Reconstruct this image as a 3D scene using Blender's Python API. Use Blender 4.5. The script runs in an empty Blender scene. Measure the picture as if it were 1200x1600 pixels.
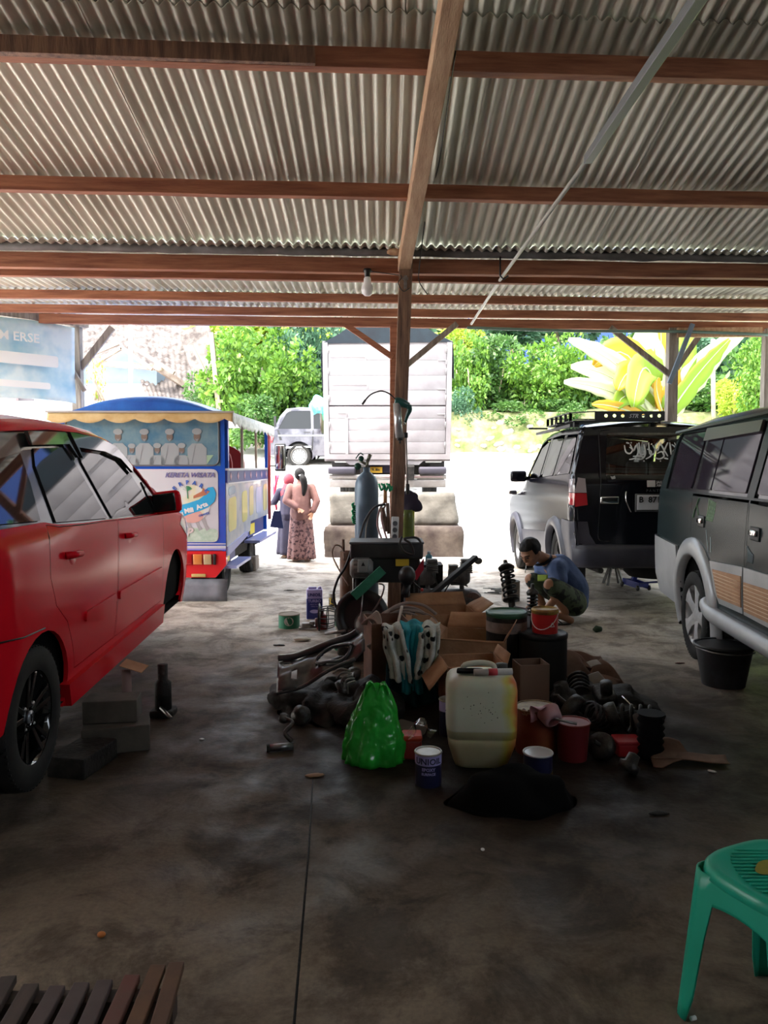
import bpy, bmesh, math, random
from mathutils import Vector, Matrix, Euler
from mathutils.geometry import tessellate_polygon
from mathutils.noise import noise as pnoise
PI = math.pi
R = math.radians
sin, cos = math.sin, math.cos
scene = bpy.context.scene
COL = scene.collection

# ---------------------------------------------------------------- camera, sky, sun, exposure
CAM_H = 1.5
PITCH = math.atan(72 / 1200)
cam_data = bpy.data.cameras.new('camera')
cam_data.sensor_fit = 'VERTICAL'
cam_data.sensor_height = 32.0
cam_data.lens = 24.0
cam_data.clip_start = 0.05
cam_data.clip_end = 300
camera = bpy.data.objects.new('camera', cam_data)
COL.objects.link(camera)
camera.location = (0, 0, CAM_H)
camera.rotation_euler = (PI / 2 - PITCH, 0, 0)
scene.camera = camera

world = bpy.data.worlds.new('world')
scene.world = world
world.use_nodes = True
wn = world.node_tree
bg = wn.nodes['Background']
sky = wn.nodes.new('ShaderNodeTexSky')
sky.sky_type = 'NISHITA'
sky.sun_disc = False
sky.sun_elevation = R(62)
sky.sun_rotation = R(230)
sky.air_density = 1.6
sky.dust_density = 4.0
hsv = wn.nodes.new('ShaderNodeHueSaturation')
hsv.inputs['Saturation'].default_value = 0.45
wn.links.new(sky.outputs[0], hsv.inputs['Color'])
wn.links.new(hsv.outputs[0], bg.inputs[0])
bg.inputs[1].default_value = 0.85

sun_data = bpy.data.lights.new('sun', 'SUN')
sun_data.energy = 3.2
sun_data.angle = R(2.0)
sun_data.color = (1.0, 0.96, 0.88)
sun = bpy.data.objects.new('sun', sun_data)
COL.objects.link(sun)
sd = Vector((0.48, 0.28, -1.0))
sun.rotation_euler = sd.to_track_quat('-Z', 'Y').to_euler()

scene.view_settings.view_transform = 'Standard'
scene.view_settings.look = 'None'
scene.view_settings.gamma = 1
scene.view_settings.exposure = 0.85
scene.view_settings.use_curve_mapping = False
try:
    scene.cycles.max_bounces = 10
    scene.cycles.diffuse_bounces = 6
    scene.cycles.transparent_max_bounces = 12
    scene.cycles.use_denoising = True
except Exception:
    pass

# ---------------------------------------------------------------- placing helpers (real-world metres)
CP, SP = cos(PITCH), sin(PITCH)
def ray(px, py):
    u = (px - 600) / 1200; v = (800 - py) / 1200
    return Vector((u, CP + v * SP, -SP + v * CP))
def P(px, py, Y):
    r = ray(px, py); t = Y / r.y
    return Vector((r.x * t, Y, CAM_H + r.z * t))
def G(px, py, z=0.0):
    r = ray(px, py); t = (z - CAM_H) / r.z
    return Vector((r.x * t, r.y * t, z))

# ---------------------------------------------------------------- materials
MATS = {}
def mat(name, col, rough=0.6, metal=0.0, col2=None, scale=5.0, bump=0.0, bscale=None, spec=0.5, coat=0.0,
        detail=4.0, lo=0.35, hi=0.65, trans=0.0, emit=0.0, stretch=None, alpha=1.0, rough2=None, sub=0.0):
    if name in MATS: return MATS[name]
    m = bpy.data.materials.new(name); MATS[name] = m
    m.use_nodes = True
    nt = m.node_tree; b = nt.nodes['Principled BSDF']
    b.inputs['Base Color'].default_value = (*col, 1)
    b.inputs['Roughness'].default_value = rough
    b.inputs['Metallic'].default_value = metal
    b.inputs['Specular IOR Level'].default_value = spec
    b.inputs['Coat Weight'].default_value = coat
    b.inputs['Coat Roughness'].default_value = 0.04
    b.inputs['Transmission Weight'].default_value = trans
    b.inputs['Alpha'].default_value = alpha
    tc = nt.nodes.new('ShaderNodeTexCoord')
    mp = nt.nodes.new('ShaderNodeMapping')
    nt.links.new(tc.outputs['Object'], mp.inputs[0])
    if stretch: mp.inputs['Scale'].default_value = stretch
    if col2 is not None:
        n = nt.nodes.new('ShaderNodeTexNoise'); n.inputs['Scale'].default_value = scale; n.inputs['Detail'].default_value = detail
        n.inputs['Roughness'].default_value = 0.6
        nt.links.new(mp.outputs[0], n.inputs['Vector'])
        cr = nt.nodes.new('ShaderNodeValToRGB')
        cr.color_ramp.elements[0].position = lo; cr.color_ramp.elements[0].color = (*col, 1)
        cr.color_ramp.elements[1].position = hi; cr.color_ramp.elements[1].color = (*col2, 1)
        nt.links.new(n.outputs['Fac'], cr.inputs[0])
        nt.links.new(cr.outputs[0], b.inputs['Base Color'])
        if rough2 is not None:
            mr = nt.nodes.new('ShaderNodeMapRange'); mr.inputs['To Min'].default_value = rough; mr.inputs['To Max'].default_value = rough2
            nt.links.new(n.outputs['Fac'], mr.inputs['Value']); nt.links.new(mr.outputs[0], b.inputs['Roughness'])
    if bump:
        n2 = nt.nodes.new('ShaderNodeTexNoise'); n2.inputs['Scale'].default_value = bscale or scale * 4; n2.inputs['Detail'].default_value = 5
        nt.links.new(mp.outputs[0], n2.inputs['Vector'])
        bp = nt.nodes.new('ShaderNodeBump'); bp.inputs['Strength'].default_value = bump; bp.inputs['Distance'].default_value = 0.02
        nt.links.new(n2.outputs['Fac'], bp.inputs['Height']); nt.links.new(bp.outputs[0], b.inputs['Normal'])
    if emit:
        b.inputs['Emission Color'].default_value = (*col, 1); b.inputs['Emission Strength'].default_value = emit
    return m

def glassmat(name, tint=(0.3, 0.35, 0.35), op=0.5, rough=0.02):
    """thin pane: tinted see-through plus a mirror-like sheen"""
    if name in MATS: return MATS[name]
    m = bpy.data.materials.new(name); MATS[name] = m
    m.use_nodes = True; nt = m.node_tree
    for n in list(nt.nodes): nt.nodes.remove(n)
    out = nt.nodes.new('ShaderNodeOutputMaterial')
    tr = nt.nodes.new('ShaderNodeBsdfTransparent'); tr.inputs[0].default_value = (*tint, 1)
    gl = nt.nodes.new('ShaderNodeBsdfGlossy'); gl.inputs['Roughness'].default_value = rough
    fr = nt.nodes.new('ShaderNodeFresnel'); fr.inputs[0].default_value = 1.6
    ad = nt.nodes.new('ShaderNodeMath'); ad.operation = 'ADD'; ad.inputs[1].default_value = op * 0.2
    nt.links.new(fr.outputs[0], ad.inputs[0])
    mx = nt.nodes.new('ShaderNodeMixShader')
    nt.links.new(ad.outputs[0], mx.inputs[0]); nt.links.new(tr.outputs[0], mx.inputs[1]); nt.links.new(gl.outputs[0], mx.inputs[2])
    nt.links.new(mx.outputs[0], out.inputs[0])
    return m

def leafmat(name, col, col2, tr=0.45):
    if name in MATS: return MATS[name]
    m = bpy.data.materials.new(name); MATS[name] = m
    m.use_nodes = True; nt = m.node_tree; b = nt.nodes['Principled BSDF']; out = nt.nodes['Material Output']
    g = nt.nodes.new('ShaderNodeNewGeometry')
    cr = nt.nodes.new('ShaderNodeValToRGB')
    cr.color_ramp.elements[0].color = (*col, 1); cr.color_ramp.elements[1].color = (*col2, 1)
    nt.links.new(g.outputs['Random Per Island'], cr.inputs[0])
    nt.links.new(cr.outputs[0], b.inputs['Base Color']); b.inputs['Roughness'].default_value = 0.5
    tl = nt.nodes.new('ShaderNodeBsdfTranslucent'); nt.links.new(cr.outputs[0], tl.inputs[0])
    mx = nt.nodes.new('ShaderNodeMixShader'); mx.inputs[0].default_value = tr
    nt.links.new(b.outputs[0], mx.inputs[1]); nt.links.new(tl.outputs[0], mx.inputs[2]); nt.links.new(mx.outputs[0], out.inputs[0])
    return m

# ---------------------------------------------------------------- tagging
def tag(o, label=None, cat=None, group=None, kind=None):
    if label: o['label'] = label
    if cat: o['category'] = cat
    if group: o['group'] = group
    if kind: o['kind'] = kind
    return o
def thing(name, label, cat, loc=(0, 0, 0), rz=0.0, group=None, rot=None, kind=None):
    o = bpy.data.objects.new(name, None); COL.objects.link(o)
    o.empty_display_size = 0.1
    o.location = loc; o.rotation_euler = rot if rot is not None else (0, 0, rz)
    return tag(o, label, cat, group, kind)
def copy_tree(o, parent=None):
    c = o.copy(); COL.objects.link(c); c.parent = parent
    for ch in list(o.children): copy_tree(ch, c)
    return c

# ---------------------------------------------------------------- mesh builder
def frame(d):
    d = Vector(d).normalized()
    a = Vector((0, 0, 1)) if abs(d.z) < 0.9 else Vector((1, 0, 0))
    u = a.cross(d).normalized(); v = d.cross(u).normalized()
    return u, v
class MB:
    def __init__(s, T=None):
        s.v = []; s.f = []; s.sm = []; s.mi = []; s.T = T; s.m = 0
    def av(s, p):
        p = Vector(p)
        if s.T is not None: p = s.T @ p
        s.v.append(p); return len(s.v) - 1
    def af(s, idx, smooth=False):
        s.f.append(tuple(idx)); s.sm.append(smooth); s.mi.append(s.m)
    def box(s, c, size, rot=None, taper=1.0):
        c = Vector(c); h = Vector(size) / 2
        M = (rot if isinstance(rot, Matrix) else Euler(rot).to_matrix()) if rot is not None else None
        b = len(s.v)
        for dz in (-1, 1):
            for dy in (-1, 1):
                for dx in (-1, 1):
                    t = taper if dz > 0 else 1
                    p = Vector((dx * h.x * t, dy * h.y * t, dz * h.z))
                    if M: p = M @ p
                    s.av(c + p)
        for q in ((0, 2, 3, 1), (4, 5, 7, 6), (0, 1, 5, 4), (2, 6, 7, 3), (0, 4, 6, 2), (1, 3, 7, 5)):
            s.af([b + i for i in q])
        return s
    def rbox(s, c, size, r=0.01, rot=None, seg=3):
        """box with rounded vertical edges and chamfered top and bottom"""
        hx, hy, hz = size[0] / 2, size[1] / 2, size[2] / 2
        r = min(r, hx * .99, hy * .99, hz * .99)
        def ring(ins):
            o = []
            rr = max(r - ins, r * 0.25)
            for cx, cy, a0 in ((hx - r, hy - r, 0), (-hx + r, hy - r, 90), (-hx + r, -hy + r, 180), (hx - r, -hy + r, 270)):
                for k in range(seg + 1):
                    a = R(a0 + 90 * k / seg); o.append((cx + rr * cos(a), cy + rr * sin(a)))
            return o
        M = (rot if isinstance(rot, Matrix) else Euler(rot).to_matrix()) if rot is not None else Matrix.Identity(3)
        c = Vector(c)
        rings = []
        for z, ins in ((-hz, r * .6), (-hz + r * .35, r * .15), (-hz + r, 0), (hz - r, 0), (hz - r * .35, r * .15), (hz, r * .6)):
            rings.append([s.av(c + M @ Vector((x, y, z))) for x, y in ring(ins)])
        s.skin(rings, True, True, True)
        return s
    def skin(s, rings, smooth=True, cap0=False, cap1=False, closed=True):
        n = len(rings[0])
        for a, b in zip(rings[:-1], rings[1:]):
            for i in range(n if closed else n - 1):
                j = (i + 1) % n
                s.af((a[i], a[j], b[j], b[i]), smooth)
        if cap0: s.af(list(reversed(rings[0])))
        if cap1: s.af(rings[-1])
    def tube(s, pts, r, n=8, smooth=True, caps=True, flat=1.0):
        pts = [Vector(p) for p in pts]
        rs = r if isinstance(r, (list, tuple)) else [r] * len(pts)
        rings = []; u = None
        for i, p in enumerate(pts):
            d = (pts[min(i + 1, len(pts) - 1)] - pts[max(i - 1, 0)])
            if d.length < 1e-9: d = Vector((0, 0, 1))
            d.normalize()
            if u is None: u, v = frame(d)
            else:
                u = (u - d * u.dot(d)); u = u.normalized() if u.length > 1e-6 else frame(d)[0]
                v = d.cross(u)
            rings.append([s.av(p + u * (rs[i] * cos(2 * PI * k / n)) + v * (rs[i] * flat * sin(2 * PI * k / n))) for k in range(n)])
        s.skin(rings, smooth, caps, caps)
        return s
    def bar(s, a, b, w, h=None, up=(0, 0, 1)):
        """rectangular bar from a to b"""
        a, b = Vector(a), Vector(b); h = h or w
        d = (b - a).normalized(); up = Vector(up)
        x = d.cross(up)
        if x.length < 1e-4: x = d.cross(Vector((0, 1, 0)))
        x.normalize(); z = x.cross(d).normalized()
        q = []
        for p in (a, b):
            q.append([s.av(p + x * sx * w / 2 + z * sz * h / 2) for sx, sz in ((-1, -1), (1, -1), (1, 1), (-1, 1))])
        s.skin(q, False, True, True)
        return s
    def lathe(s, prof, c=(0, 0, 0), n=24, M=None, smooth=True, sx=1, sy=1, caps=True):
        c = Vector(c); rings = []
        for r, z in prof:
            ring = []
            for k in range(n):
                p = Vector((r * sx * cos(2 * PI * k / n), r * sy * sin(2 * PI * k / n), z))
                if M: p = M @ p
                ring.append(s.av(c + p))
            rings.append(ring)
        s.skin(rings, smooth, caps and prof[0][0] > 1e-5, caps and prof[-1][0] > 1e-5)
        return s
    def ell(s, c, r, n=16, m=10, M=None, fn=None):
        c = Vector(c); rr = (r, r, r) if isinstance(r, (int, float)) else r
        rings = []
        for i in range(m + 1):
            t = -PI / 2 + PI * i / m; ring = []
            ct = max(cos(t), 0.001)
            for k in range(n):
                a = 2 * PI * k / n
                p = Vector((rr[0] * ct * cos(a), rr[1] * ct * sin(a), rr[2] * sin(t)))
                if fn: p = fn(p)
                if M: p = M @ p
                ring.append(s.av(c + p))
            rings.append(ring)
        s.skin(rings, True, True, True)
        return s
    def loft(s, secs, n=20, smooth=True, caps=True, pw=1.0):
        """secs: (centre, rx, ry, optional 3x3) ellipses"""
        rings = []
        for q in secs:
            c = Vector(q[0]); M = q[3] if len(q) > 3 else None; ring = []
            for k in range(n):
                a = 2 * PI * k / n
                ca, sa = cos(a), sin(a)
                p = Vector((q[1] * math.copysign(abs(ca) ** pw, ca), q[2] * math.copysign(abs(sa) ** pw, sa), 0))
                if M: p = M @ p
                ring.append(s.av(c + p))
            rings.append(ring)
        s.skin(rings, smooth, caps, caps)
        return s
    def prism(s, poly, t, M=None, smooth=False):
        """poly in XY, extruded by t along Z, centred on z=0; concave allowed"""
        n = len(poly); b = len(s.v)
        for z in (-t / 2, t / 2):
            for x, y in poly:
                p = Vector((x, y, z))
                s.av(M @ p if M else p)
        tri = tessellate_polygon([[Vector((x, y, 0)) for x, y in poly]])
        for a, c, d in tri:
            s.af((b + a + n, b + c + n, b + d + n)); s.af((b + d, b + c, b + a))
        for i in range(n):
            j = (i + 1) % n
            s.af((b + i, b + j, b + j + n, b + i + n), smooth)
        return s
    def grid(s, fn, nu, nv, smooth=True, thick=0.0):
        idx = [[s.av(fn(i / nu, j / nv)) for j in range(nv + 1)] for i in range(nu + 1)]
        for i in range(nu):
            for j in range(nv):
                s.af((idx[i][j], idx[i + 1][j], idx[i + 1][j + 1], idx[i][j + 1]), smooth)
        return s
    def text(s, txt, size, M, ext=0.002, off=0.0, align='CENTER', shear=0.0, spacing=1.0):
        cu = bpy.data.curves.new('t', 'FONT'); cu.body = txt; cu.size = size; cu.extrude = ext; cu.offset = off
        cu.align_x = align; cu.shear = shear; cu.resolution_u = 2; cu.space_character = spacing
        ob = bpy.data.objects.new('t', cu); me = bpy.data.meshes.new_from_object(ob)
        b = len(s.v)
        for v in me.vertices: s.av(M @ v.co)
        for p in me.polygons: s.af([b + i for i in p.vertices])
        bpy.data.meshes.remove(me); bpy.data.objects.remove(ob); bpy.data.curves.remove(cu)
        return s
    def build(s, name, mats, parent=None, bevel=0.0, solid=0.0, subd=0, loc=None, soff=-1.0):
        me = bpy.data.meshes.new(name)
        me.from_pydata([tuple(p) for p in s.v], [], s.f)
        if not isinstance(mats, (list, tuple)): mats = [mats]
        for m in mats: me.materials.append(m)
        me.polygons.foreach_set('use_smooth', s.sm)
        me.polygons.foreach_set('material_index', s.mi)
        me.update()
        o = bpy.data.objects.new(name, me); COL.objects.link(o)
        if parent: o.parent = parent
        if loc is not None: o.location = loc
        if solid:
            d = o.modifiers.new('s', 'SOLIDIFY'); d.thickness = solid; d.offset = soff
        if bevel:
            d = o.modifiers.new('b', 'BEVEL'); d.width = bevel; d.segments = 2; d.limit_method = 'ANGLE'
        if subd:
            d = o.modifiers.new('u', 'SUBSURF'); d.levels = subd; d.render_levels = subd
        return o
def axisM(d, roll=0.0):
    """3x3 whose Z column is d"""
    d = Vector(d).normalized(); u, v = frame(d)
    M = Matrix((u, v, d)).transposed()
    return M @ Matrix.Rotation(roll, 3, 'Z')
RX = Matrix.Rotation(PI / 2, 3, 'Y')      # lathe axis along X

def arc(cx, cy, r, a0, a1, n=12, rx=None):
    return [(cx + (rx or r) * cos(R(a0 + (a1 - a0) * k / n)), cy + r * sin(R(a0 + (a1 - a0) * k / n))) for k in range(n + 1)]
def smoothpts(pts, n=4):
    """Catmull-Rom through pts"""
    pts = [Vector(p) for p in pts]; out = []
    for i in range(len(pts) - 1):
        p0 = pts[max(i - 1, 0)]; p1 = pts[i]; p2 = pts[i + 1]; p3 = pts[min(i + 2, len(pts) - 1)]
        for k in range(n):
            t = k / n
            out.append(0.5 * ((2 * p1) + (p2 - p0) * t + (2 * p0 - 5 * p1 + 4 * p2 - p3) * t * t + (3 * p1 - p0 - 3 * p2 + p3) * t ** 3))
    out.append(pts[-1])
    return out

# common materials
m_black = mat('black plastic', (0.012, 0.012, 0.013), 0.45)
m_rubber = mat('rubber', (0.008, 0.008, 0.008), 0.8, col2=(0.018, 0.017, 0.016), scale=8, spec=.3)
m_dark = mat('grime with shade', (0.005, 0.0045, 0.004), 0.7, col2=(0.022, 0.019, 0.017), scale=12, bump=0.3, spec=.3)  # real grime, taken darker to carry the shade deep in the heaps
m_steel = mat('bare steel', (0.42, 0.42, 0.43), 0.35, 0.9, col2=(0.25, 0.23, 0.21), scale=14)
m_greasy = mat('greasy metal', (0.014, 0.014, 0.014), 0.4, 0.3, col2=(0.06, 0.055, 0.05), scale=16, bump=0.25)
m_chrome = mat('chrome', (0.8, 0.8, 0.8), 0.12, 1.0)
m_white = mat('white paint', (0.8, 0.8, 0.8), 0.5)
# ================================================================ SETTING
SK = 0.061       # the purlins run slightly askew to the sheets
def floor_mat():
    m = bpy.data.materials.new('oil stained concrete'); m.use_nodes = True; nt = m.node_tree; b = nt.nodes['Principled BSDF']
    tc = nt.nodes.new('ShaderNodeTexCoord'); L = nt.links.new
    def noise(sc, det=6, dist=0.0, ro=0.6):
        n = nt.nodes.new('ShaderNodeTexNoise'); n.inputs['Scale'].default_value = sc; n.inputs['Detail'].default_value = det
        n.inputs['Roughness'].default_value = ro; n.inputs['Distortion'].default_value = dist
        L(tc.outputs['Object'], n.inputs['Vector']); return n
    def ramp(n, p0, c0, p1, c1):
        r = nt.nodes.new('ShaderNodeValToRGB'); e = r.color_ramp.elements
        e[0].position = p0; e[0].color = (*c0, 1); e[1].position = p1; e[1].color = (*c1, 1)
        L(n, r.inputs[0]); return r
    def mul(a, c, f=1.0):
        x = nt.nodes.new('ShaderNodeMix'); x.data_type = 'RGBA'; x.blend_type = 'MULTIPLY'; x.inputs[0].default_value = f
        L(a, x.inputs[6]); L(c, x.inputs[7]); return x.outputs[2]
    base = ramp(noise(1.1).outputs[0], 0.3, (0.36, 0.305, 0.25), 0.7, (0.58, 0.52, 0.44))
    st = ramp(noise(2.4, 8, 0.6, 0.7).outputs[0], 0.42, (0.30, 0.27, 0.25), 0.54, (1, 1, 1))
    st2 = ramp(noise(9, 6, 0.3).outputs[0], 0.33, (0.45, 0.42, 0.4), 0.5, (1, 1, 1))
    fine = ramp(noise(60, 4).outputs[0], 0.3, (0.8, 0.8, 0.8), 0.7, (1.1, 1.1, 1.1))
    # old engine oil around the work pile; dimming towards the back painted in as well
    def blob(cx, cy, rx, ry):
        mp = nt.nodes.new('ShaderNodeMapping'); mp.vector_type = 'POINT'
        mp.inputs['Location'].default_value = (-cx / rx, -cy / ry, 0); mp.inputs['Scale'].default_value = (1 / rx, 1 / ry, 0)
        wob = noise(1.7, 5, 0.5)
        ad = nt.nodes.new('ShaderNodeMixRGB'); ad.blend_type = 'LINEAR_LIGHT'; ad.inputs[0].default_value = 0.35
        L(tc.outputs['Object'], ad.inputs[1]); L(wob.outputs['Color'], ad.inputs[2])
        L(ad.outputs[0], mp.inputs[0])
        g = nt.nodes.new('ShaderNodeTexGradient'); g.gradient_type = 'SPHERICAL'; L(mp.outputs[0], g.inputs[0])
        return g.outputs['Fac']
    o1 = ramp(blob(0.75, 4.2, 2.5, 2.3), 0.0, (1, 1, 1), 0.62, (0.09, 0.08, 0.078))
    o2 = ramp(blob(-0.3, 1.0, 6.5, 5.4), 0.02, (1, 1, 1), 0.3, (0.42, 0.365, 0.31))  # oil-dark foreground, with the fading daylight painted in too
    o3 = ramp(blob(-2.3, 4.4, 1.7, 3.0), 0.0, (1, 1, 1), 0.55, (0.25, 0.23, 0.22))  # darker patch under the red car
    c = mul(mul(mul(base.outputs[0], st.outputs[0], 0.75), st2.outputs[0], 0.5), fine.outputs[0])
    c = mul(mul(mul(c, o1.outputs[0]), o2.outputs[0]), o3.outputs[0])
    L(c, b.inputs['Base Color'])
    rr = ramp(noise(3, 6).outputs[0], 0.35, (0.45,) * 3, 0.65, (0.85,) * 3); L(rr.outputs[0], b.inputs['Roughness'])
    b.inputs['Specular IOR Level'].default_value = 0.25
    bp = nt.nodes.new('ShaderNodeBump'); bp.inputs['Strength'].default_value = 0.25; bp.inputs['Distance'].default_value = 0.01
    L(noise(35, 6).outputs[0], bp.inputs['Height']); L(bp.outputs[0], b.inputs['Normal'])
    return m
fm = floor_mat()
f = MB()
GX = G(480, 1230).x
f.grid(lambda u, v: (-7.5 + (GX + 7.5) * u, -5 + 17.35 * v, 0), 1, 1)
f.grid(lambda u, v: (GX + (7.5 - GX) * u, -5 + 17.35 * v, 0), 1, 1)
f.box((0, 12.3, -0.15), (15, 0.1, 0.29))
f.m = 1
f.box((0, 3.7, -0.03), (15, 17.3, 0.02))
a_, b_ = G(489, 1212), G(456, 1640)
f.tube([a_, a_.lerp(b_, .4) + Vector((.006, 0, 0)), b_], 0.004, 4, flat=0.3)
tag(f.build('floor', [fm, m_dark]), kind='structure')

# yard: rises away from the shed
def yard_z(x, y):
    if y < 12.6: z = -0.03
    elif y < 18.6: z = -0.03 + 0.255 * (y - 12.6)
    else: z = 1.5 + 0.13 * (y - 18.6)
    z = min(z, 2.15)
    return z
m_gravel = mat('pale gravel', (0.22, 0.205, 0.185), 0.9, col2=(0.70, 0.67, 0.62), scale=3.5, bump=0.6, bscale=14, lo=0.32, hi=0.5, detail=9)
g = MB()
g.grid(lambda u, v: (lambda x, y: (x, y, yard_z(x, y) + 0.05 * pnoise(Vector((x * 1.3, y * 1.3, 0))) * min(1, max(0, y - 12.4))))(-26 + 52 * u, 12.36 + 40 * v), 100, 90)
g.grid(lambda u, v: (-26 + 18.5 * u, -10 + 22.4 * v, -0.04), 4, 4)
g.grid(lambda u, v: (7.5 + 18.5 * u, -10 + 22.4 * v, -0.04), 4, 4)
tag(g.build('ground', m_gravel), kind='structure')

# ---- corrugated roof
m_sheet = mat('fibre cement sheet', (0.52, 0.52, 0.44), 0.85, col2=(0.82, 0.83, 0.74), scale=2.2, stretch=(2.5, .25, 1), bump=0.1, bscale=60, lo=0.3, hi=0.62, detail=5)
PW, AMP = 0.079, 0.0155
def sheets(mb, x0, x1, y0, y1, zf, seed, lift=0.0):
    rnd = random.Random(seed); w = PW * 10.5; x = x0
    while x < x1:
        n = 84; dz = rnd.uniform(-.004, .004); xe = x + w + PW * 0.9
        ny = 6
        def fn(u, v):
            X = x + (xe - x) * u; Y = y0 + (y1 - y0) * v + SK * X
            k = 0.006 * (1 - u)
            return (X, Y, zf(X, Y) + AMP * cos(2 * PI * X / PW) + dz + k + lift)
        mb.grid(fn, n, ny)
        x += w
def zu(X, Y): return 4.69 - 0.205 * (Y - SK * X)
def zl(X, Y):
    q = Y - SK * X
    return 3.31 + max(0, q - 8.2) * 0.05
u_ = MB()
sheets(u_, -6.6, 6.6, 4.12, 6.56, zu, 1)
sheets(u_, -6.6, 6.6, 1.6, 4.3, zu, 2, 0.016)
sheets(u_, -6.6, 6.6, -0.9, 1.8, zu, 3, 0.032)
sheets(u_, -6.6, 6.6, -5.0, -0.7, zu, 4, 0.048)
tag(u_.build('ceiling', m_sheet, solid=0.006, soff=1), kind='structure')
l_ = MB()
sheets(l_, -4.85, 5.2, 6.5, 8.4, zl, 5, 0.014)
sheets(l_, -4.85, 5.2, 8.3, 10.1, zl, 6)
tag(l_.build('ceiling', m_sheet, solid=0.006, soff=1), kind='structure')

m_wood = mat('warm roof timber', (0.19, 0.060, 0.032), 0.7, col2=(0.46, 0.19, 0.10), scale=3, stretch=(0.6, 6, 9), bump=0.3, bscale=20, detail=8, lo=0.3, hi=0.7)
m_wood_l = mat('pale roof timber', (0.36, 0.20, 0.11), 0.7, col2=(0.60, 0.40, 0.25), scale=3, stretch=(9, .7, 6), bump=0.3, bscale=20, detail=8, lo=0.3, hi=0.7)
m_wood_g = mat('weathered grey timber', (0.16, 0.13, 0.11), 0.85, col2=(0.33, 0.29, 0.25), scale=4, stretch=(6, 6, .6), bump=0.4, bscale=24, detail=8)
m_post = mat('greasy brown post timber', (0.10, 0.05, 0.035), 0.65, col2=(0.30, 0.165, 0.10), scale=4, stretch=(7, 7, .7), bump=0.4, bscale=20, detail=8)
def purlin(name, label, Y0, ztop, w, h, x0, x1, m=m_wood, zslope=True, parent=None, group='beams under the shed roof'):
    b = MB()
    n = 24
    rings = []
    rnd = random.Random(int(Y0 * 100))
    for i in range(n + 1):
        x = x0 + (x1 - x0) * i / n
        jz = rnd.uniform(-.003, .003); y = Y0 + SK * x
        rings.append([b.av((x, y + a, ztop + c + jz)) for a, c in ((-w / 2, -h), (w / 2, -h), (w / 2, 0), (-w / 2, 0))])
    b.skin(rings, False, True, True)
    o = b.build(name, m, bevel=0.004)
    tag(o, label, 'beam')
    return o
purlin('roof_beam', 'reddish timber purlin nearest the camera crossing the top of the photo', 4.34, 3.765, 0.07, 0.11, -6.5, 6.5)
b = MB(); b.bar((-2.3, 4.28 + SK * -2.3, 3.70), (-0.37, 4.28, 3.70), 0.05, 0.09)
tag(b.build('splice_board', m_post, bevel=0.004), 'short splice board fixed on the nearest purlin, ending in the middle', 'board')
purlin('roof_beam', 'reddish timber purlin in the middle of the main roof', 5.62, 3.505, 0.07, 0.10, -6.5, 6.5)
purlin('roof_beam', 'thick main timber beam just below the crumpled grey flashing', 6.68, 3.265, 0.08, 0.125, -6.5, 6.5)
purlin('roof_beam', 'lower dark beam hugging the back of the thick main beam', 6.84, 3.20, 0.06, 0.09, -6.5, 6.5)
purlin('roof_beam', 'first slim beam under the low front roof, behind the light bulb', 8.2, 3.296, 0.06, 0.085, -5.1, 5.5)
purlin('roof_beam', 'second slim beam under the low front roof, nearest the eave board', 9.1, 3.332, 0.06, 0.09, -4.8, 5.4)
purlin('eave_board', 'lowest timber board at the open front edge, carried by the outer posts', 9.8, 3.358, 0.07, 0.115, -4.45, 5.3)
# unseen purlins over and behind the camera keep the rhythm
purlin('roof_beam', 'timber purlin over the camera', 3.0, 4.03, 0.07, 0.10, -6.5, 6.5)
purlin('roof_beam', 'timber purlin behind the camera', 1.6, 4.32, 0.07, 0.10, -6.5, 6.5)

# crumpled flashing
m_flash = mat('grey crumpled flashing', (0.12, 0.12, 0.12), 0.6, 0.0, col2=(0.25, 0.25, 0.26), scale=3, bump=0.5, bscale=8)
b = MB()
def fl(u, v):
    x = -6.5 + 13 * u
    w = 0.018 * pnoise(Vector((x * 2.1, v * 2, 3))) + 0.012 * pnoise(Vector((x * 6, v * 3, 8)))
    return (x, 6.60 + SK * x - 0.03 * sin(PI * v) + w, 3.265 + 0.075 * v + w * 0.9)
b.grid(fl, 240, 5)
tag(b.build('flashing', m_flash, solid=0.004), 'crumpled grey flashing strip along the lower end of the main roof', 'flashing')

b = MB()  # dark strip added to stop light leaking between the two roofs
b.grid(lambda u, v: (-6.5 + 13 * u, 6.64 + 0.3 * v + SK * (-6.5 + 13 * u), 3.335 + 0.08 * sin(PI * v) + 0.02), 2, 3)
tag(b.build('light_block_strip', m_black, solid=0.01), 'added dark strip blocking light through the joint above the crumpled flashing', 'strip')
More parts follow.
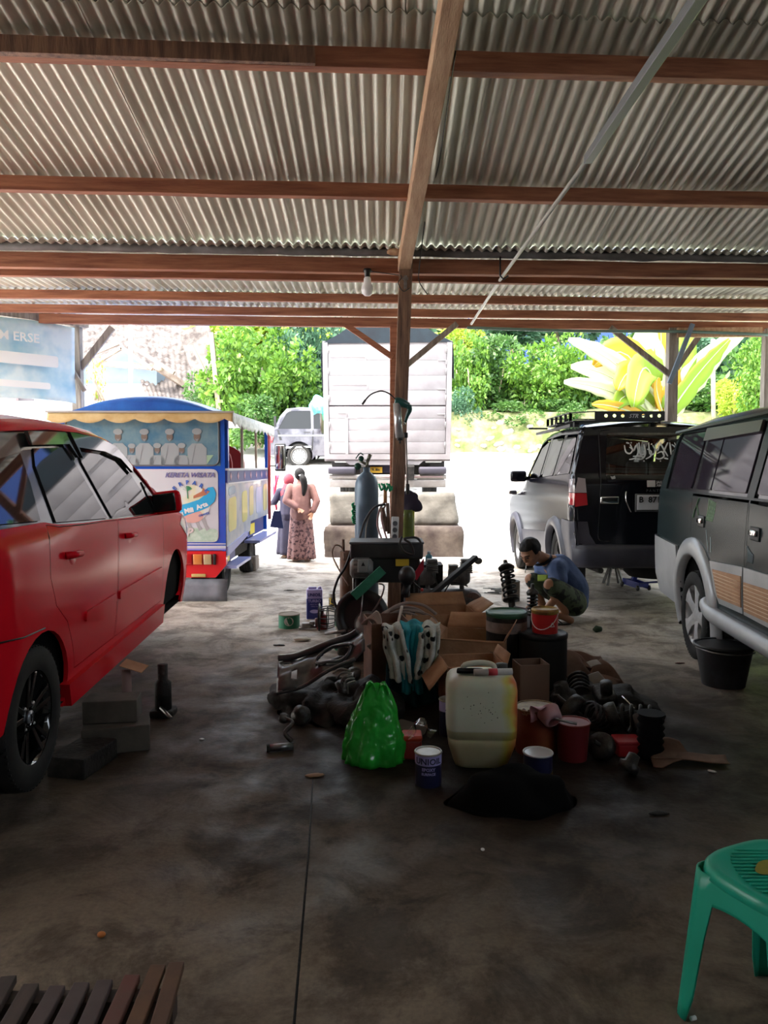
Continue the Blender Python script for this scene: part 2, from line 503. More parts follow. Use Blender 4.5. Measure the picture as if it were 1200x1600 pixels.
# centre rafter and posts
b = MB(); b.bar((0.37, 2.6, 3.86), (0.17, 6.62, 3.20), 0.105, 0.12)
tag(b.build('rafter', m_wood_l, bevel=0.006), 'pale timber rafter running from the top of the photo down to the centre post', 'beam')
cp = thing('wooden_post', 'dark greasy timber post in the middle of the workshop with grease gun hanging', 'post', (0.075, 6.62, 0))
b = MB(); b.bar((0.0, 0, 0), (0.115, 0, 3.32), 0.112, 0.12, up=(0, 1, 0)); b.build('shaft', m_post, cp, bevel=0.006)
b = MB(); b.box((0.105, -0.064, 3.04), (0.028, 0.01, 0.11)); b.box((0.105, -0.066, 3.07), (0.05, 0.012, 0.02)); b.build('metal_bracket', m_steel, cp)
b = MB(); b.ell((0.02, -0.03, 3.30), (0.08, 0.05, 0.03), 10, 6); b.build('timber_wedge', m_wood_l, cp)
def outer_post(x, y, w, label, gx=None, braces=(), m=m_wood_g):
    t = thing('wooden_post', label, 'post', (x, y, 0))
    MB().bar((0, 0, 0), (0, 0, 3.27), w, w, up=(0, 1, 0)).build('shaft', m, t, bevel=0.005)
    for (dx, z0, dx1, z1, bw, dy, mm) in braces:
        MB().bar((dx, dy, z0), (dx1, dy, z1), bw, 0.04, up=(0, 1, 0)).build('brace', mm, t, bevel=0.003)
    return t
Yp = 9.82
outer_post(0.135, Yp, 0.12, 'timber post standing straight behind the dark centre post, under eave', braces=((-0.02, 2.86, -0.62, 3.27, 0.07, -0.07, m_wood), (0.1, 2.72, 0.78, 3.28, 0.07, -0.07, m_wood_g)), m=m_wood)
outer_post(3.72, Yp + .2, 0.125, 'pale grey front post rising behind the black SUV roof rack', braces=((-0.05, 2.67, -0.83, 3.27, 0.07, -0.07, m_wood_g), (0.06, 2.75, 0.4, 3.25, 0.07, 0.02, m_wood_g), (-0.08, 2.55, 0.2, 3.3, 0.055, -0.14, mat('blue grey painted strip', (0.16, 0.22, 0.30), 0.6))))
outer_post(-3.93, Yp + .12, 0.115, 'grey front post behind the tourist train roof, left of the tiled house', braces=((0.04, 2.75, 0.46, 3.27, 0.085, 0.0, m_wood_g), (-0.33, 3.25, 0.12, 2.45, 0.05, -0.09, m_wood_g)))
outer_post(4.98, Yp + .25, 0.12, 'front post at the far right edge beside the trees', braces=())
b = MB(); b.bar((3.75, Yp + .12, 3.20), (4.85, Yp + .16, 3.215), 0.05, 0.12)
tag(b.build('eave_board', m_wood_l, bevel=0.004), 'short pale board below the eave between the two right posts', 'beam')
# left diagonal beam that carries the banner
bm0 = Vector((-3.80, 9.98, 3.33)); bm1 = Vector((-6.3, 7.48, 3.36))
b = MB(); b.bar(bm0, bm1, 0.08, 0.13)
tag(b.build('side_beam', m_wood_g, bevel=0.005), 'grey side beam the blue banner hangs from, left edge of the photo', 'beam')

# pipe under the roof
t = thing('conduit_pipe', 'long grey pipe hung under the roof, running from upper right to the eave', 'pipe', (0, 0, 0))
MB().bar((1.14, 1.0, 3.17), (1.10, 4.25, 3.15), 0.045, 0.045).build('thick_section', mat('dull grey tube', (0.22, 0.23, 0.24), 0.5, 0.3), t, bevel=0.003)
MB().tube([(1.105, 4.1, 3.15), (1.02, 6.7, 3.13), (1.01, 9.0, 3.14)], 0.014, 8).build('thin_section', mat('pale grey tube', (0.5, 0.5, 0.46), 0.5), t)
MB().tube([(0.99, 6.66, 3.28), (0.99, 6.66, 3.12), (1.02, 6.66, 3.09), (1.06, 6.66, 3.12)], 0.008, 6).build('hanger', m_black, t)

# light bulb with wiring
q = P(574, 424, 6.62)
t = thing('light_bulb', 'white unlit light bulb hanging under the main beam left of the post', 'bulb', q)
MB().lathe([(0.001, 0.02), (0.032, 0.02), (0.034, -0.0), (0.024, -0.015), (0.024, -0.05), (0.001, -0.05)], n=16).build('socket', m_black, t)
MB().lathe([(0.022, -0.045), (0.03, -0.06), (0.033, -0.10), (0.046, -0.125), (0.052, -0.155), (0.045, -0.185), (0.025, -0.203), (0.001, -0.208)], n=20).build('globe', mat('frosted bulb', (0.82, 0.82, 0.84), 0.3), t)
pts = [P(580, 424, 6.60), P(610, 428, 6.6), P(628, 432, 6.55), P(622, 442, 6.5), P(630, 455, 6.5), P(640, 450, 6.55)]
tag(MB().tube(smoothpts(pts), 0.004, 5).build('cable', m_black), 'thin black cable from the bulb socket to the centre post', 'cable')
pts = [P(712, 80, 4.1), P(700, 160, 4.6), P(690, 230, 5.2), P(683, 268, 5.5), P(668, 320, 6.0), P(662, 360, 6.3), P(655, 420, 6.5), P(655, 440, 6.54), P(668, 460, 6.54)]
tag(MB().tube([p + Vector((0, 0, 0.0)) for p in smoothpts(pts)], 0.004, 5).build('cable', m_black), 'thin black cable along the right side of the pale rafter', 'cable')
pts = [P(730, 512, 9.74), P(900, 517, 9.76), P(1060, 518, 9.9), P(1200, 523, 9.95)]
tag(MB().tube(smoothpts(pts), 0.02, 6).build('cable', mat('green grey line', (0.12, 0.2, 0.17), 0.6)), 'thick green grey line strung under the right eave', 'cable')

# unseen walls behind and beside the camera, added to keep the foreground dark
m_wall = mat('dingy plaster', (0.12, 0.115, 0.11), 0.9, col2=(0.2, 0.19, 0.18), scale=2)
for nm, c, s_ in (('wall_back', (0, -4.9, 2.8), (13.6, 0.15, 5.8)), ('wall_left', (-6.7, -1.4, 2.6), (0.15, 7.0, 5.3)), ('wall_right', (6.7, 1.8, 1.9), (0.15, 13.4, 3.8))):  # right wall drawn longer to cut bright reflections in the red car
    tag(MB().box(c, s_).build(nm, m_wall), kind='structure')
# ================================================================ CARS
def pdist(y, z, line):
    best = 9
    for (ay, az), (by, bz) in zip(line[:-1], line[1:]):
        dy, dz = by - ay, bz - az; L2 = dy * dy + dz * dz or 1e-9
        t = max(0, min(1, ((y - ay) * dy + (z - az) * dz) / L2))
        d = math.hypot(y - ay - t * dy, z - az - t * dz)
        if d < best: best = d
    return best
class Shell:
    """side of a car as a half-width field over (length y, height z)"""
    def __init__(s, w0, belt, tum, outline, er=0.05, yend=None, cr=0.25, cd=0.18, ztuck=0.45, tuck=0.04, bulge=0.02):
        s.w0, s.belt, s.tum, s.o, s.er = w0, belt, tum, outline, er
        ys = [p[0] for p in outline]; s.y0, s.y1 = min(ys), max(ys)
        s.cr, s.cd, s.ztuck, s.tuck, s.bulge = cr, cd, ztuck, tuck, bulge
    def W(s, y, z):
        w = s.w0
        if z > s.belt: w -= (z - s.belt) * s.tum
        else: w += s.bulge * (1 - ((z - (s.belt + s.ztuck) / 2) / ((s.belt - s.ztuck) / 2 + .01)) ** 2) if z > s.ztuck else 0
        if z < s.ztuck: w -= s.tuck * (s.ztuck - z) / 0.3
        for e in (y - s.y0, s.y1 - y):
            if e < s.cr:
                q = 1 - max(e, 0) / s.cr; w -= s.cd * (1 - math.sqrt(max(0, 1 - q * q)))
        d = pdist(y, z, s.o)
        if d < s.er:
            q = 1 - d / s.er; w -= s.er * (1 - math.sqrt(max(0, 1 - q * q)))
        return w
    def panel(s, mb, poly, holes=(), off=0.0, step=0.06, sides=(1, -1), edge=0.0):
        loops = [[Vector((p[0], p[1], 0)) for p in poly]] + [[Vector((p[0], p[1], 0)) for p in h] for h in holes]
        flat = [v for l in loops for v in l]
        bm = bmesh.new(); vs = [bm.verts.new(v) for v in flat]
        for t in tessellate_polygon(loops):
            try: bm.faces.new([vs[i] for i in t])
            except ValueError: pass
        lo = [min(v[k] for v in flat) for k in (0, 1)]; hi = [max(v[k] for v in flat) for k in (0, 1)]
        for k in (0, 1):
            n = int((hi[k] - lo[k]) / step)
            for i in range(1, n + 1):
                c = [0, 0, 0]; c[k] = lo[k] + i * (hi[k] - lo[k]) / (n + 1); nn = [0, 0, 0]; nn[k] = 1
                bmesh.ops.bisect_plane(bm, geom=bm.verts[:] + bm.edges[:] + bm.faces[:], plane_co=c, plane_no=nn)
        bm.verts.index_update()
        for sd in sides:
            b = len(mb.v)
            for v in bm.verts: mb.av((sd * (s.W(v.co.x, v.co.y) + off), v.co.x, v.co.y))
            for fc in bm.faces:
                q = [b + v.index for v in fc.verts]
                nrm = fc.normal.z * sd
                mb.af(q if nrm > 0 else q[::-1], True)
            if edge:
                for l in loops:
                    a = [mb.av((sd * (s.W(v.x, v.y) + off), v.x, v.y)) for v in l]; c = [mb.av((sd * (s.W(v.x, v.y) + off - edge), v.x, v.y)) for v in l]
                    for i in range(len(l)):
                        j = (i + 1) % len(l); mb.af((a[i], a[j], c[j], c[i]))
        bm.free()
        return mb
    def wrap(s, mb, pts, crown=0.03, n=10, t0=-1, t1=1, off=0.0, curve=None):
        """surface between the two sides along pts (y,z)"""
        rings = []; dn = []
        for (ya, za), (yb, zb) in zip(pts[:-1], pts[1:]):
            k = max(1, int(math.hypot(yb - ya, zb - za) / .06)); dn += [(ya + (yb - ya) * i / k, za + (zb - za) * i / k) for i in range(k)]
        pts = dn + [pts[-1]]
        for i, (y, z) in enumerate(pts):
            a = pts[max(i - 1, 0)]; c = pts[min(i + 1, len(pts) - 1)]
            ty, tz = c[0] - a[0], c[1] - a[1]; L = math.hypot(ty, tz) or 1
            ny, nz = -tz / L, ty / L       # left normal
            w = s.W(y, z); k = crown if not callable(crown) else crown(y, z)
            ring = []
            for j in range(n + 1):
                t = t0 + (t1 - t0) * j / n
                h = k * (1 - t ** 2) + off
                ring.append(mb.av((w * t, y + ny * h, z + nz * h)))
            rings.append(ring)
        s_ = len(rings)
        for a, c in zip(rings[:-1], rings[1:]):
            for j in range(n): mb.af((a[j], a[j + 1], c[j + 1], c[j]), True)
        return mb
def inset(poly, d):
    """shrink a roughly convex polygon"""
    cx = sum(p[0] for p in poly) / len(poly); cy = sum(p[1] for p in poly) / len(poly)
    o = []
    for x, y in poly:
        L = math.hypot(x - cx, y - cy) or 1; o.append((x - (x - cx) / L * d, y - (y - cy) / L * d))
    return o
def rnd_poly(poly, r=0.03, n=3):
    o = []; N = len(poly)
    for i in range(N):
        p = Vector(poly[i]); a = Vector(poly[i - 1]) - p; c = Vector(poly[(i + 1) % N]) - p
        ra = min(r, a.length * .45); rc = min(r, c.length * .45)
        A = p + a.normalized() * ra; C = p + c.normalized() * rc
        for k in range(n + 1):
            t = k / n; q = A * (1 - t) ** 2 + p * 2 * t * (1 - t) + C * t * t; o.append((q.x, q.y))
    return o
def wheel(parent, name, x, y, z, r, w, rimr, rim_mat, sd, spokes=5, sw=0.07, cap=None, hole=True, ang0=90, style='spoke', dish=0.02, parts=True):
    """wheel with its axle along X; sd=+1 outer face towards +x"""
    t = bpy.data.objects.new(name, None); COL.objects.link(t); t.parent = parent; t.location = (x, y, z); t.empty_display_size = .1
    if sd < 0: t.rotation_euler = (0, 0, PI)
    h = w / 2
    ty = MB()
    prof = [(rimr - .005, -h * .9), (rimr + .01, -h), ((r + rimr) / 2 + .01, -h * 1.03), (r * .965, -h * .93), (r * .99, -h * .8), (r, -h * .5), (r, -h * .3), (r * .985, -h * .28), (r * .985, -h * .2), (r, -h * .18), (r, h * .18), (r * .985, h * .2), (r * .985, h * .28), (r, h * .3), (r, h * .5), (r * .99, h * .8), (r * .965, h * .93), ((r + rimr) / 2 + .01, h * 1.03), (rimr + .012, h), (rimr - .004, h * .9)]
    ty.lathe(prof, n=44, M=RX, caps=False)
    for k in range(60):
        a = 2 * PI * k / 60
        for s_ in (-1, 1):
            ty.box((s_ * h * .78, cos(a) * (r - .010), sin(a) * (r - .010)), (h * .3, .010, .012), rot=Matrix.Rotation(a, 3, 'X'))
    ty.build('tyre', m_rubber, t)
    rm = MB()
    d = h * .88
    rm.lathe([(rimr, -h * .9), (rimr * .93, -h * .6), (rimr * .9, 0), (rimr * .92, d - .03), (rimr * .96, d - .012), (rimr, d), (rimr + .006, d + .004), (rimr + .004, d - .01)], n=40, M=RX, caps=False)
    if style == 'spoke':
        cx = d - .045 - dish
        rm.lathe([(.001, cx + .02), (.045, cx + .02), (.07, cx + .008), (.075, cx - .02), (.001, cx - .02)], n=24, M=RX)
        for k in range(spokes):
            a = R(ang0) + 2 * PI * k / spokes
            ca, sa = cos(a), sin(a)
            def q(rad, wid, xx): return [(xx, rad * ca - sgn * wid * sa, rad * sa + sgn * wid * ca) for sgn in (-1, 1)]
            rings = []
            for rad, wid, xx in ((.05, sw * .42, cx + .012), (rimr * .5, sw * .36, cx + .022), (rimr * .8, sw * .45, cx + .026), (rimr * .95, sw * .62, cx + .03)):
                f_ = q(rad, wid, xx); bk = q(rad, wid * .8, xx - .035)
                md = (xx + .006, rad * ca, rad * sa)
                rings.append([rm.av(p) for p in (f_[0], md, f_[1], bk[1], bk[0])])
            rm.skin(rings, False, True, True)
        # bolts
        for k in range(max(spokes, 5)):
            a = R(ang0 + 36) + 2 * PI * k / max(spokes, 5)
            rm.m = 1; rm.lathe([(.011, -.01), (.011, .004), (.001, .006)], c=(cx + .008, .052 * cos(a), .052 * sin(a)), n=8, M=RX); rm.m = 0
    elif style == 'steel':
        cx = d - .05
        rm.lathe([(rimr * .93, cx - .02), (rimr * .8, cx), (rimr * .62, cx + .012), (rimr * .45, cx - .012), (rimr * .28, cx + .01), (rimr * .18, cx + .03), (.001, cx + .032)], n=36, M=RX)
        rm.m = 1
        for k in range(12):
            a = 2 * PI * k / 12; rm.lathe([(.012, 0), (.012, .006), (.001, .006)], c=(cx + .006, rimr * .66 * cos(a), rimr * .66 * sin(a)), n=10, M=RX)
        rm.m = 0
    elif style == 'double':
        cx = d - .045
        rm.lathe([(.001, cx + .015), (.05, cx + .015), (.06, cx - .02), (.001, cx - .02)], n=24, M=RX)
        for k in range(spokes):
            for dl in (-.17, .17):
                a = R(ang0) + 2 * PI * k / spokes; a2 = a + dl
                A = Vector((cx + .008, .04 * cos(a + dl * 1.2), .04 * sin(a + dl * 1.2))); B = Vector((cx + .03, rimr * .96 * cos(a2), rimr * .96 * sin(a2)))
                rm.bar(A, B, .024, .03, up=(1, 0, 0))
        rm.m = 1
        for k in range(4):
            a = R(45) + 2 * PI * k / 4
            rm.lathe([(.012, -.01), (.012, .006), (.001, .01)], c=(cx + .02, .065 * cos(a), .065 * sin(a)), n=8, M=RX)
        rm.m = 0
    rm.build('rim', [rim_mat, m_steel if style != 'steel' else m_black], t, bevel=0.003 if style != 'steel' else 0)
    # brake behind
    MB().lathe([(.001, -.03), (rimr * .6, -.03), (rimr * .6, -.015), (.06, -.01), (.06, .01), (.001, .01)], n=24, M=RX).build('brake_disc', m_greasy, t)
    if cap: cap(t, cx)
    return t

m_void = mat('unlit black underbody', (.004, .004, .004), 1.0, spec=0.05)  # dead black: shade inside arches and door gaps put into the colour
# ---------------------------------------------------------------- red hatchback on the left
m_red = mat('glossy red car paint', (0.60, 0.008, 0.018), 0.14, 0.0, coat=0.0, spec=0.03)
m_tint = mat('dark tinted glass', (0.010, 0.011, 0.012), 0.03, 0.0, spec=0.3)
m_pillar = mat('satin black pillar', (0.012, 0.012, 0.013), 0.2, coat=0.6)
def red_car():
    rt = thing('red_car', 'glossy red hatchback car jacked up on the left, front wheel removed', 'car', (-1.51 - 0.84 * cos(R(3.67)), 3.35 - 0.84 * sin(R(3.67)) , 0), rz=R(3.67))
    # local: +y forward, +x right side (towards the camera axis). rear axle y=-0.03
    top = [(-.62, .33), (-.72, .50), (-.73, .85), (-.66, 1.08), (-.60, 1.22), (-.42, 1.56), (-.30, 1.66), (.1, 1.71), (.7, 1.745), (1.2, 1.745), (1.6, 1.72), (1.85, 1.675), (2.1, 1.555), (2.35, 1.40), (2.6, 1.255), (2.75, 1.19), (3.1, 1.13), (3.4, 1.03), (3.55, .92), (3.62, .70), (3.62, .45), (3.55, .33)]
    S = Shell(.84, 1.2, .42, top, er=.055, cr=.42, cd=.26, ztuck=.5, tuck=.05)
    R1, R2 = (-.03, .43), (2.78, .47)
    arc1 = arc(-.03, .42, .355, 176, -14, 16); arc2 = arc(2.79, .46, .375, 195, -18, 16)
    # side with openings: lower line runs along the sill
    side = [(-.62, .36)] + [(a, b) for a, b in arc1][:] + [(.36, .335), (2.39, .335)] + arc2 + [(3.25, .33), (3.55, .33)] + [p for p in reversed(top[1:-1])]
    rear_door = [(.40, .50), (1.09, .50), (1.10, .62), (1.14, .9), (1.205, 1.18), (.97, 1.19), (.62, 1.20), (.26, 1.215), (.12, 1.235), (.075, 1.0), (.13, .86), (.27, .76), (.355, .62), (.385, .55)]
    front_door = [(1.105, .50), (2.315, .50), (2.345, .9), (2.39, 1.14), (2.15, 1.15), (1.6, 1.165), (1.22, 1.18), (1.155, .9), (1.115, .62)]
    glass_zone = [(-.40, 1.25), (.12, 1.245), (.26, 1.225), (.62, 1.205), (.97, 1.195), (1.6, 1.172), (2.15, 1.158), (2.44, 1.19), (2.30, 1.34), (2.05, 1.52), (1.82, 1.635), (1.55, 1.675), (1.2, 1.695), (.7, 1.69), (.1, 1.655), (-.22, 1.58)]
    b = MB(); S.panel(b, side, [rear_door, front_door, glass_zone], edge=.02)
    S.wrap(b, top[:8][:5], .05); S.wrap(b, top[6:12] , .05); S.wrap(b, top[15:], .07)
    b.build('body', m_red, rt)
    # pillars behind the glass
    b = MB(); S.panel(b, glass_zone, off=-.012); b.build('pillars', m_pillar, rt)
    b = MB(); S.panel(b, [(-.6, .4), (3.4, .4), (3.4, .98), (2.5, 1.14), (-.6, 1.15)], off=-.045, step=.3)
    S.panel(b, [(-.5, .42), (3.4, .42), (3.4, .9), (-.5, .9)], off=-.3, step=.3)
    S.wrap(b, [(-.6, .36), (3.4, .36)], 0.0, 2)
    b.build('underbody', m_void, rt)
    for d, nm, hy, hz in ((rear_door, 'rear', .38, 1.06), (front_door, 'front', 1.42, 1.06)):
        for sd in (1, -1):
            b = MB(); S.panel(b, inset(d, .006), off=0.0, edge=.02, sides=(sd,))
            dr = b.build('door', m_red, rt)
            hb = MB()
            w = S.W(hy, hz) * sd
            hb.m = 1; hb.ell((w - sd * .004, hy - .0, hz - .015), (.008, .065, .045), 16, 8); hb.m = 0
            hb.tube(smoothpts([(w, hy - .095, hz + .012), (w + sd * .03, hy - .07, hz + .014), (w + sd * .035, hy, hz + .012), (w + sd * .03, hy + .05, hz + .008), (w, hy + .075, hz + .004)]), .013, 8, flat=1.3)
            hb.build('door_handle', [m_red, m_red], dr)
            mb = MB()
            y0, y1, z0, z1 = (.52, 1.07, .735, .74) if nm == 'rear' else (1.14, 2.27, .74, .735)
            S.panel(mb, rnd_poly([(y0, z0 - .028), (y1, z1 - .03), (y1, z1 + .025), (y0, z0 + .022)], .02), off=.012, edge=.02, sides=(sd,))
            mb.build('side_moulding', m_red, dr)
    # glass panes
    panes = [[(.26, 1.235), (.97, 1.205), (1.03, 1.20), (.93, 1.45), (.86, 1.60), (.40, 1.585), (.32, 1.5)],
             [(1.12, 1.195), (1.6, 1.18), (2.10, 1.168), (2.05, 1.30), (1.93, 1.45), (1.78, 1.545), (1.55, 1.585), (1.05, 1.60), (1.02, 1.52)],
             [(2.14, 1.168), (2.36, 1.19), (2.14, 1.385)],
             [(-.34, 1.27), (.09, 1.255), (.17, 1.42), (.21, 1.56), (-.12, 1.52)]]
    for p in panes:
        b = MB(); S.panel(b, p, off=-.003, edge=.01, step=.08); b.build('side_window', m_tint, rt)
    for vis in ([(.34, 1.60), (.88, 1.62), (.93, 1.545), (.90, 1.685), (.36, 1.668)], [(1.0, 1.545), (1.02, 1.605), (1.5, 1.59), (1.78, 1.548), (1.93, 1.455), (1.99, 1.50), (1.80, 1.63), (1.5, 1.675), (.98, 1.69)]):
        b = MB(); S.panel(b, vis, off=.022, edge=.02, step=.08); b.build('rain_visor', mat('smoked visor', (0.03, 0.026, 0.026), 0.08, coat=1.0), rt)
    b = MB(); S.wrap(b, [(1.86, 1.665), (2.1, 1.548), (2.35, 1.395), (2.6, 1.25), (2.74, 1.195)], .09, 12); b.build('windscreen', m_tint, rt)
    b = MB(); S.wrap(b, top[4:7], .05, 10, off=.004); b.build('rear_window', m_tint, rt)
    # sill skirt
    b = MB(); S.panel(b, [(.27, .455), (.355, .325), (2.37, .325), (2.33, .47), (1.2, .46)], off=.03, edge=.05); b.build('side_skirt', m_red, rt)
    # mirror
    for sd in (1, -1):
        b = MB(); w = S.W(2.28, 1.16)
        b.rbox((sd * (w + .065), 2.26, 1.235), (.205, .10, .165), .045, rot=(0, sd * -.12, 0))
        mr = b.build('mirror', m_red, rt)
        MB().rbox((sd * (w + .055), 2.205, 1.235), (.16, .02, .13), .03, rot=(0, sd * -.12, 0)).build('mirror_glass', m_tint, mr)
        MB().bar((sd * (w - .02), 2.28, 1.17), (sd * (w + .08), 2.25, 1.21), .06, .04).build('mirror_stalk', m_pillar, mr)
    # lamps and bumpers
    b = MB(); S.panel(b, [(2.98, 1.02), (3.42, .82), (3.45, .98), (3.1, 1.10)], off=.004, edge=.01); b.build('headlight', mat('headlight', (.6, .62, .65), .08, coat=1), rt)
    b = MB(); S.panel(b, [(-.66, .92), (-.45, .9), (-.40, 1.2), (-.60, 1.18)], off=.004, edge=.01); b.build('tail_light', mat('tail light red', (.45, .01, .01), .1, coat=1), rt)
    b = MB()
    b.tube([(S.W(-.2, .83) + .002, -.55, .84), (S.W(0, .83) + .003, -.25, .80), (S.W(0, .8) + .003, -.02, .79)], .0035, 4); b.build('bumper_seam', m_black, rt)
    # wheels: rear ones fitted, front ones removed (hub shows)
    def cap(t, cx):
        MB().lathe([(.001, 0), (.028, 0), (.028, .012), (.001, .014)], c=(cx + .02, 0, 0), n=20, M=RX).build('wheel_cap', mat('cap grey', (.35, .38, .4), .3, .6), t)
        k = MB(); M = Matrix.Translation((cx + .036, 0, 0)) @ Matrix(((0, 0, 1), (1, 0, 0), (0, 1, 0))).to_4x4()
        k.prism([(-.014, -.016), (-.008, -.016), (-.008, -.003), (.008, -.003), (.008, -.016), (.014, -.016), (.011, .016), (.006, .016), (.007, .003), (-.007, .003), (-.006, .016), (-.011, .016)], .003, M)
        k.build('emblem', m_black, t)
    blk = mat('gloss black alloy', (.008, .008, .009), .12, .3, coat=1)
    for sd in (1, -1):
        wheel(rt, 'wheel', sd * .735, -.05, .405, .315, .19, .205, blk, sd, spokes=5, style='double', cap=cap)
        hb = bpy.data.objects.new('hub', None); COL.objects.link(hb); hb.parent = rt; hb.location = (sd * .62, 2.78, .42)
        MB().lathe([(.001, -.05), (.12, -.05), (.12, -.035), (.06, -.03), (.06, .02), (.001, .03)], n=24, M=RX).build('brake_disc', m_greasy, hb)
        MB().tube([(-.1 * sd, 0, 0), (-.35 * sd, -.05, -.05)], .03, 8).build('control_arm', m_greasy, hb)
    MB().box((0, .9, 1.05), (1.2, 2.2, .12)).box((0, .45, .8), (1.2, .5, .5)).build('seats', m_black, rt)
    return rt
rc = red_car()

# ---------------------------------------------------------------- dark green SUV at right
m_dgreen = mat('dark teal black car paint', (0.016, 0.026, 0.028), 0.22, 0.0, spec=.12, col2=(0.03, 0.045, 0.048), scale=1.5)
m_silver = mat('dusty silver paint', (0.32, 0.33, 0.34), 0.4, 0.3, coat=0.1, col2=(0.44, 0.45, 0.46), scale=2)
m_alloy = mat('silver alloy', (0.55, 0.55, 0.56), 0.4, 0.3, col2=(0.42, 0.42, 0.42), scale=10)
m_purple = mat('tinted glass with violet reflection', (0.035, 0.028, 0.042), 0.06, 0.0, spec=0.28)  # violet tone of the reflections put into the glass colour
def green_suv():
    ang = .106
    # local +y = forward = towards camera; +x = its right = west side seen by camera
    hw = .84
    D = Vector((sin(ang), cos(ang))); N = Vector((-D.y, D.x))        # outward from seen side
    org = Vector((2.42, 6.0)) - N * hw
    rt = thing('suv', 'dark green SUV with silver arches and brown striped side panels at right edge', 'car', (org.x, org.y, 0), rz=PI - ang)
    # s (towards rear) = -y
    top = [(-1.05, .40), (-1.13, .47), (-1.14, .85), (-1.20, 1.20), (-1.24, 1.30), (-1.08, 1.72), (-1.03, 1.80), (-.95, 1.84), (-.3, 1.885), (.6, 1.90), (1.5, 1.88), (1.75, 1.84), (2.35, 1.27), (2.45, 1.22), (3.1, 1.12), (3.2, 1.02), (3.26, .8), (3.28, .5), (3.2, .38)]
    S = Shell(hw, 1.27, .30, top, er=.05, cr=.22, cd=.14, ztuck=.5, tuck=.04, bulge=.015)
    arc1 = arc(.09, .40, .42, 200, -22, 18); arc2 = arc(2.62, .40, .42, 200, -22, 18)
    side = [(-1.05, .40), (-.42, .32)] + arc1 + [(.5, .45), (2.2, .45)] + arc2 + [(3.1, .38)] + list(reversed(top[1:-1]))
    rd = [(.50, .62), (.56, .58), (1.17, .62), (1.18, 1.30), (1.09, 1.82), (-.15, 1.80), (-.03, 1.29), (-.01, .98), (.15, .93), (.33, .84), (.45, .72)]
    fd = [(1.20, .62), (2.05, .62), (2.12, 1.25), (1.72, 1.78), (1.12, 1.82), (1.20, 1.30)]
    zone = [(-.88, 1.30), (2.2, 1.30), (1.76, 1.79), (-.94, 1.785), (-.98, 1.70)]
    b = MB(); S.panel(b, side, [[p for p in rd[:3]] + [(1.175, 1.285), (-.03, 1.285)] + rd[7:], [(1.20, .62), (2.05, .62), (2.11, 1.24), (2.11, 1.285), (1.2, 1.285)], zone], edge=.02)
    S.wrap(b, top[:5], .05); S.wrap(b, top[6:12], .045); S.wrap(b, top[12:], .05)
    b.build('body', m_dgreen, rt)
    MBp = MB(); S.panel(MBp, zone, off=-.012); MBp.build('pillars', m_pillar, rt)
    # rear corner pillar and frames in paint
    for q in ([(-1.08, 1.30), (-.86, 1.30), (-.95, 1.56), (-1.0, 1.78), (-1.07, 1.76)], [(1.12, 1.30), (1.24, 1.30), (1.16, 1.80), (1.05, 1.80)]):
        b = MB(); S.panel(b, q, off=.002); b.build('pillar_panel', m_dgreen, rt)
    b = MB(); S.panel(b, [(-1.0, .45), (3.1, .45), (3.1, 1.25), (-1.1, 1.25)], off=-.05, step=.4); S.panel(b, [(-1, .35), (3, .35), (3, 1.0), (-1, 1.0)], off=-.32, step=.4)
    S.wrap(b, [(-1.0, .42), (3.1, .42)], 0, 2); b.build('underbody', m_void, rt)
    for d, hy in ((rd[:3] + [(1.175, 1.27), (-.03, 1.27)] + rd[7:], .26), ([(1.20, .62), (2.05, .62), (2.11, 1.24), (1.2, 1.27)], 1.34)):
        for sd in (1, -1):
            b = MB(); S.panel(b, inset(d, .006), edge=.02, sides=(sd,)); dr = b.build('door', m_dgreen, rt)
            w = S.W(hy, 1.08) * sd
            hb = MB(); hb.rbox((w, hy, 1.085), (.02, .15, .085), .008); hb.m = 1; hb.rbox((w + sd * .016, hy, 1.09), (.02, .11, .038), .008)
            hb.build('door_handle', [m_black, m_chrome], dr)
    panes = [rnd_poly([(-.80, 1.315), (-.13, 1.315), (-.22, 1.765), (-.90, 1.745)], .06), rnd_poly([(.0, 1.32), (.34, 1.325), (.24, 1.78), (-.12, 1.77)], .02), rnd_poly([(.37, 1.325), (1.06, 1.325), (.98, 1.79), (.27, 1.78)], .02), rnd_poly([(1.26, 1.325), (2.05, 1.325), (1.66, 1.77), (1.18, 1.79)], .02)]
    for p in panes:
        b = MB(); S.panel(b, p, off=-.003, edge=.01, step=.1); b.build('side_window', m_purple, rt)
    b = MB(); S.panel(b, [(-.16, 1.70), (1.0, 1.725), (.99, 1.80), (-.17, 1.80)], off=.02, edge=.02, step=.1); b.build('rain_visor', mat('brown grey visor', (.07, .06, .055), .35), rt)
    b = MB(); S.panel(b, [(-1.09, 1.795), (1.7, 1.845), (1.72, 1.865), (-1.09, 1.815)], off=.03, edge=.03, step=.2); b.build('rain_gutter', m_black, rt)
    b = MB(); S.wrap(b, top[11:13], .06, 10, off=.003); b.build('windscreen', m_tint, rt)
    b = MB(); S.wrap(b, top[4:7], .05, 10, off=.003, t0=-.85, t1=.85); b.build('rear_window', m_tint, rt)
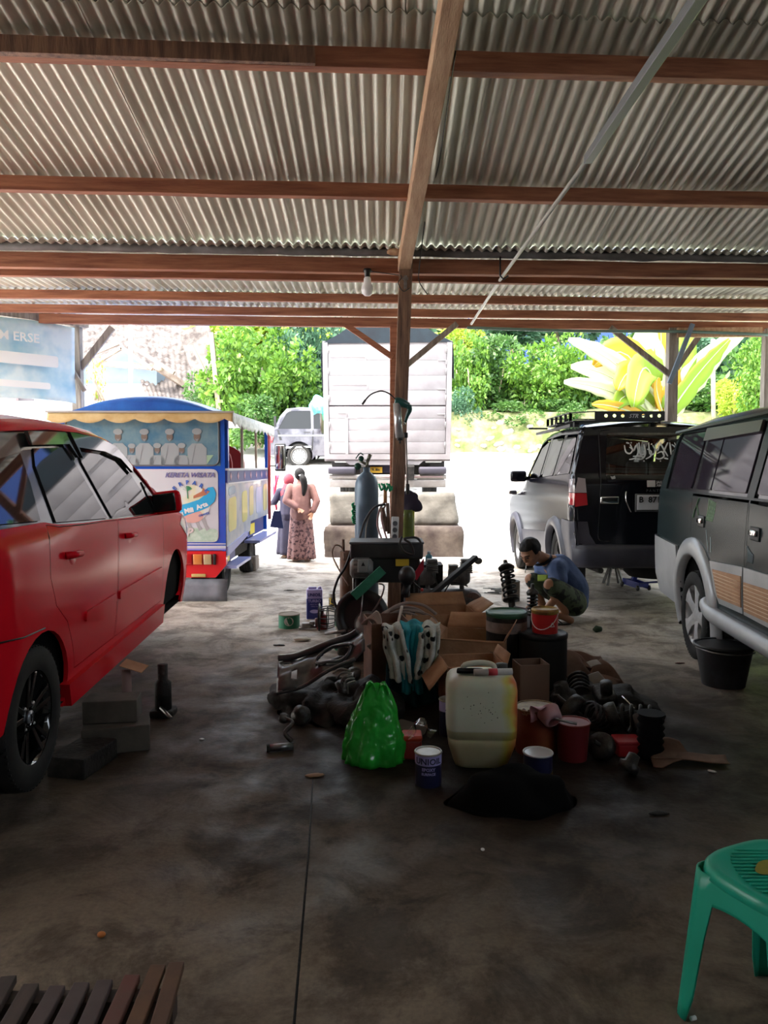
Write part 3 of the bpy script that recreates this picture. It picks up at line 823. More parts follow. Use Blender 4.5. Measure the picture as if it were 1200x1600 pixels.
    # silver cladding: bumper corner, arches, lower door band, running board
    for sd in (1, -1):
        b = MB()
        S.panel(b, [(-1.12, .43), (-.95, .36), (-.42, .34), (-.36, .55), (-.33, .70), (-.36, .84), (-1.12, .87), (-1.14, .6)], off=.02, edge=.03, sides=(sd,))
        b.build('bumper_corner', m_silver, rt)
        for cy in (.09, 2.62):
            b = MB()
            n = 26; rings = []
            for k in range(n + 1):
                a = R(205 - 235 * k / n)
                ring = []
                for rr, oo in ((.41, -.03), (.413, .03), (.43, .036), (.50, .034), (.545, .018), (.55, -.01)):
                    y = cy + rr * cos(a) * 1.02; z = .40 + rr * sin(a)
                    if z > .97: z = .97 + (z - .97) * .5
                    ring.append(b.av((sd * (S.W(y, z) + oo), y, z)))
                rings.append(ring)
            b.skin(rings, True, closed=False); b.build('wheel_arch', m_silver, rt)
        b = MB(); S.panel(b, [(.52, .82), (1.178, .86), (1.178, .56), (.72, .545), (.62, .62)], off=.014, edge=.02, sides=(sd,))
        S.panel(b, [(1.198, .86), (2.1, .88), (2.1, .56), (1.198, .56)], off=.014, edge=.02, sides=(sd,))
        b.build('lower_cladding', m_silver, rt)
        pl = MB(); st = MB()
        for q0, q1 in ((.60, 1.165), (1.215, 2.0)):
            y0b = q0 + .11 if q0 < 1 else q0
            S.panel(pl, [(y0b, .585), (q1, .60), (q1, .80), (q0, .77)], off=.020, edge=.008, sides=(sd,))
            for k in range(1, 8):
                z = .585 + .19 * k / 8; ys = q0 + (y0b - q0) * (1 - k / 8)
                st.tube([(sd * (S.W(y, z + .012 * (y - q0)) + .021), y, z + .02 * (y - q0)) for y in (ys + .01, (ys + q1) / 2, q1 - .005)], .0028, 4)
        p = pl.build('striped_panel', mat('brown side sticker', (.36, .17, .075), .5, col2=(.45, .24, .12), scale=8), rt)
        st.build('stripe', mat('gold pinstripe', (.75, .55, .36), .4), p)
        b = MB()
        pts = [(.42, .50), (.55, .445), (.9, .44), (1.5, .445), (2.2, .45), (2.35, .5)]
        b.tube(smoothpts([(sd * (hw + .01), y, z) for y, z in pts]), .055, 12, flat=1.1); b.build('running_board', m_silver, rt)
        wheel(rt, 'wheel', sd * .745, .09, .345, .345, .215, .235, m_alloy, sd, spokes=5, sw=.12, ang0=72, dish=-.02)
        wheel(rt, 'wheel', sd * .745, 2.62, .345, .345, .215, .235, m_alloy, sd, spokes=5, sw=.12, ang0=90, dish=-.02)
    # primer and scrape marks
    b = MB()
    def streak(pts, wd):
        b.tube(smoothpts([(S.W(y, z) + .001, y, z) for y, z in pts], 3), wd, 5, flat=.15)
    for k in range(6): streak([(.40 + .03 * k, 1.26 - .004 * k), (.39 + .03 * k, 1.17), (.36 + .028 * k, 1.10)], .008)
    streak([(.16, 1.255), (.12, 1.2), (.08, 1.16), (.05, 1.10)], .008); streak([(.12, 1.2), (.16, 1.15), (.17, 1.12)], .006)
    o1 = b.build('scrape_marks', mat('green primer scrape', (.22, .36, .20), .7), rt)
    b = MB(); streak([(.38, 1.03), (.41, .96), (.45, .88)], .008); streak([(.49, .99), (.50, .92), (.505, .88)], .010)
    for k in range(5): streak([(1.22 + .02 * k, 1.0 - .01 * k), (1.24 + .02 * k, .95), (1.23 + .02 * k, .90)], .006)
    b.build('scrape_marks', mat('grey filler marks', (.36, .42, .44), .7), rt)
    MB().rbox((0, 1.0, 1.0), (1.3, .5, .75), .08).rbox((0, -.1, 1.0), (1.3, .4, .7), .08).build('seats', m_black, rt)
    # folded cloth on the dashboard side seen through the window edge
    return rt
gs = green_suv()

# ---------------------------------------------------------------- black SUV, rear jacked up, roof rack
m_blackcar = mat('glossy black car paint', (0.006, 0.006, 0.010), 0.15, 0.0, spec=0.35)
m_greyclad = mat('dark grey cladding paint', (0.045, 0.045, 0.06), 0.4, 0.0, spec=.3, col2=(.075, .075, .095), scale=2)
def black_suv():
    hw = .84
    rt = thing('suv', 'black SUV seen from behind with roof rack, rear end jacked up', 'car', (1.95 + hw, 8.0, 0))
    top = [(-.12, .46), (-.20, .50), (-.21, .66), (-.14, .70), (-.10, 1.10), (-.06, 1.36), (.0, 1.42), (.10, 1.82), (.17, 1.91), (.30, 1.945), (1.0, 1.95), (1.8, 1.90), (2.05, 1.82), (2.62, 1.30), (2.75, 1.22), (3.8, 1.06), (3.95, .95), (4.0, .70), (3.98, .38), (3.85, .30)]
    S = Shell(hw, 1.36, .26, top, er=.05, cr=.2, cd=.10, ztuck=.55, tuck=.04)
    arc1 = arc(.66, .44, .40, 195, -15, 16); arc2 = arc(3.25, .34, .40, 195, -15, 16)
    side = [(-.12, .46)] + arc1 + [(1.1, .33), (2.8, .26)] + arc2 + [(3.9, .30)] + list(reversed(top[1:-1]))
    zone = [(.08, 1.42), (2.45, 1.32), (2.02, 1.76), (1.78, 1.83), (1.0, 1.86), (.25, 1.84)]
    b = MB(); S.panel(b, side, [zone], edge=.02, step=.1)
    S.wrap(b, top[8:13], .04); S.wrap(b, top[14:], .05)
    b.build('body', m_blackcar, rt)
    b = MB(); S.panel(b, [(1.1, .38), (2.75, .32), (2.75, .62), (1.1, .72)], off=.012, edge=.02, step=.2)
    b.build('lower_cladding', m_greyclad, rt)
    for y0, y1 in ((.10, .17), (.82, .94), (1.55, 1.66), (2.25, 2.45)):
        b = MB(); S.panel(b, [(y0 + .0, 1.40), (y1 + .0, 1.385), (y1 - .06 + .08 * (y0 < .2), 1.85 - .28 * (y0 > 2)), (y0 - .06 + .12 * (y0 < .2), 1.85 - .2 * (y0 > 2))], off=-.01, step=.2)
        b.build('pillar', m_blackcar, rt)
    gm = glassmat('car side glass', (.22, .25, .25), .5)
    for p in ([(.19, 1.42), (.80, 1.395), (.75, 1.82), (.30, 1.81)], [(.96, 1.39), (1.52, 1.365), (1.46, 1.82), (.90, 1.82)], [(1.68, 1.36), (2.36, 1.335), (1.98, 1.72), (1.6, 1.81)]):
        b = MB(); S.panel(b, rnd_poly(p, .04), off=-.005, step=.2); b.build('side_window', gm, rt)
    b = MB(); S.wrap(b, [(2.06, 1.81), (2.60, 1.32)], .07, 10); b.build('windscreen', gm, rt)
    # tailgate with window opening
    def RY(x, z, off=0):   # rear surface
        pts = [(.46, -.12), (.50, -.20), (.66, -.21), (.70, -.14), (1.10, -.10), (1.36, -.06), (1.42, .0), (1.82, .10), (1.91, .17)]
        for (z0, y0), (z1, y1) in zip(pts[:-1], pts[1:]):
            if z <= z1: yy = y0 + (y1 - y0) * (z - z0) / (z1 - z0); break
        else: yy = .17
        w = S.W(max(yy, -.2), z)
        return yy - .06 * (1 - (x / w) ** 2) - off
    def rear(mb, poly, holes=(), off=0.0, step=.08, edge=0.0):
        loops = [[Vector((p[0], p[1], 0)) for p in poly]] + [[Vector((p[0], p[1], 0)) for p in h] for h in holes]
        flat = [v for l in loops for v in l]; bm = bmesh.new(); vs = [bm.verts.new(v) for v in flat]
        for t in tessellate_polygon(loops):
            try: bm.faces.new([vs[i] for i in t])
            except ValueError: pass
        for k in (0, 1):
            lo = min(v[k] for v in flat); hi = max(v[k] for v in flat); n = int((hi - lo) / step)
            for i in range(1, n + 1):
                c = [0, 0, 0]; c[k] = lo + i * (hi - lo) / (n + 1); nn = [0, 0, 0]; nn[k] = 1
                bmesh.ops.bisect_plane(bm, geom=bm.verts[:] + bm.edges[:] + bm.faces[:], plane_co=c, plane_no=nn)
        bm.verts.index_update(); b0 = len(mb.v)
        for v in bm.verts: mb.av((v.co.x, RY(v.co.x, v.co.y, off), v.co.y))
        for fc in bm.faces:
            q = [b0 + v.index for v in fc.verts]; mb.af(q if fc.normal.z > 0 else q[::-1], True)
        bm.free()
        if edge:
            for l in loops:
                a = [mb.av((v.x, RY(v.x, v.y, off), v.y)) for v in l]; c = [mb.av((v.x, RY(v.x, v.y, off) + edge, v.y)) for v in l]
                for i in range(len(l)):
                    j = (i + 1) % len(l); mb.af((a[i], a[j], c[j], c[i]))
        return mb
    def wz(z): return S.W(RY(0, z) + .07, z)
    left = [(-wz(z), z) for z in (.70, .9, 1.1, 1.36, 1.42, 1.6, 1.82, 1.91)]
    full = left + [(-x, z) for x, z in reversed(left)]
    win = rnd_poly([(-.50, 1.41), (.50, 1.41), (.46, 1.845), (-.46, 1.845)], .05)
    win_o = rnd_poly([(-.52, 1.33), (.52, 1.33), (.475, 1.86), (-.475, 1.86)], .05)
    rear(MB(), full, [win], edge=.03).build('tailgate', m_blackcar, rt)
    rear(MB(), rnd_poly([(-.50, 1.34), (.50, 1.34), (.46, 1.845), (-.46, 1.845)], .05), off=.006).build('rear_window', glassmat('rear glass', (.30, .33, .33), .25), rt)
    b = MB()
    sq = rnd_poly([(-.60, .73), (.60, .73), (.56, 1.3), (.54, 1.88), (-.54, 1.88), (-.56, 1.3)], .06)
    b.tube([(x, RY(x, z, .003), z) for x, z in sq + sq[:1]], .005, 5); b.build('tailgate_seam', m_black, rt)
    # lower wiper-band of the window is opaque
    rear(MB(), rnd_poly([(-.50, 1.335), (.50, 1.335), (.495, 1.405), (-.495, 1.405)], .02), off=.01).build('window_band', m_blackcar, rt)
    # bumper
    b = MB()
    prof = [(.45, -.06), (.46, -.18), (.50, -.23), (.64, -.24), (.68, -.22), (.70, -.12)]
    rings = []
    for k in range(25):
        t = -1 + 2 * k / 24
        ring = []
        for z, y in prof:
            w = hw + .01; x = w * t; e = 1 - abs(t)
            yy = y - .05 * (1 - t * t) + (.12 * (1 - e / .12) ** 2 if e < .12 else 0)
            ring.append(b.av((x, yy, z)))
        rings.append(ring)
    b.skin(rings, True, closed=False)
    S.panel(b, [(-.18, .46), (.22, .44), (.26, .62), (.30, .78), (.30, .93), (-.13, .93)], off=.012, edge=.02)
    rear(b, [(-.80, .70), (-.62, .70), (-.68, .80), (-.70, .93), (-.80, .93)], off=.006, step=.2)
    rear(b, [(.80, .70), (.62, .70), (.68, .80), (.70, .93), (.80, .93)], off=.006, step=.2)
    b.build('bumper', m_greyclad, rt)
    for sd in (1, -1):
        for cy, cz in ((.66, .44), (3.25, .34)):
            b = MB(); rings = []
            for k in range(21):
                a = R(200 - 220 * k / 20); ring = []
                for rr, oo in ((.39, -.03), (.395, .04), (.47, .04), (.50, 0)):
                    y = cy + rr * cos(a); z = cz + rr * sin(a); ring.append(b.av((sd * (S.W(y, z) + oo), y, z)))
                rings.append(ring)
            b.skin(rings, True, closed=False); b.build('wheel_arch', m_greyclad, rt)
        wheel(rt, 'wheel', sd * .72, .66, .45, .345, .22, .21, mat('dull alloy', (.22, .22, .23), .4, .6), sd, spokes=5, sw=.09)
        wheel(rt, 'wheel', sd * .72, 3.25, .345, .345, .22, .21, mat('dull alloy', (.22, .22, .23), .4, .6), sd, spokes=5, sw=.09)
        # tail lights wrap the corner
        b = MB(); rear(b, [(sd * (wz(1.08) - .005), 1.08), (sd * (wz(1.08) - .13), 1.10), (sd * (wz(1.22) - .12), 1.22), (sd * (wz(1.22) - .005), 1.22)], off=.015, edge=.03, step=.2)
        S.panel(b, [(-.10, 1.09), (.02, 1.11), (.05, 1.22), (-.08, 1.22)], off=.006, edge=.01, sides=(sd,))
        tl = b.build('tail_light', mat('red lens', (.50, .01, .02), .1, coat=1), rt)
        b = MB(); rear(b, [(sd * (wz(1.22) - .005), 1.225), (sd * (wz(1.22) - .12), 1.225), (sd * (wz(1.36) - .10), 1.37), (sd * (wz(1.36) - .03), 1.38)], off=.015, edge=.03, step=.2)
        S.panel(b, [(-.08, 1.225), (.05, 1.225), (.06, 1.36), (-.05, 1.37)], off=.006, edge=.01, sides=(sd,))
        b.build('clear_lens', mat('clear lens', (.35, .30, .32), .1, coat=1), tl)
        b = MB(); w = hw
        b.rbox((sd * (w + .13), 2.42, 1.36), (.22, .10, .15), .04)
        b.bar((sd * (w - .02), 2.45, 1.32), (sd * (w + .05), 2.43, 1.34), .08, .05); b.build('mirror', m_blackcar, rt)
    MB().rbox((-(hw + .08), 3.15, 1.12), (.12, .06, .07), .02).build('fender_mirror', mat('dim chrome', (.4, .4, .4), .2, 1), rt)
    # handle, plate, lettering, stickers
    Mr = lambda x, z, off=.02: Matrix.Translation((x, RY(x, z, off), z)) @ Euler((R(92), 0, 0)).to_matrix().to_4x4()
    hx = -.84 + 2.31 - 1.95
    b = MB(); b.rbox((hx, RY(hx, 1.15, .01), 1.15), (.19, .03, .075), .012); h = b.build('tailgate_handle', m_chrome, rt)
    MB().rbox((hx, RY(hx, 1.155, .028), 1.155), (.15, .012, .035), .005).build('grip', m_black, h)
    px = -.84 + 2.79 - 1.95
    b = MB(); b.rbox((px, RY(px, 1.12, .035), 1.125), (.47, .03, .185), .01); p = b.build('plate_holder', mat('plate frame', (.05, .05, .055), .4), rt)
    MB().rbox((px, RY(px, 1.12, .052), 1.13), (.44, .008, .15), .005).build('number_plate', mat('plate white', (.62, .64, .68), .5), p)
    b = MB(); Mp = Mr(px, 1.13, .058); b.text('B  8711', .085, Mp @ Matrix.Translation((-.205, 0, .004)), .002, .0015, 'LEFT'); b.text('09 24', .034, Mp @ Matrix.Translation((0, -.06, .004)), .002, 0, 'LEFT'); b.build('plate_lettering', m_black, p)
    b = MB(); b.tube(smoothpts([(px - .31, RY(px - .31, 1.24, .01), 1.24), (px - .315, RY(px - .31, 1.15, .015), 1.15), (px - .27, RY(px - .27, 1.03, .015), 1.03)]), .006, 6); b.build('trim_line', m_chrome, rt)
    sx = -.84 + 2.83 - 1.95
    b = MB(); rear(b, [(sx - .14, 1.285 + .0), (sx + .35, 1.285), (sx + .35, 1.352), (sx - .14, 1.352)], off=.012, step=.2); st = b.build('bumper_sticker', mat('sticker dark', (.03, .03, .035), .5), rt)
    b = MB(); rear(b, [(sx - .14, 1.285), (sx - .055, 1.285), (sx - .055, 1.352), (sx - .14, 1.352)], off=.015, step=.2); b.text('JAGA JAKARTA', .034, Mr(sx - .045, 1.322, .022), .001, .0006, 'LEFT'); b.text('AMAN AMAN', .034, Mr(sx - .045, 1.290, .022), .001, .0006, 'LEFT')
    b.build('sticker_lettering', mat('sticker white', (.7, .7, .7), .6), st)
    b = MB(); b.text('PANTHER', .038, Mr(sx - .15, 1.235, .018), .002, 0, 'LEFT', spacing=1.5); b.build('badge', m_steel, rt)
    b = MB(); rear(b, [(.20 - .01, 1.395), (.33, 1.395), (.33, 1.41), (.19, 1.41)], off=.012, step=.2); b.build('red_mark', mat('red mark', (.45, .03, .05), .5), rt)
    # white calligraphy decal on the glass
    b = MB()
    def st_(pts, w=.009):
        pp = smoothpts([(x, 0, z) for x, z in pts], 4)
        b.tube([(q.x, RY(q.x, q.z, .012), q.z) for q in pp], [w * (.55 + .45 * sin(PI * (i + .5) / len(pp))) for i in range(len(pp))], 6, flat=1.0)
    rnd = random.Random(7); x0 = -.29
    strokes = [[(0, .12), (.01, .05), (.05, .03), (.08, .07), (.05, .10)], [(.06, .13), (.09, .06), (.12, .12), (.14, .05)], [(.13, .14), (.135, .04), (.10, -.02), (.04, -.035)],
               [(.15, .15), (.155, .03), (.19, .02), (.20, .06)], [(.20, .13), (.21, .03), (.17, -.03), (.10, -.03)], [(.23, .08), (.27, .05), (.26, .0), (.21, -.03)], [(.25, .15), (.255, .03), (.30, .03), (.31, .08)],
               [(.29, .12), (.33, .06), (.36, .12)], [(.33, .03), (.38, .05), (.40, .0), (.35, -.03), (.30, -.01)], [(.37, .15), (.40, .08), (.44, .0)], [(.45, .15), (.41, .07), (.39, .02)],
               [(.47, .15), (.475, .02)], [(.49, .13), (.53, .09), (.50, .05), (.54, .02)], [(.52, .15), (.56, .04), (.53, -.04), (.48, -.04)], [(.57, .15), (.575, .02)], [(.60, .14), (.61, .04), (.65, .02)], [(.64, .15), (.645, .03)],
               [(.08, .0), (.14, .0), (.20, -.01)], [(.40, -.02), (.44, -.03)], [(.02, .15), (.05, .14)], [(.68, .15), (.685, .0)], [(.70, .10), (.74, .04), (.70, .0)], [(.75, .15), (.755, .02)]]
    for s_ in strokes: st_([(x0 + x, 1.60 + z * .95) for x, z in s_])
    for x, z in ((.07, .155), (.19, -.055), (.28, .14), (.36, -.055), (.47, -.05), (.55, .15)):
        b.ell((x0 + x, RY(x0 + x, 1.6 + z * .9, .012), 1.60 + z * .9), .008, 6, 4)
    b.build('window_decal', mat('white vinyl', (.70, .72, .72), .6), rt)
    b = MB(); b.prism([(-.025, .02), (0, -.03), (.03, .0), (.02, .025), (0, .015)], .003, Mr(-.44, 1.375, .016)); b.build('window_sticker', mat('white vinyl', (.7, .7, .7)), rt)
    # spare-wheel tray, exhaust, axle under the raised tail
    b = MB(); b.lathe([(.001, -.09), (.28, -.09), (.33, -.04), (.33, .05), (.28, .1), (.001, .1)], c=(.15, .28, .40), n=28); b.build('spare_wheel', m_rubber, rt)
    b = MB(); b.tube([(-.55, -.12, .42), (-.55, .5, .40), (-.4, 1.5, .38)], .03, 10); b.tube([(-.72, .66, .45), (.72, .66, .45)], .05, 10); b.ell((.05, .66, .45), (.14, .15, .14), 14, 10); b.build('axle_and_exhaust', m_greasy, rt)
    b = MB(); b.panel if 0 else None
    b.box((-.70, .12, .42), (.10, .03, .22)); b.build('mud_flap', m_black, rt)
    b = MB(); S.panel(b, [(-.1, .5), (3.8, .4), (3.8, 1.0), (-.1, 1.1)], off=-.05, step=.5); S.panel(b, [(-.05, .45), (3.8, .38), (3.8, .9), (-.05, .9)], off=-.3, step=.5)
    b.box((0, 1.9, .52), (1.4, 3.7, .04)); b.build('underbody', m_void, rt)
    for yy in (.75, 1.6):
        for sx_ in (-.36, .36): MB().rbox((sx_, yy, 1.02), (.48, .14, .72), .05).rbox((sx_, yy, 1.46), (.26, .10, .18), .04).build('seat', m_black, rt)
    # roof rack with light-bar front
    rk = thing('roof_rack', 'black metal roof rack with drilled side plates on the black SUV', 'roof rack', (2.47, 8.12, 1.975))
    b = MB()
    x0, x1, y1 = -.46, .475, 1.35
    hz = .085
    ring_pts = [(-.24, 0), (x1 - .01, 0), (x1, .05), (x1, y1), (x0, y1), (x0, .2)]
    for (a, c) in ((ring_pts[1], ring_pts[2]), (ring_pts[2], ring_pts[3]), (ring_pts[3], ring_pts[4]), (ring_pts[4], ring_pts[5]), (ring_pts[5], ring_pts[0])):
        for z in (.006, .096): b.bar((a[0], a[1], z), (c[0], c[1], z), .02, .012)
        n = max(1, int(math.hypot(c[0] - a[0], c[1] - a[1]) / .22))
        for k in range(n + 1):
            t = k / n; X, Y = a[0] + (c[0] - a[0]) * t, a[1] + (c[1] - a[1]) * t
            b.bar((X, Y, 0), (X, Y, .095), .03, .012)
    b.build('rack_frame', m_black, rk)
    b = MB()
    for k in range(9): b.bar((x0, .1 + .15 * k, .0), (x1, .1 + .15 * k, .0), .03, .012)
    b.build('rack_bars', m_black, rk)
    # rear plate with round holes
    hx_ = [-.135, -.047, .041, .257, .342, .425]
    loops = [[Vector((-.24, 0, 0)), Vector((x1, 0, 0)), Vector((x1, .1, 0)), Vector((-.24, .1, 0))]] + [[Vector((cx + .019 * cos(2 * PI * k / 14), .052 + .019 * sin(2 * PI * k / 14), 0)) for k in range(14)] for cx in hx_]
    flat = [v for l in loops for v in l]; b = MB()
    for v in flat: b.av((v.x, 0, v.y))
    for t in tessellate_polygon(loops): b.af(t)
    pl = b.build('rack_plate', m_black, rk, solid=.006)
    b = MB(); Mt = Matrix.Translation((.15, -.008, .03)) @ Euler((R(90), 0, 0)).to_matrix().to_4x4()
    b.text('STR', .058, Mt, .002, .001, shear=.35); b.build('lettering', mat('silver letters', (.55, .55, .58), .4), pl)
    b = MB()
    for x in (x0 + .06, x1 - .06):
        for y in (.2, 1.1): b.box((x, y, -.03), (.05, .06, .06))
    b.bar((x0 - .03, .35, -.01), (x0 - .12, .35, -.01), .02); b.bar((x0 - .1, .9, -.04), (x0 - .32, .9, -.04), .02)
    b.bar((x0 - .04, 0.0, -.05), (x0 - .06, 1.7, -.07), .03); b.build('rack_feet', m_black, rk)
    return rt
bs = black_suv()
def split_lr(o, skip=('underbody', 'seats', 'seat', 'body', 'pillars', 'brake_disc', 'tyre', 'rim', 'axle_and_exhaust', 'stripe', 'rack_feet', 'rack_bars', 'rack_frame', 'wheel')):
    """left and right pieces of a mirrored part become parts of their own"""
    for ch in list(o.children):
        if ch.type == 'EMPTY': continue
        split_lr(ch)
        if ch.type != 'MESH' or ch.name.split('.')[0] in skip or ch.children: continue
        me = ch.data; co = [v.co.x for v in me.vertices]
        L = []; Rr = []; ok = True
        for p in me.polygons:
            xs = [co[i] for i in p.vertices]
            if min(xs) > 0: Rr.append(p)
            elif max(xs) < 0: L.append(p)
            else: ok = False; break
        if not ok or not L or not Rr: continue
        for grp, first in ((L, True), (Rr, False)):
            used = sorted({i for p in grp for i in p.vertices}); mp = {i: k for k, i in enumerate(used)}
            nm = bpy.data.meshes.new(ch.name)
            nm.from_pydata([tuple(me.vertices[i].co) for i in used], [], [[mp[i] for i in p.vertices] for p in grp])
            for m in me.materials: nm.materials.append(m)
            nm.polygons.foreach_set('use_smooth', [p.use_smooth for p in grp]); nm.polygons.foreach_set('material_index', [p.material_index for p in grp])
            if first: keep = nm
            else:
                c = ch.copy(); c.data = nm; COL.objects.link(c); c.parent = ch.parent
        ch.data = keep
for c_ in (rc, gs, bs): split_lr(c_)
# ================================================================ VEHICLES OUTSIDE
m_tblue = mat('glossy royal blue paint', (0.012, 0.09, 0.50), 0.25, coat=.6)
m_tred = mat('bright red paint', (0.60, 0.015, 0.02), 0.3, coat=.5)
m_twhite = mat('print white vinyl', (0.54, 0.54, 0.59), 0.35)
def flatpoly(mb, pts, y, M=None, t=.004):
    mb.prism(pts, t, M)
def train():
    rt = thing('tourist_train', 'blue and red sightseeing train carriage with arched blue roof and printed back panel', 'train', (-2.66, 8.5, 0), rz=R(-.3))
    W, L = .905, 3.0
    FM = lambda dy=0.0: Matrix.Translation((0, -dy, 0)) @ Matrix(((1, 0, 0), (0, 0, -1), (0, 1, 0))).to_4x4()   # poly (x,z) -> rear face
    SM = lambda dx=0.0: Matrix.Translation((W + dx, 0, 0)) @ Matrix(((0, 0, 1), (1, 0, 0), (0, 1, 0))).to_4x4()   # poly (y,z) -> right side
    # rear wall with window opening: frame in blue
    b = MB()
    outer = [(-W, .56), (W, .56), (W, 2.10), (-W, 2.10)]
    win = rnd_poly([(-W + .06, 1.505), (W - .065, 1.505), (W - .065, 2.04), (-W + .06, 2.04)], .08, 5)
    b = MB()
    loops = [[Vector((x, z, 0)) for x, z in outer], [Vector((x, z, 0)) for x, z in win]]
    flat = [v for l in loops for v in l]
    for yy in (0, .06):
        n0 = len(b.v)
        for v in flat: b.av((v.x, yy, v.y))
        for t in tessellate_polygon(loops): b.af([n0 + i for i in t])
    b.box((-W + .02, .03, 1.3), (.04, .07, 1.5)); b.box((W - .02, .03, 1.3), (.04, .07, 1.5))
    b.build('rear_wall', m_tblue, rt)
    MB().prism(win, .01, FM(-.02)).build('rear_window', glassmat('train glass', (.92, .94, .95), .1), rt)
    # gasket
    b = MB(); b.tube([(x, -.008, z) for x, z in win + win[:1]], .010, 6); b.build('window_gasket', mat('grey rubber', (.12, .13, .14), .5), rt)
    # poster of robed figures behind the pane
    po = MB().prism([(-W + .05, 1.50), (W - .05, 1.50), (W - .05, 2.06), (-W + .05, 2.06)], .006, FM(.001)).build('window_poster', mat('poster blue sky', (.045, .15, .25), .6, col2=(.15, .25, .29), scale=4), rt)
    grass = MB()
    for (x, z, s_) in ((-.52, 1.72, .9), (-.27, 1.80, 1.0), (.02, 1.80, 1.0), (.30, 1.80, 1.0), (.60, 1.80, 1.05), (-.12, 1.66, .8), (.16, 1.66, .85), (.43, 1.66, .85)):
        robe = MB(); skin_ = robe; robe.prism([(x - .10 * s_, 1.51), (x + .10 * s_, 1.51), (x + .10 * s_, z - .10 * s_), (x + .05 * s_, z - .05 * s_), (x - .05 * s_, z - .05 * s_), (x - .10 * s_, z - .10 * s_)], .002, FM(.0075))
        robe.prism([(x + .052 * s_ * cos(2 * PI * k / 12), z + .075 * s_ + .034 * s_ * sin(2 * PI * k / 12)) for k in range(12)], .002, FM(.0095))
        robe.m = 1; robe.prism([(x + .036 * s_ * cos(2 * PI * k / 12), z + .02 * s_ + .048 * s_ * sin(2 * PI * k / 12)) for k in range(12)], .002, FM(.0085)); robe.m = 2
        robe.prism([(x - .02 * s_, z - .0), (x, z - .035 * s_), (x + .02 * s_, z), (x, z - .005)], .002, FM(.0095)); robe.prism([(x - .06 * s_, 1.53), (x - .05 * s_, 1.53), (x - .015 * s_, z - .07 * s_), (x - .02 * s_, z - .07 * s_)], .001, FM(.0095))
        robe.build('printed_figure', [mat('print robe', (.28, .31, .33), .6), mat('print skin', (.16, .12, .10), .6), mat('print grey beard', (.20, .22, .24), .6)], po)
    grass.prism([(-.05, 1.51), (.70, 1.51), (.78, 1.62), (.2, 1.60)], .001, FM(.0062))
    grass.build('printed_grass', mat('print green', (.30, .45, .30), .6), po)
    # graphics panel
    g = rnd_poly([(-W + .02, .655), (W - .08, .655), (W - .08, 1.465), (-W + .02, 1.465)], .07, 5)
    gp = MB().prism(g, .006, FM(.003)).build('graphics_panel', m_twhite, rt)
    b = MB(); b.prism(rnd_poly([(-.6, .66), (W - .085, .66), (W - .085, .80), (.3, .83), (.0, .76), (-.6, .74)], .05), .002, FM(.007)); b.build('printed_grass', mat('print pale green', (.34, .46, .36), .6, col2=(.5, .58, .5), scale=18), gp)
    c0 = (.53, 1.065)
    gx = lambda x: .53 + (x - .39) * .78
    GX_ = lambda pts: [(gx(x), z) for x, z in pts]
    b = MB(); b.prism([(c0[0] + .21 * cos(t), c0[1] + .02 + .205 * sin(t)) for t in [2 * PI * k / 28 for k in range(28)]], .002, FM(.0085)); b.build('printed_disc', mat('print cream', (.64, .62, .42), .5, col2=(.64, .64, .64), scale=3, lo=.45, hi=.55), gp)
    b = MB(); b.prism([(c0[0] + .13 * cos(t), c0[1] - .12 + .075 * sin(t)) for t in [2 * PI * k / 20 for k in range(20)]], .002, FM(.0095)); b.build('printed_patch', mat('print salmon', (.62, .34, .30), .5), gp)
    b = MB()   # cyan ribbon
    up = [(.05, .95), (.10, 1.02), (.20, 1.06), (.35, 1.09), (.50, 1.13), (.60, 1.19), (.62, 1.26), (.70, 1.27), (.74, 1.20), (.72, 1.11), (.62, 1.04), (.50, 1.00), (.35, .965), (.25, .93), (.15, .90), (.08, .91)]
    b.prism(GX_(up), .003, FM(.011)); b.build('printed_ribbon', mat('print cyan', (.02, .36, .66), .4), gp)
    def txt(parent, s, size, x, z, ang, m, dy=.013, sh=0, off=.003, al='CENTER', nm='lettering'):
        MB().text(s, size, Matrix.Translation((x, -dy, z)) @ Matrix.Rotation(R(-ang), 4, 'Y') @ Euler((R(90), 0, 0)).to_matrix().to_4x4(), .001, off, al, sh).build(nm, m, parent)
    m_lw = mat('letter white', (.75, .75, .75), .5); m_lb = mat('letter blue', (.02, .10, .42), .5); m_lp = mat('letter grey violet', (.13, .12, .30), .5)
    txt(gp, 'KERETA WISATA', .073, .79, 1.375, 0, m_lp, sh=.3, al='RIGHT', off=.002)
    for ch, a in zip('WATERPARK', range(9)):
        an = R(194 - a * 19.7); x, z = .51 + .215 * cos(an), 1.085 + .215 * sin(an)
        txt(gp, ch, .060, x, z, math.degrees(an) - 90, m_lb)
    for s_, x, z, an in (('Banyu', .17, .935, 16), ('Mili', .36, .985, 12), ('Arta', .55, 1.04, 22)):
        txt(gp, s_, .072, gx(x), z, an, m_lw, .0145)
    txt(gp, 'CIKANDI', .030, .67, .955, 18, m_lb, .0145, off=.001)
    txt(gp, '1UP', .13, .42, .72, 0, mat('letter pink', (.62, .5, .5), .5), sh=.25, al='CENTER', off=.004)
    b = MB()
    for k in range(7):
        a = R(20 + k * 23); b.prism([(.485, 1.22), (.485 + .06 * cos(a), 1.23 + .05 * sin(a)), (.485 + .04 * cos(a + .3), 1.24 + .04 * sin(a + .3))], .002, FM(.0125))
    b.prism([(.485, 1.14), (.497, 1.14), (.49, 1.23), (.482, 1.23)], .002, FM(.0125)); b.build('printed_palm', mat('print dark green', (.04, .25, .12), .5), gp)
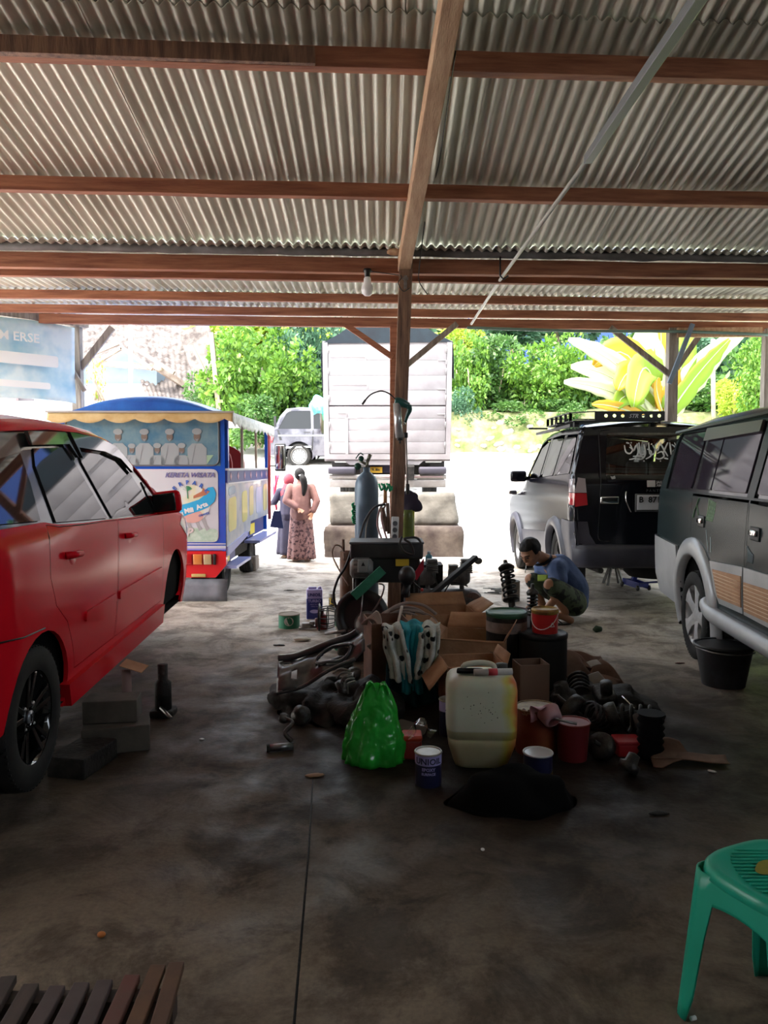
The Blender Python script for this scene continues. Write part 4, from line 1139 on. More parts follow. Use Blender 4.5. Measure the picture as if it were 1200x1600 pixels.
    b = MB(); b.prism(GX_([(.42, 1.14), (.60, 1.18), (.66, 1.22), (.60, 1.225), (.56, 1.26), (.54, 1.22), (.42, 1.17)]), .002, FM(.0125)); b.build('printed_boat', mat('print rust', (.45, .16, .08), .5), gp)
    b = MB()    # horse legs, grey print
    for x in (.42, .52, .60): b.prism([(x, .98), (x + .06, .98), (x + .10, .84), (x + .13, .80), (x + .09, .78), (x + .06, .85)], .0015, FM(.0078))
    b.prism([(-.06, 1.1), (.12, .92), (.30, .86), (.34, .96), (.1, 1.06)], .0015, FM(.0078))
    b.build('printed_horse', mat('print grey', (.34, .32, .33), .6), gp)
    # stripes and bumper
    b = MB(); b.box((0, -.006, .600), (2 * W, .012, .030)); b.build('white_stripe', m_twhite, rt)
    b = MB(); b.box((0, -.006, .575), (2 * W, .014, .018)); b.build('violet_stripe', mat('stripe violet', (.25, .22, .6), .4), rt)
    b = MB(); b.box((0, -.006, .636), (2 * W, .010, .012)); b.build('white_stripe', m_twhite, rt)
    b = MB(); b.prism([(-W, .555), (W, .555), (W, .40), (W - .12, .26), (-W + .12, .26), (-W, .40)], .08, FM(-.03)); bp = b.build('rear_bumper', m_tred, rt)
    b = MB(); b.prism([(-.8, .262), (.30, .262), (-.1, .40), (-.14, .40)], .006, FM(.014)); b.build('blue_flash', m_tblue, bp)
    for x, w_, m, nm in ((.47, .24, mat('lens red', (.42, .015, .02), .15, coat=1), 'red_lens'), (.655, .10, mat('lens orange', (.60, .20, .05), .15, coat=1), 'orange_lens'), (.765, .09, mat('lens clear amber', (.45, .33, .18), .15, coat=1), 'clear_lens')):
        MB().rbox((x - .06, -.025, .465), (w_, .03, .115), .008).build(nm, m, bp)
    MB().rbox((.79 - .01, -.022, .465), (.03, .02, .12), .005).build('lens_edge', m_black, bp)
    MB().rbox((.62 - .02, -.02, .285), (.16, .008, .035), .004).build('sticker', mat('gold sticker', (.5, .36, .12), .5), bp)
    # hanging mud plate
    b = MB()
    b.grid(lambda u, v: (.25 - .58 + 1.25 * u, -.02 - .03 * v + .008 * sin(u * 9), .245 - .245 * v), 10, 3)
    b.build('mud_plate', mat('dull sheet steel', (.13, .14, .17), .5, .3, col2=(.22, .23, .26), scale=4), rt, solid=.004)
    # chassis, wheels
    b = MB(); b.box((0, L / 2, .40), (1.5, L, .12)); b.box((-.6, .6, .25), (.1, .5, .2)); b.box((.6, .25, .24), (.2, .4, .2)); b.build('chassis', m_dark, rt)
    for y in (.62, 2.35):
        for sd in (1, -1): wheel(rt, 'wheel', sd * .70, y, .26, .26, .17, .15, mat('dull wheel', (.18, .18, .18), .6), sd, style='steel')
    # right side (and left mirrored)
    m_side = mat('side print', (.26, .32, .44), .3, col2=(.44, .46, .48), scale=3.4, lo=.42, hi=.58, coat=.3)
    for sd in (1, -1):
        def side_(mb, pts, dx, t=.01):
            M = Matrix.Translation((sd * (W + dx), 0, 0)) @ Matrix(((0, 0, 1), (1, 0, 0), (0, 1, 0))).to_4x4(); mb.prism(pts, t, M)
        b = MB(); side_(b, [(0, .60), (1.45, .66), (1.5, .78), (L, .78), (L, 1.31), (0, 1.31)], -.005, .03); sp = b.build('side_panel', m_side, rt)
        for k, (y0, y1, z0, z1, m) in enumerate(((.10, .55, .75, 1.15, (.62, .55, .16)), (.12, .5, 1.16, 1.28, (.10, .26, .40)), (.9, 1.25, .8, 1.2, (.60, .56, .2)), (1.4, 1.7, .85, 1.25, (.55, .50, .25)), (1.9, 2.4, .85, 1.22, (.36, .42, .60)), (2.5, 2.85, .85, 1.25, (.58, .54, .25)))):
            b = MB(); side_(b, rnd_poly([(y0, z0), (y1, z0 + .02), (y1, z1), (y0, z1 - .02)], .08), .0115, .003); b.build('printed_patch', mat('side patch %d' % k, m, .35, coat=.5), sp)
        b = MB(); side_(b, [(0, 1.31), (L, 1.31), (L, 1.45), (0, 1.45)], .0, .05); bb = b.build('side_band', mat('navy band', (.015, .03, .17), .4), rt)
        b = MB()
        for k in range(7):
            cy = .18 + .42 * k
            side_(b, [(cy - .05, 1.38), (cy, 1.335), (cy + .05, 1.38), (cy, 1.43)], .027, .004)
        b.build('band_emblem', mat('pink emblem', (.45, .25, .32), .5), bb)
        b = MB(); b.box((sd * (W + .01), L / 2, 1.46), (.06, L, .025)); b.box((sd * (W + .01), L / 2, 1.305), (.05, L, .015)); b.build('white_rail', m_twhite, rt)
        b = MB(); side_(b, [(0, .50), (1.2, .62), (1.2, .68), (0, .60)], .01, .03); b.box((sd * (W + .03), .48, .37), (.16, .9, .03)); b.box((sd * (W + .04), 2.15, .52), (.20, 1.5, .035)); b.build('side_step', mat('lavender paint', (.30, .34, .62), .35, coat=.5), rt)
        b = MB(); side_(b, [(0.05, .40), (.62, .42), (.62, .60), (.05, .56)], -.03, .01); b.build('lower_panel', mat('navy band', (0, 0, 0)), rt); b = MB(); side_(b, [(1.6, .55), (2.9, .55), (2.9, .78), (1.6, .78)], -.06, .01); b.build('lower_panel', mat('navy band', (0, 0, 0)), rt)
        b = MB(); side_(b, [(.12, .42), (.26, .42), (.26, .56), (.12, .55)], -.02, .01); b.build('yellow_patch', mat('yellow patch', (.7, .55, .05), .4), rt); b = MB(); side_(b, [(1.75, .58), (2.1, .58), (2.1, .72), (1.75, .72)], -.05, .01); b.build('yellow_patch', mat('yellow patch', (.7, .55, .05), .4), rt)
        for y in (.05, L - .05): MB().bar((sd * W, y, 1.45), (sd * W, y, 2.06), .06, .06).build('corner_post', m_tblue, rt)
        for y in (1.0, 2.0): MB().bar((sd * W, y, 1.46), (sd * W, y, 2.0), .03, .03).build('window_post', mat('cream post', (.55, .45, .35), .5), rt)
        # side valance of silver cloth
        b = MB()
        n = 72
        b.grid(lambda u, v: (sd * (W + .09 + .01 * sin(u * 60)), -.03 + (L + .1) * u, 2.08 - v * (.10 + .055 * abs(sin(u * PI * 11)))), n, 3)
        b.build('side_valance', mat('silver lace cloth', (.42, .44, .45), .5, col2=(.65, .66, .66), scale=20), rt, solid=.004)
    # canvas awning at the back
    b = MB()
    b.grid(lambda u, v: (-1.0 + 2.02 * u, -.10 - .03 * v, 2.08 - v * (.065 + .05 * abs(sin(u * PI * 6.2 + .2)) ** .7)), 90, 3)
    b.build('rear_valance', mat('tan canvas', (.50, .33, .13), .8, col2=(.60, .44, .22), scale=6), rt, solid=.004)
    MB().bar((-1.02, -.10, 2.09), (1.03, -.10, 2.085), .03, .02).build('valance_rail', mat('dull rail', (.35, .32, .3), .5), rt)
    # blue arched roof
    b = MB()
    def roof(u, v):
        t = -1 + 2 * u; e = min(v, 1 - v) * 8; e = min(1, e)
        return (t * .86 * (.93 + .07 * e), -.05 + (L + .1) * v, 2.09 + .20 * (1 - abs(t) ** 2.2) * (.55 + .45 * math.sqrt(max(0, 1 - (1 - e) ** 2))))
    b.grid(roof, 24, 26)
    for v in (0, 1):
        r_ = [b.av(roof(k / 24, v)) for k in range(25)]; b.af(r_)
    b.build('roof_cover', mat('blue tarpaulin', (.01, .085, .42), .35, col2=(.02, .16, .6), scale=3), rt, solid=.01)
    MB().box((0, L / 2, 2.08), (2 * W + .14, L + .08, .03)).build('roof_board', m_twhite, rt)
    # benches
    for y in (.5, 1.35, 2.2):
        b = MB(); b.rbox((0, y, .75), (1.5, .4, .12), .03); b.prism(rnd_poly([(-.70, 1.0), (.70, 1.0), (.66, 1.75), (.3, 1.9), (-.3, 1.9), (-.66, 1.75)], .15), .06, Matrix.Translation((0, y + .2, -.05)) @ Matrix(((1, 0, 0), (0, 0, -1), (0, 1, 0))).to_4x4())
        b.build('bench_seat', mat('dark red seat', (.22, .01, .015), .5), rt)
    MB().box((0, L, 1.0), (2 * W - .04, .04, .9)).build('front_wall', m_tblue, rt)
    # red pole, blue flag plate, mirror at the front corner
    MB().tube([(W + .06, 2.75, .72), (W + .07, 2.72, 2.05)], .022, 8).build('red_pole', mat('dark red pole', (.28, .015, .02), .4), rt)
    MB().prism([(-.10, -.12), (.10, -.14), (.06, .12), (-.04, .12)], .01, Matrix.Translation((W + .16, 2.78, .72)) @ Matrix(((1, 0, 0), (0, 0, -1), (0, 1, 0))).to_4x4()).build('blue_flap', mat('navy flap', (.02, .03, .10), .6), rt)
    b = MB(); b.rbox((W + .17, 3.15, 1.63), (.17, .05, .42), .04); mr = b.build('mirror', m_black, rt)
    MB().rbox((W + .17, 3.12, 1.63), (.13, .01, .36), .03).build('mirror_glass', m_chrome, mr)
    MB().tube([(W, 3.0, 1.5), (W + .1, 3.15, 1.5)], .012, 6).build('mirror_arm', m_black, rt)
    return rt
tr = train()
for k, (x, y, z, s_) in enumerate(((-1.93, 11.0, .10, (.22, .3, .2)),)):
    tag(MB().rbox((x, y, z + .01), s_, .02).build('wheel_chock', m_wood_g), 'brown wooden block on the floor under the train step', 'block')

def truck():
    rt = thing('truck', 'big white wooden-bodied cargo truck seen from behind, dark canvas on top', 'truck', (.06, 13.35, 1.62), rot=(R(9), 0, R(-1)))
    W, L, H_ = 1.09, 4.3, 1.96
    m_tw = mat('whitewashed truck boards', (.25, .225, .228), .6, col2=(.32, .295, .295), scale=2.5, bump=.1)
    b = MB(); b.box((0, .03, H_ / 2 + .02), (2 * W, .05, H_ + .04)); b.box((-W + .02, L / 2, H_ / 2), (.05, L, H_)); b.box((W - .02, L / 2, H_ / 2), (.05, L, H_)); b.box((0, L, H_ / 2), (2 * W, .05, H_)); b.box((0, L / 2, 0), (2 * W, L, .08))
    b.build('cargo_box', m_tw, rt)
    # tailgate boards as upper and lower door leaf
    for z0, z1, nm in ((.93, H_ - .03, 'upper_tailgate'), (.10, .905, 'lower_tailgate')):
        b = MB(); n = 4; h = (z1 - z0) / n
        for k in range(n): b.rbox((0, -.015, z0 + h * (k + .5)), (2 * W - .19, .045, h - .004), .003, seg=1)
        b.build(nm, m_tw, rt)
    b = MB()
    for x in (-W + .045, W - .045): b.box((x, -.015, H_ / 2 + .04), (.085, .06, H_ - .05))
    b.box((0, -.02, .045), (2 * W, .06, .09)); b.prism([(-W * .72, .0), (W * .6, .0), (W * .5, -.10), (-W * .6, -.10)], .05, Matrix(((1, 0, 0), (0, 0, -1), (0, 1, 0))).to_4x4())
    b.build('tailgate_frame', m_tw, rt)
    b = MB()
    for x, z, w_ in ((-.66, 1.74, .60), (-.64, 1.28, .60), (-.78, .80, .16), (.92, .78, .13), (.92, 1.20, .14), (.92, 1.68, .14)):
        b.box((x, -.05, z), (w_, .012, .012)); b.box((x + w_ / 2, -.05, z - .03), (.012, .012, .07))
    b.box((-.70, -.045, .4), (.05, .012, .62)); b.box((-.62, -.048, .71), (.2, .01, .01))
    for x in (-W + .10, W - .10):
        for z in (.25, .6, 1.05, 1.5, 1.85): b.tube([(x, -.05, z - .05), (x, -.055, z + .05)], .008, 6)
    b.build('hinges_and_hasps', mat('pale steel', (.40, .38, .38), .5, .3), rt)
    b = MB(); M = Matrix.Translation((.50, -.045, .035)) @ Matrix(((1, 0, 0), (0, 0, -1), (0, 1, 0))).to_4x4()
    b.tube([(.50 + .10 * cos(t), -.045, .04 + .045 * sin(t)) for t in [2 * PI * k / 24 for k in range(25)]], .005, 5); b.text('ISUZU' if 0 else 'MAJU', .05, M @ Matrix.Translation((0, -.02, 0)), .002) if 0 else None
    b.prism([(.07 * cos(2 * PI * k / 20), .025 * sin(2 * PI * k / 20)) for k in range(20)], .004, M); b.build('oval_emblem', mat('faint grey print', (.4, .36, .36), .6), rt)
    # canvas
    b = MB()
    n = 12
    prof = [(-W - .02, H_ - .75), (-W - .03, H_ - .25), (-W - .01, H_ + .0), (-.80, H_ + .16), (-.5, H_ + .36), (0, H_ + .42), (.5, H_ + .36), (.80, H_ + .16), (W + .01, H_ + .02), (W + .03, H_ - .25), (W + .04, H_ - .60)]
    b.grid(lambda u, v: (lambda p, q, t: (p[0] + (q[0] - p[0]) * t, -.02 + (L + .04) * v, p[1] + (q[1] - p[1]) * t + .015 * sin(v * 25)))(prof[min(int(u * 10), 9)], prof[min(int(u * 10) + 1, 10)], u * 10 - min(int(u * 10), 9)), 10, 14, smooth=False)
    i0 = [b.av((x, -.015, z)) for x, z in prof[2:9]]; b.af(i0)
    b.build('canvas_cover', mat('dark navy canvas', (.004, .007, .012), .8, col2=(.008, .018, .026), scale=4), rt, solid=.01)
    # chassis
    ch = MB(); ch.box((-.4, 2, -.2), (.12, 4.6, .22)); ch.box((.4, 2, -.2), (.12, 4.6, .22)); ch.box((0, 1.2, -.45), (1.6, .12, .12)); ch.box((0, .35, -.25), (1.5, .1, .2)); ch.build('chassis', m_dark, rt)
    b = MB(); b.rbox((0, -.05, -.42), (2.03, .09, .13), .02); b.rbox((0, -.07, -.30), (2.05, .06, .07), .02); bp = b.build('rear_bumper', mat('cream bumper', (.26, .23, .21), .5, col2=(.34, .32, .30), scale=6), rt)
    MB().box((.45, -.105, -.295), (1.0, .01, .02)).build('bumper_stripe', mat('pink brown stripe', (.36, .25, .25), .6), bp)
    for x in (-.79, .78): MB().rbox((x, -.10, -.185), (.48, .1, .12), .035).build('rubber_buffer', mat('dark violet rubber', (.05, .045, .06), .6), rt)
    MB().box((-.18, .12, -.13), (.62, .03, .25)).build('lamp_panel', mat('deep navy', (.02, .02, .05), .5), rt)
    pl = MB().rbox((-.20, .06, -.20), (.22, .015, .105), .01).build('number_plate', mat('plate yellow', (.62, .36, .03), .5), rt)
    MB().text('R 8lo', .065, Matrix.Translation((-.20, .048, -.215)) @ Euler((R(90), 0, 0)).to_matrix().to_4x4(), .002, .001).build('lettering', m_black, pl)
    for x in (-.79, .79):
        w_ = wheel(rt, 'wheel', x, 1.45, -.62, .38, .26, .22, mat('dull wheel', (0, 0, 0)), 1 if x > 0 else -1, style='steel')
        w_ = wheel(rt, 'wheel', x, 4.9, -.62, .38, .22, .22, mat('dull wheel', (0, 0, 0)), 1 if x > 0 else -1, style='steel')
        MB().box((x, .85, -.35), (.5, .02, .45)).build('mud_flap', m_black, rt)
        MB().rbox((x * 1.05, 2.2, -.12), (.3, 3.0, .1), .02).build('side_guard', m_white, rt)
    cb = MB(); cb.rbox((0, 5.2, .35), (1.95, 1.5, 1.6), .12); cb.build('cab', mat('cab yellow', (.5, .35, .05), .4), rt)
    return rt
tk = truck()
# concrete ramp blocks in front of the truck
m_blk = mat('dark shaded concrete', (.025, .014, .012), .95, col2=(.09, .07, .055), scale=3, bump=.5, bscale=14)  # shade on the block faces put into this dark brown
m_blk2 = mat('pale concrete', (.10, .09, .075), .9, col2=(.17, .155, .13), scale=4, bump=.3, bscale=18)
for x, w0, lab in ((-.66, .55, 'left stepped concrete block in front of the truck, by the gas cylinder'), (.88, .74, 'right stepped concrete block in front of the truck, by the gravel')):
    t = thing('concrete_block', lab, 'concrete block', (x, 13.0, 0))
    b = MB(); n = 14
    def rough(mb, c, s_, tp=1.0, seed=0):
        q = []
        hx, hy, hz = s_[0] / 2, s_[1] / 2, s_[2]
        rings = []
        for k in range(9):
            z = hz * k / 8; tt = 1 - (1 - tp) * k / 8; ring = []
            for (ax, ay) in [(-1 + 2 * i / 8, -1) for i in range(8)] + [(1, -1 + 2 * i / 6) for i in range(6)] + [(1 - 2 * i / 8, 1) for i in range(8)] + [(-1, 1 - 2 * i / 6) for i in range(6)]:
                p = Vector((c[0] + ax * hx * tt, c[1] + ay * hy * tt, c[2] + z)); d = pnoise(p * 4 + Vector((seed, 0, 0))) * .03
                e = .03 if k in (0, 8) else 0
                ring.append(mb.av((p.x + ax * (d - e), p.y + ay * (d - e), p.z)))
            rings.append(ring)
        mb.skin(rings, True, True, True)
    rough(b, (0, 0, -.15), (w0 + .12, .85, .65), .97, x); b.build('lower_block', m_blk, t)
    b = MB(); rough(b, (-.02 * (1 if x > 0 else -1), .14, .49), (w0 + .02, .52, .56), .93, x + 3); b.build('upper_block', m_blk2, t)

# small grey pickup on the slope
m_pk = mat('grey violet pickup paint', (.035, .035, .05), .3, .0, spec=.4, col2=(.12, .12, .14), scale=2.2, lo=.4, hi=.6)
def pickup():
    p0 = P(467, 712, 18.6)
    rt = thing('pickup', 'grey cab-over pickup with white steel wheel on the slope left of truck', 'pickup', (p0.x, 18.6 + .72, p0.z - .285), rz=R(90))
    top = [(-2.6, .40), (-2.6, .75), (-2.3, .8), (-.55, .8), (-.55, 1.40), (-.48, 1.44), (.0, 1.46), (.30, 1.42), (.46, 1.25), (.62, .88), (.70, .78), (.74, .5), (.70, .30), (.5, .28)]
    S = Shell(.72, .85, .14, top, er=.04, cr=.15, cd=.08, ztuck=.4)
    a1 = arc(0, .30, .33, 200, -20, 16); a2 = arc(-1.9, .30, .33, 200, -20, 16)
    side = [(-2.58, .40)] + a2 + [(-1.5, .32), (-.4, .28)] + a1 + [(.5, .28)] + list(reversed(top[1:-1]))
    win = rnd_poly([(-.30, .93), (.50, .93), (.30, 1.30), (.22, 1.36), (-.28, 1.37)], .03)
    q = [(-.52, .93), (-.36, .93), (-.35, 1.37), (-.50, 1.37)]
    b = MB(); S.panel(b, side, [win, q], edge=.02, step=.15); S.wrap(b, top[:8], .02); S.wrap(b, top[9:], .04); b.build('body', m_pk, rt)
    for p in (win, q):
        b = MB(); S.panel(b, p, off=-.01, step=.2); b.build('side_window', m_tint, rt)
    b = MB(); S.wrap(b, [(.30, 1.42), (.46, 1.25), (.62, .88)], .05); b.build('windscreen', m_tint, rt)
    b = MB(); S.panel(b, [(-.34, .42), (-.30, .40), (-.34, .9), (-.36, .9)], off=.004); S.panel(b, [(.40, .66), (.46, .66), (.52, .9), (.48, .9)], off=.004); b.build('door_seam', m_black, rt)
    b = MB(); S.panel(b, [(-2.5, .80), (.5, .78), (.5, .75), (-2.5, .77)], off=.006, step=.5); S.panel(b, [(-.3, .52), (.4, .5), (.4, .46), (-.3, .48)], off=.006); b.build('pale_stripe', m_twhite, rt)
    b = MB(); S.panel(b, [(.64, .60), (.72, .60), (.68, .76), (.60, .74)], off=.01); b.build('headlight', mat('red lens', (0, 0, 0)), rt)
    b = MB(); S.panel(b, [(-.28, .84), (-.12, .84), (-.12, .86), (-.28, .86)], off=.015); b.build('door_handle', m_black, rt)
    MB().box((-.85, .55, 1.1), (.06, .05, .25)).build('mirror', m_black, rt)
    for y in (0, -1.9):
        for sd in (1, -1): wheel(rt, 'wheel', sd * .66, y, .285, .285, .16, .205, mat('white steel wheel', (.28, .28, .28), .5), sd, style='steel')
    MB().box((0, -.9, .5), (1.2, 3.2, .2)).build('underbody', m_black, rt)
    split_lr(rt)
    return rt
pk = pickup()
# tarp bundle on its bed
c = P(497, 640, 19.0)
t = thing('tarpaulin', 'turquoise tarpaulin bundle heaped on the pickup bed', 'tarpaulin', c)
b = MB(); b.ell((0, 0, 0), (.22, .4, .34), 16, 12, fn=lambda p: p * (1 + .18 * pnoise(p * 7))); b.build('cloth', mat('turquoise tarp', (.03, .55, .62), .5, col2=(.3, .75, .8), scale=6), t)
MB().ell((-.02, -.1, -.40), (.13, .2, .24), 12, 8, fn=lambda p: p * (1 + .2 * pnoise(p * 9 + Vector((3, 0, 0))))).build('red_corner', mat('tarp red', (.45, .03, .05), .6), t)
# ================================================================ PEOPLE
m_skin = mat('tan skin', (.36, .17, .09), .55, col2=(.42, .21, .12), scale=6)
m_hair = mat('black hair', (.006, .005, .005), .6, col2=(.018, .016, .015), scale=30, stretch=(1, 1, .15), bump=.3, spec=.2)
def flesh(name, parent, m, chains, ells=(), vox=.008, it=4):
    b = MB()
    for pts, rs in chains:
        pp = smoothpts(pts, 4); n = len(pts) - 1
        rr = []
        for i in range(len(pp)):
            t = i / 4; k = min(int(t), n - 1); f_ = t - k; f_ = f_ * f_ * (3 - 2 * f_); rr.append(rs[k] + (rs[k + 1] - rs[k]) * f_)
        b.tube(pp, rr, 14); b.ell(pp[0], rr[0], 10, 8); b.ell(pp[-1], rr[-1], 10, 8)
    for e in ells: b.ell(*e)
    o = b.build(name, m, parent)
    for p in o.data.polygons: p.use_smooth = True
    d = o.modifiers.new('r', 'REMESH'); d.mode = 'VOXEL'; d.voxel_size = vox; d.use_smooth_shade = True
    d = o.modifiers.new('s', 'SMOOTH'); d.iterations = it; d.factor = .5
    return o
def hand(chains, wrist, dirv, palmn, curl=.5, s=1.0, flip=1):
    """palm plus five fingers; dirv along the fingers, palmn out of the palm"""
    w = Vector(wrist); d = Vector(dirv).normalized(); nn = Vector(palmn); nn = (nn - d * nn.dot(d)).normalized(); sd = d.cross(nn) * flip
    for k, o_ in enumerate((-.027, -.009, .009, .026)):
        ln = (.060, .078, .080, .068)[3 - k] * s
        base = w + d * .085 * s + sd * o_ * s
        chains.append(([w + sd * o_ * .5 * s, base], [.014 * s, .0125 * s]))
        p = base; q = d.copy(); pts = [base]
        for j in range(3):
            q = (q * cos(curl * .55) + nn * sin(curl * .55)).normalized() if j else (d * cos(curl * .4) + nn * sin(curl * .4)).normalized()
            p = p + q * ln * (.45, .30, .25)[j]; pts.append(p)
            d2 = q; nn2 = nn
        chains.append((pts, [.0095 * s, .009 * s, .008 * s, .0065 * s]))
    tb = w + d * .03 * s + sd * .028 * s
    chains.append(([w, tb, tb + (d * .7 + sd * .6 + nn * .25) * .035 * s, tb + (d * 1.0 + sd * .45 + nn * .6) * .062 * s], [.014 * s, .0135 * s, .011 * s, .008 * s]))

def man():
    base = G(872, 968)
    rt = thing('person', 'man squatting in blue t-shirt and camouflage shorts, working on a strut', 'person', base)
    o = base
    q = lambda px, py, Y: P(px, py, Y) - o
    ch = []
    hip_n, hip_f = q(898, 940, 7.30), q(893, 938, 7.56)
    kn, kf = q(859, 914, 6.98), q(829, 905, 7.46)
    an, af = q(884, 957, 7.22), q(851, 955, 7.56)
    an.z = max(an.z, .075); af.z = max(af.z, .075)
    tn = q(857, 968, 7.16); tn.z = .02; tf = q(832, 963, 7.52); tf.z = .02
    neck = q(851, 874, 7.36); chest = q(870, 888, 7.40); belly = q(892, 915, 7.44); pel = q(899, 938, 7.44)
    sn, sf = q(871, 889, 7.22), q(848, 886, 7.56)
    en, ef = q(880, 924, 7.10), q(842, 922, 7.62)
    wn, wf = q(853, 951, 7.08), q(829, 946, 7.40)
    ch.append(([pel, belly, chest, neck], [.13, .12, .12, .06]))
    hd = q(829, 862, 7.30); fwd = Vector((-.62, -.55, -.56)).normalized()
    ch.append(([neck, neck.lerp(hd, .5), hd], [.058, .056, .06]))
    for h, k, a, t_ in ((hip_n, kn, an, tn), (hip_f, kf, af, tf)):
        ch.append(([h, h.lerp(k, .5), k], [.095, .08, .058])); ch.append(([k, k.lerp(a, .35), k.lerp(a, .7), a], [.054, .056, .042, .034]))
        hl = a + Vector((.05, .0, -.035)); hl.z = .035
        ch.append(([hl, a.lerp(t_, .4) + Vector((0, 0, .01)), t_ + Vector((.02, 0, .012))], [.033, .034, .024]))
        for j in range(5):
            dx = -.032 + .016 * j; dirt = (t_ - a); dirt.z = 0; dirt.normalize(); sdv = Vector((-dirt.y, dirt.x, 0))
            p0 = t_ + sdv * dx + Vector((0, 0, .010)); ch.append(([p0 - dirt * .03, p0 + dirt * (.03 - .004 * j)], [.012, .009]))
    for s_, e, w_, pn, hdv, fl in ((sn, en, wn, (-.3, .5, .2), q(842, 962, 7.04) - wn, 1), (sf, ef, wf, (-.2, -.5, -.3), q(819, 955, 7.32) - wf, -1)):
        ch.append(([s_, s_.lerp(e, .5), e], [.058, .05, .042])); ch.append(([e, e.lerp(w_, .35), w_], [.042, .042, .027]))
        hand(ch, w_, hdv, pn, .9, 1.0, fl)
    # head built along its own axis
    z = Vector((-.35, -.25, .90)); z = (z - fwd * z.dot(fwd)).normalized(); x = fwd.cross(z).normalized()
    Mh = Matrix((x, fwd, z)).transposed()
    Mh = Mh @ Matrix.Scale(1.1, 3)
    el = [(hd, (.076, .095, .108), 20, 14, Mh), (hd + Mh @ Vector((0, .045, -.055)), (.056, .05, .06), 16, 10, Mh)]
    el += [(hd + Mh @ Vector((0, .103, -.02)), (.013, .018, .024), 10, 8, Mh), (hd + Mh @ Vector((0, .09, .022)), (.05, .018, .012), 12, 8, Mh), (hd + Mh @ Vector((0, .096, -.062)), (.024, .010, .006), 10, 6, Mh), (hd + Mh @ Vector((0, .096, -.074)), (.020, .010, .007), 10, 6, Mh)]
    for s_ in (-1, 1):
        el.append((hd + Mh @ Vector((s_ * .078, -.01, -.012)), (.010, .020, .032), 10, 8, Mh))
        el.append((hd + Mh @ Vector((s_ * .04, .065, -.025)), (.022, .02, .02), 10, 8, Mh))
    body = flesh('body', rt, m_skin, ch, el, .006, 2)
    b = MB()
    for s_ in (-1, 1): b.ell(hd + Mh @ Vector((s_ * .030, .092, .004)), (.014, .006, .006), 8, 6, Mh)
    b.build('eyes', mat('dark eye', (.02, .015, .012), .3), rt)
    b = MB()
    for s_ in (-1, 1): b.tube(smoothpts([hd + Mh @ Vector((s_ * .012, .103, .022)), hd + Mh @ Vector((s_ * .035, .099, .03)), hd + Mh @ Vector((s_ * .055, .082, .02))]), .0045, 5)
    b.build('eyebrows', m_hair, rt)
    # hair
    b = MB(); b.ell(hd + Mh @ Vector((0, -.012, .028)), (.090, .102, .098), 40, 26, Mh, fn=lambda p: (p * (1 + .05 * pnoise(Vector((p.x * 40, p.y * 40, p.z * 12)))) if p.z > -.035 - .6 * min(0, p.y) * -1 - (.06 if p.y < 0 else 0) and not (p.y > .05 and p.z < .03) else p * .80))
    b.build('hair', m_hair, rt)
    # t-shirt
    sc = [([pel + Vector((.0, 0, .04)), belly + Vector((.01, 0, 0)), chest + Vector((.01, 0, 0)), neck.lerp(chest, .45)], [.135, .15, .15, .085]),
          ([sn, sn.lerp(en, .50)], [.082, .072]), ([sf, sf.lerp(ef, .5)], [.08, .068]), ([sn, chest, sf], [.09, .12, .09]), ([pel + Vector((0, -.05, .0)), pel + Vector((.0, .06, 0))], [.12, .12])]
    flesh('t_shirt', rt, mat('faded blue cotton', (.055, .095, .22), .85, col2=(.10, .15, .30), scale=5, bump=.3, bscale=25), sc, (), .009, 3)
    c0 = q(868, 895, 7.2)
    b = MB(); b.tube(smoothpts([neck + Vector((-.02, -.075, -.035)), neck + Vector((-.08, -.02, -.05)), neck + Vector((-.07, .06, -.03)), neck + Vector((.03, .07, .03)), neck + Vector((.055, -.0, .035)), neck + Vector((.04, -.065, .01)), neck + Vector((-.02, -.075, -.035))], 5), .014, 8); b.build('collar', mat('dark navy trim', (.012, .014, .03), .8), rt)
    M = axisM((-.45, -.85, .05)).to_4x4(); M.translation = q(849, 903, 7.19)
    b = MB(); b.grid(lambda u, v: (lambda p: p)(q(840 + 16 * u, 898 + 10 * v, 7.225 - .05 * u)), 6, 3); b.build('shirt_print', mat('lime print', (.36, .50, .08), .7), rt, solid=.004)
    # shorts
    m_camo = mat('camouflage cotton', (.008, .012, .009), .9, col2=(.06, .085, .045), scale=9, lo=.48, hi=.55, detail=2, bump=.2, bscale=30)
    s2 = [([pel + Vector((-.02, 0, -.01)), pel + Vector((.0, 0, .05))], [.150, .13])]
    for h, k in ((hip_n, kn), (hip_f, kf)):
        s2.append(([h, h.lerp(k, .5), h.lerp(k, .93)], [.118, .105, .082]))
    s2.append(([hip_n + Vector((.0, 0, -.02)), hip_f + Vector((.0, 0, -.02))], [.12, .12]))
    flesh('shorts', rt, m_camo, s2, (), .009, 3)
    # sandals
    for a, t_ in ((an, tn), (af, tf)):
        dirt = (t_ - a); dirt.z = 0; dirt.normalize(); sdv = Vector((-dirt.y, dirt.x, 0)); c = a.lerp(t_, .45); c.z = .0
        b = MB(); pl = []
        for x_, y_ in [(-.13, .025), (-.10, .04), (0, .036), (.08, .05), (.12, .038), (.135, 0), (.12, -.035), (.08, -.045), (0, -.034), (-.10, -.038), (-.13, -.02)]:
            p = c + dirt * x_ + sdv * y_; pl.append((p.x, p.y))
        b.prism(pl, .014, Matrix.Translation((0, 0, .004))); sn_ = b.build('sandal', mat('dark sandal', (.03, .022, .018), .7), rt)
        tp = c + dirt * .09; b = MB()
        for s_ in (-1, 1): b.tube(smoothpts([tp + Vector((0, 0, .02)), c + dirt * .05 + sdv * s_ * .025 + Vector((0, 0, .065)), c - dirt * .02 + sdv * s_ * .044 + Vector((0, 0, .02))]), .006, 6)
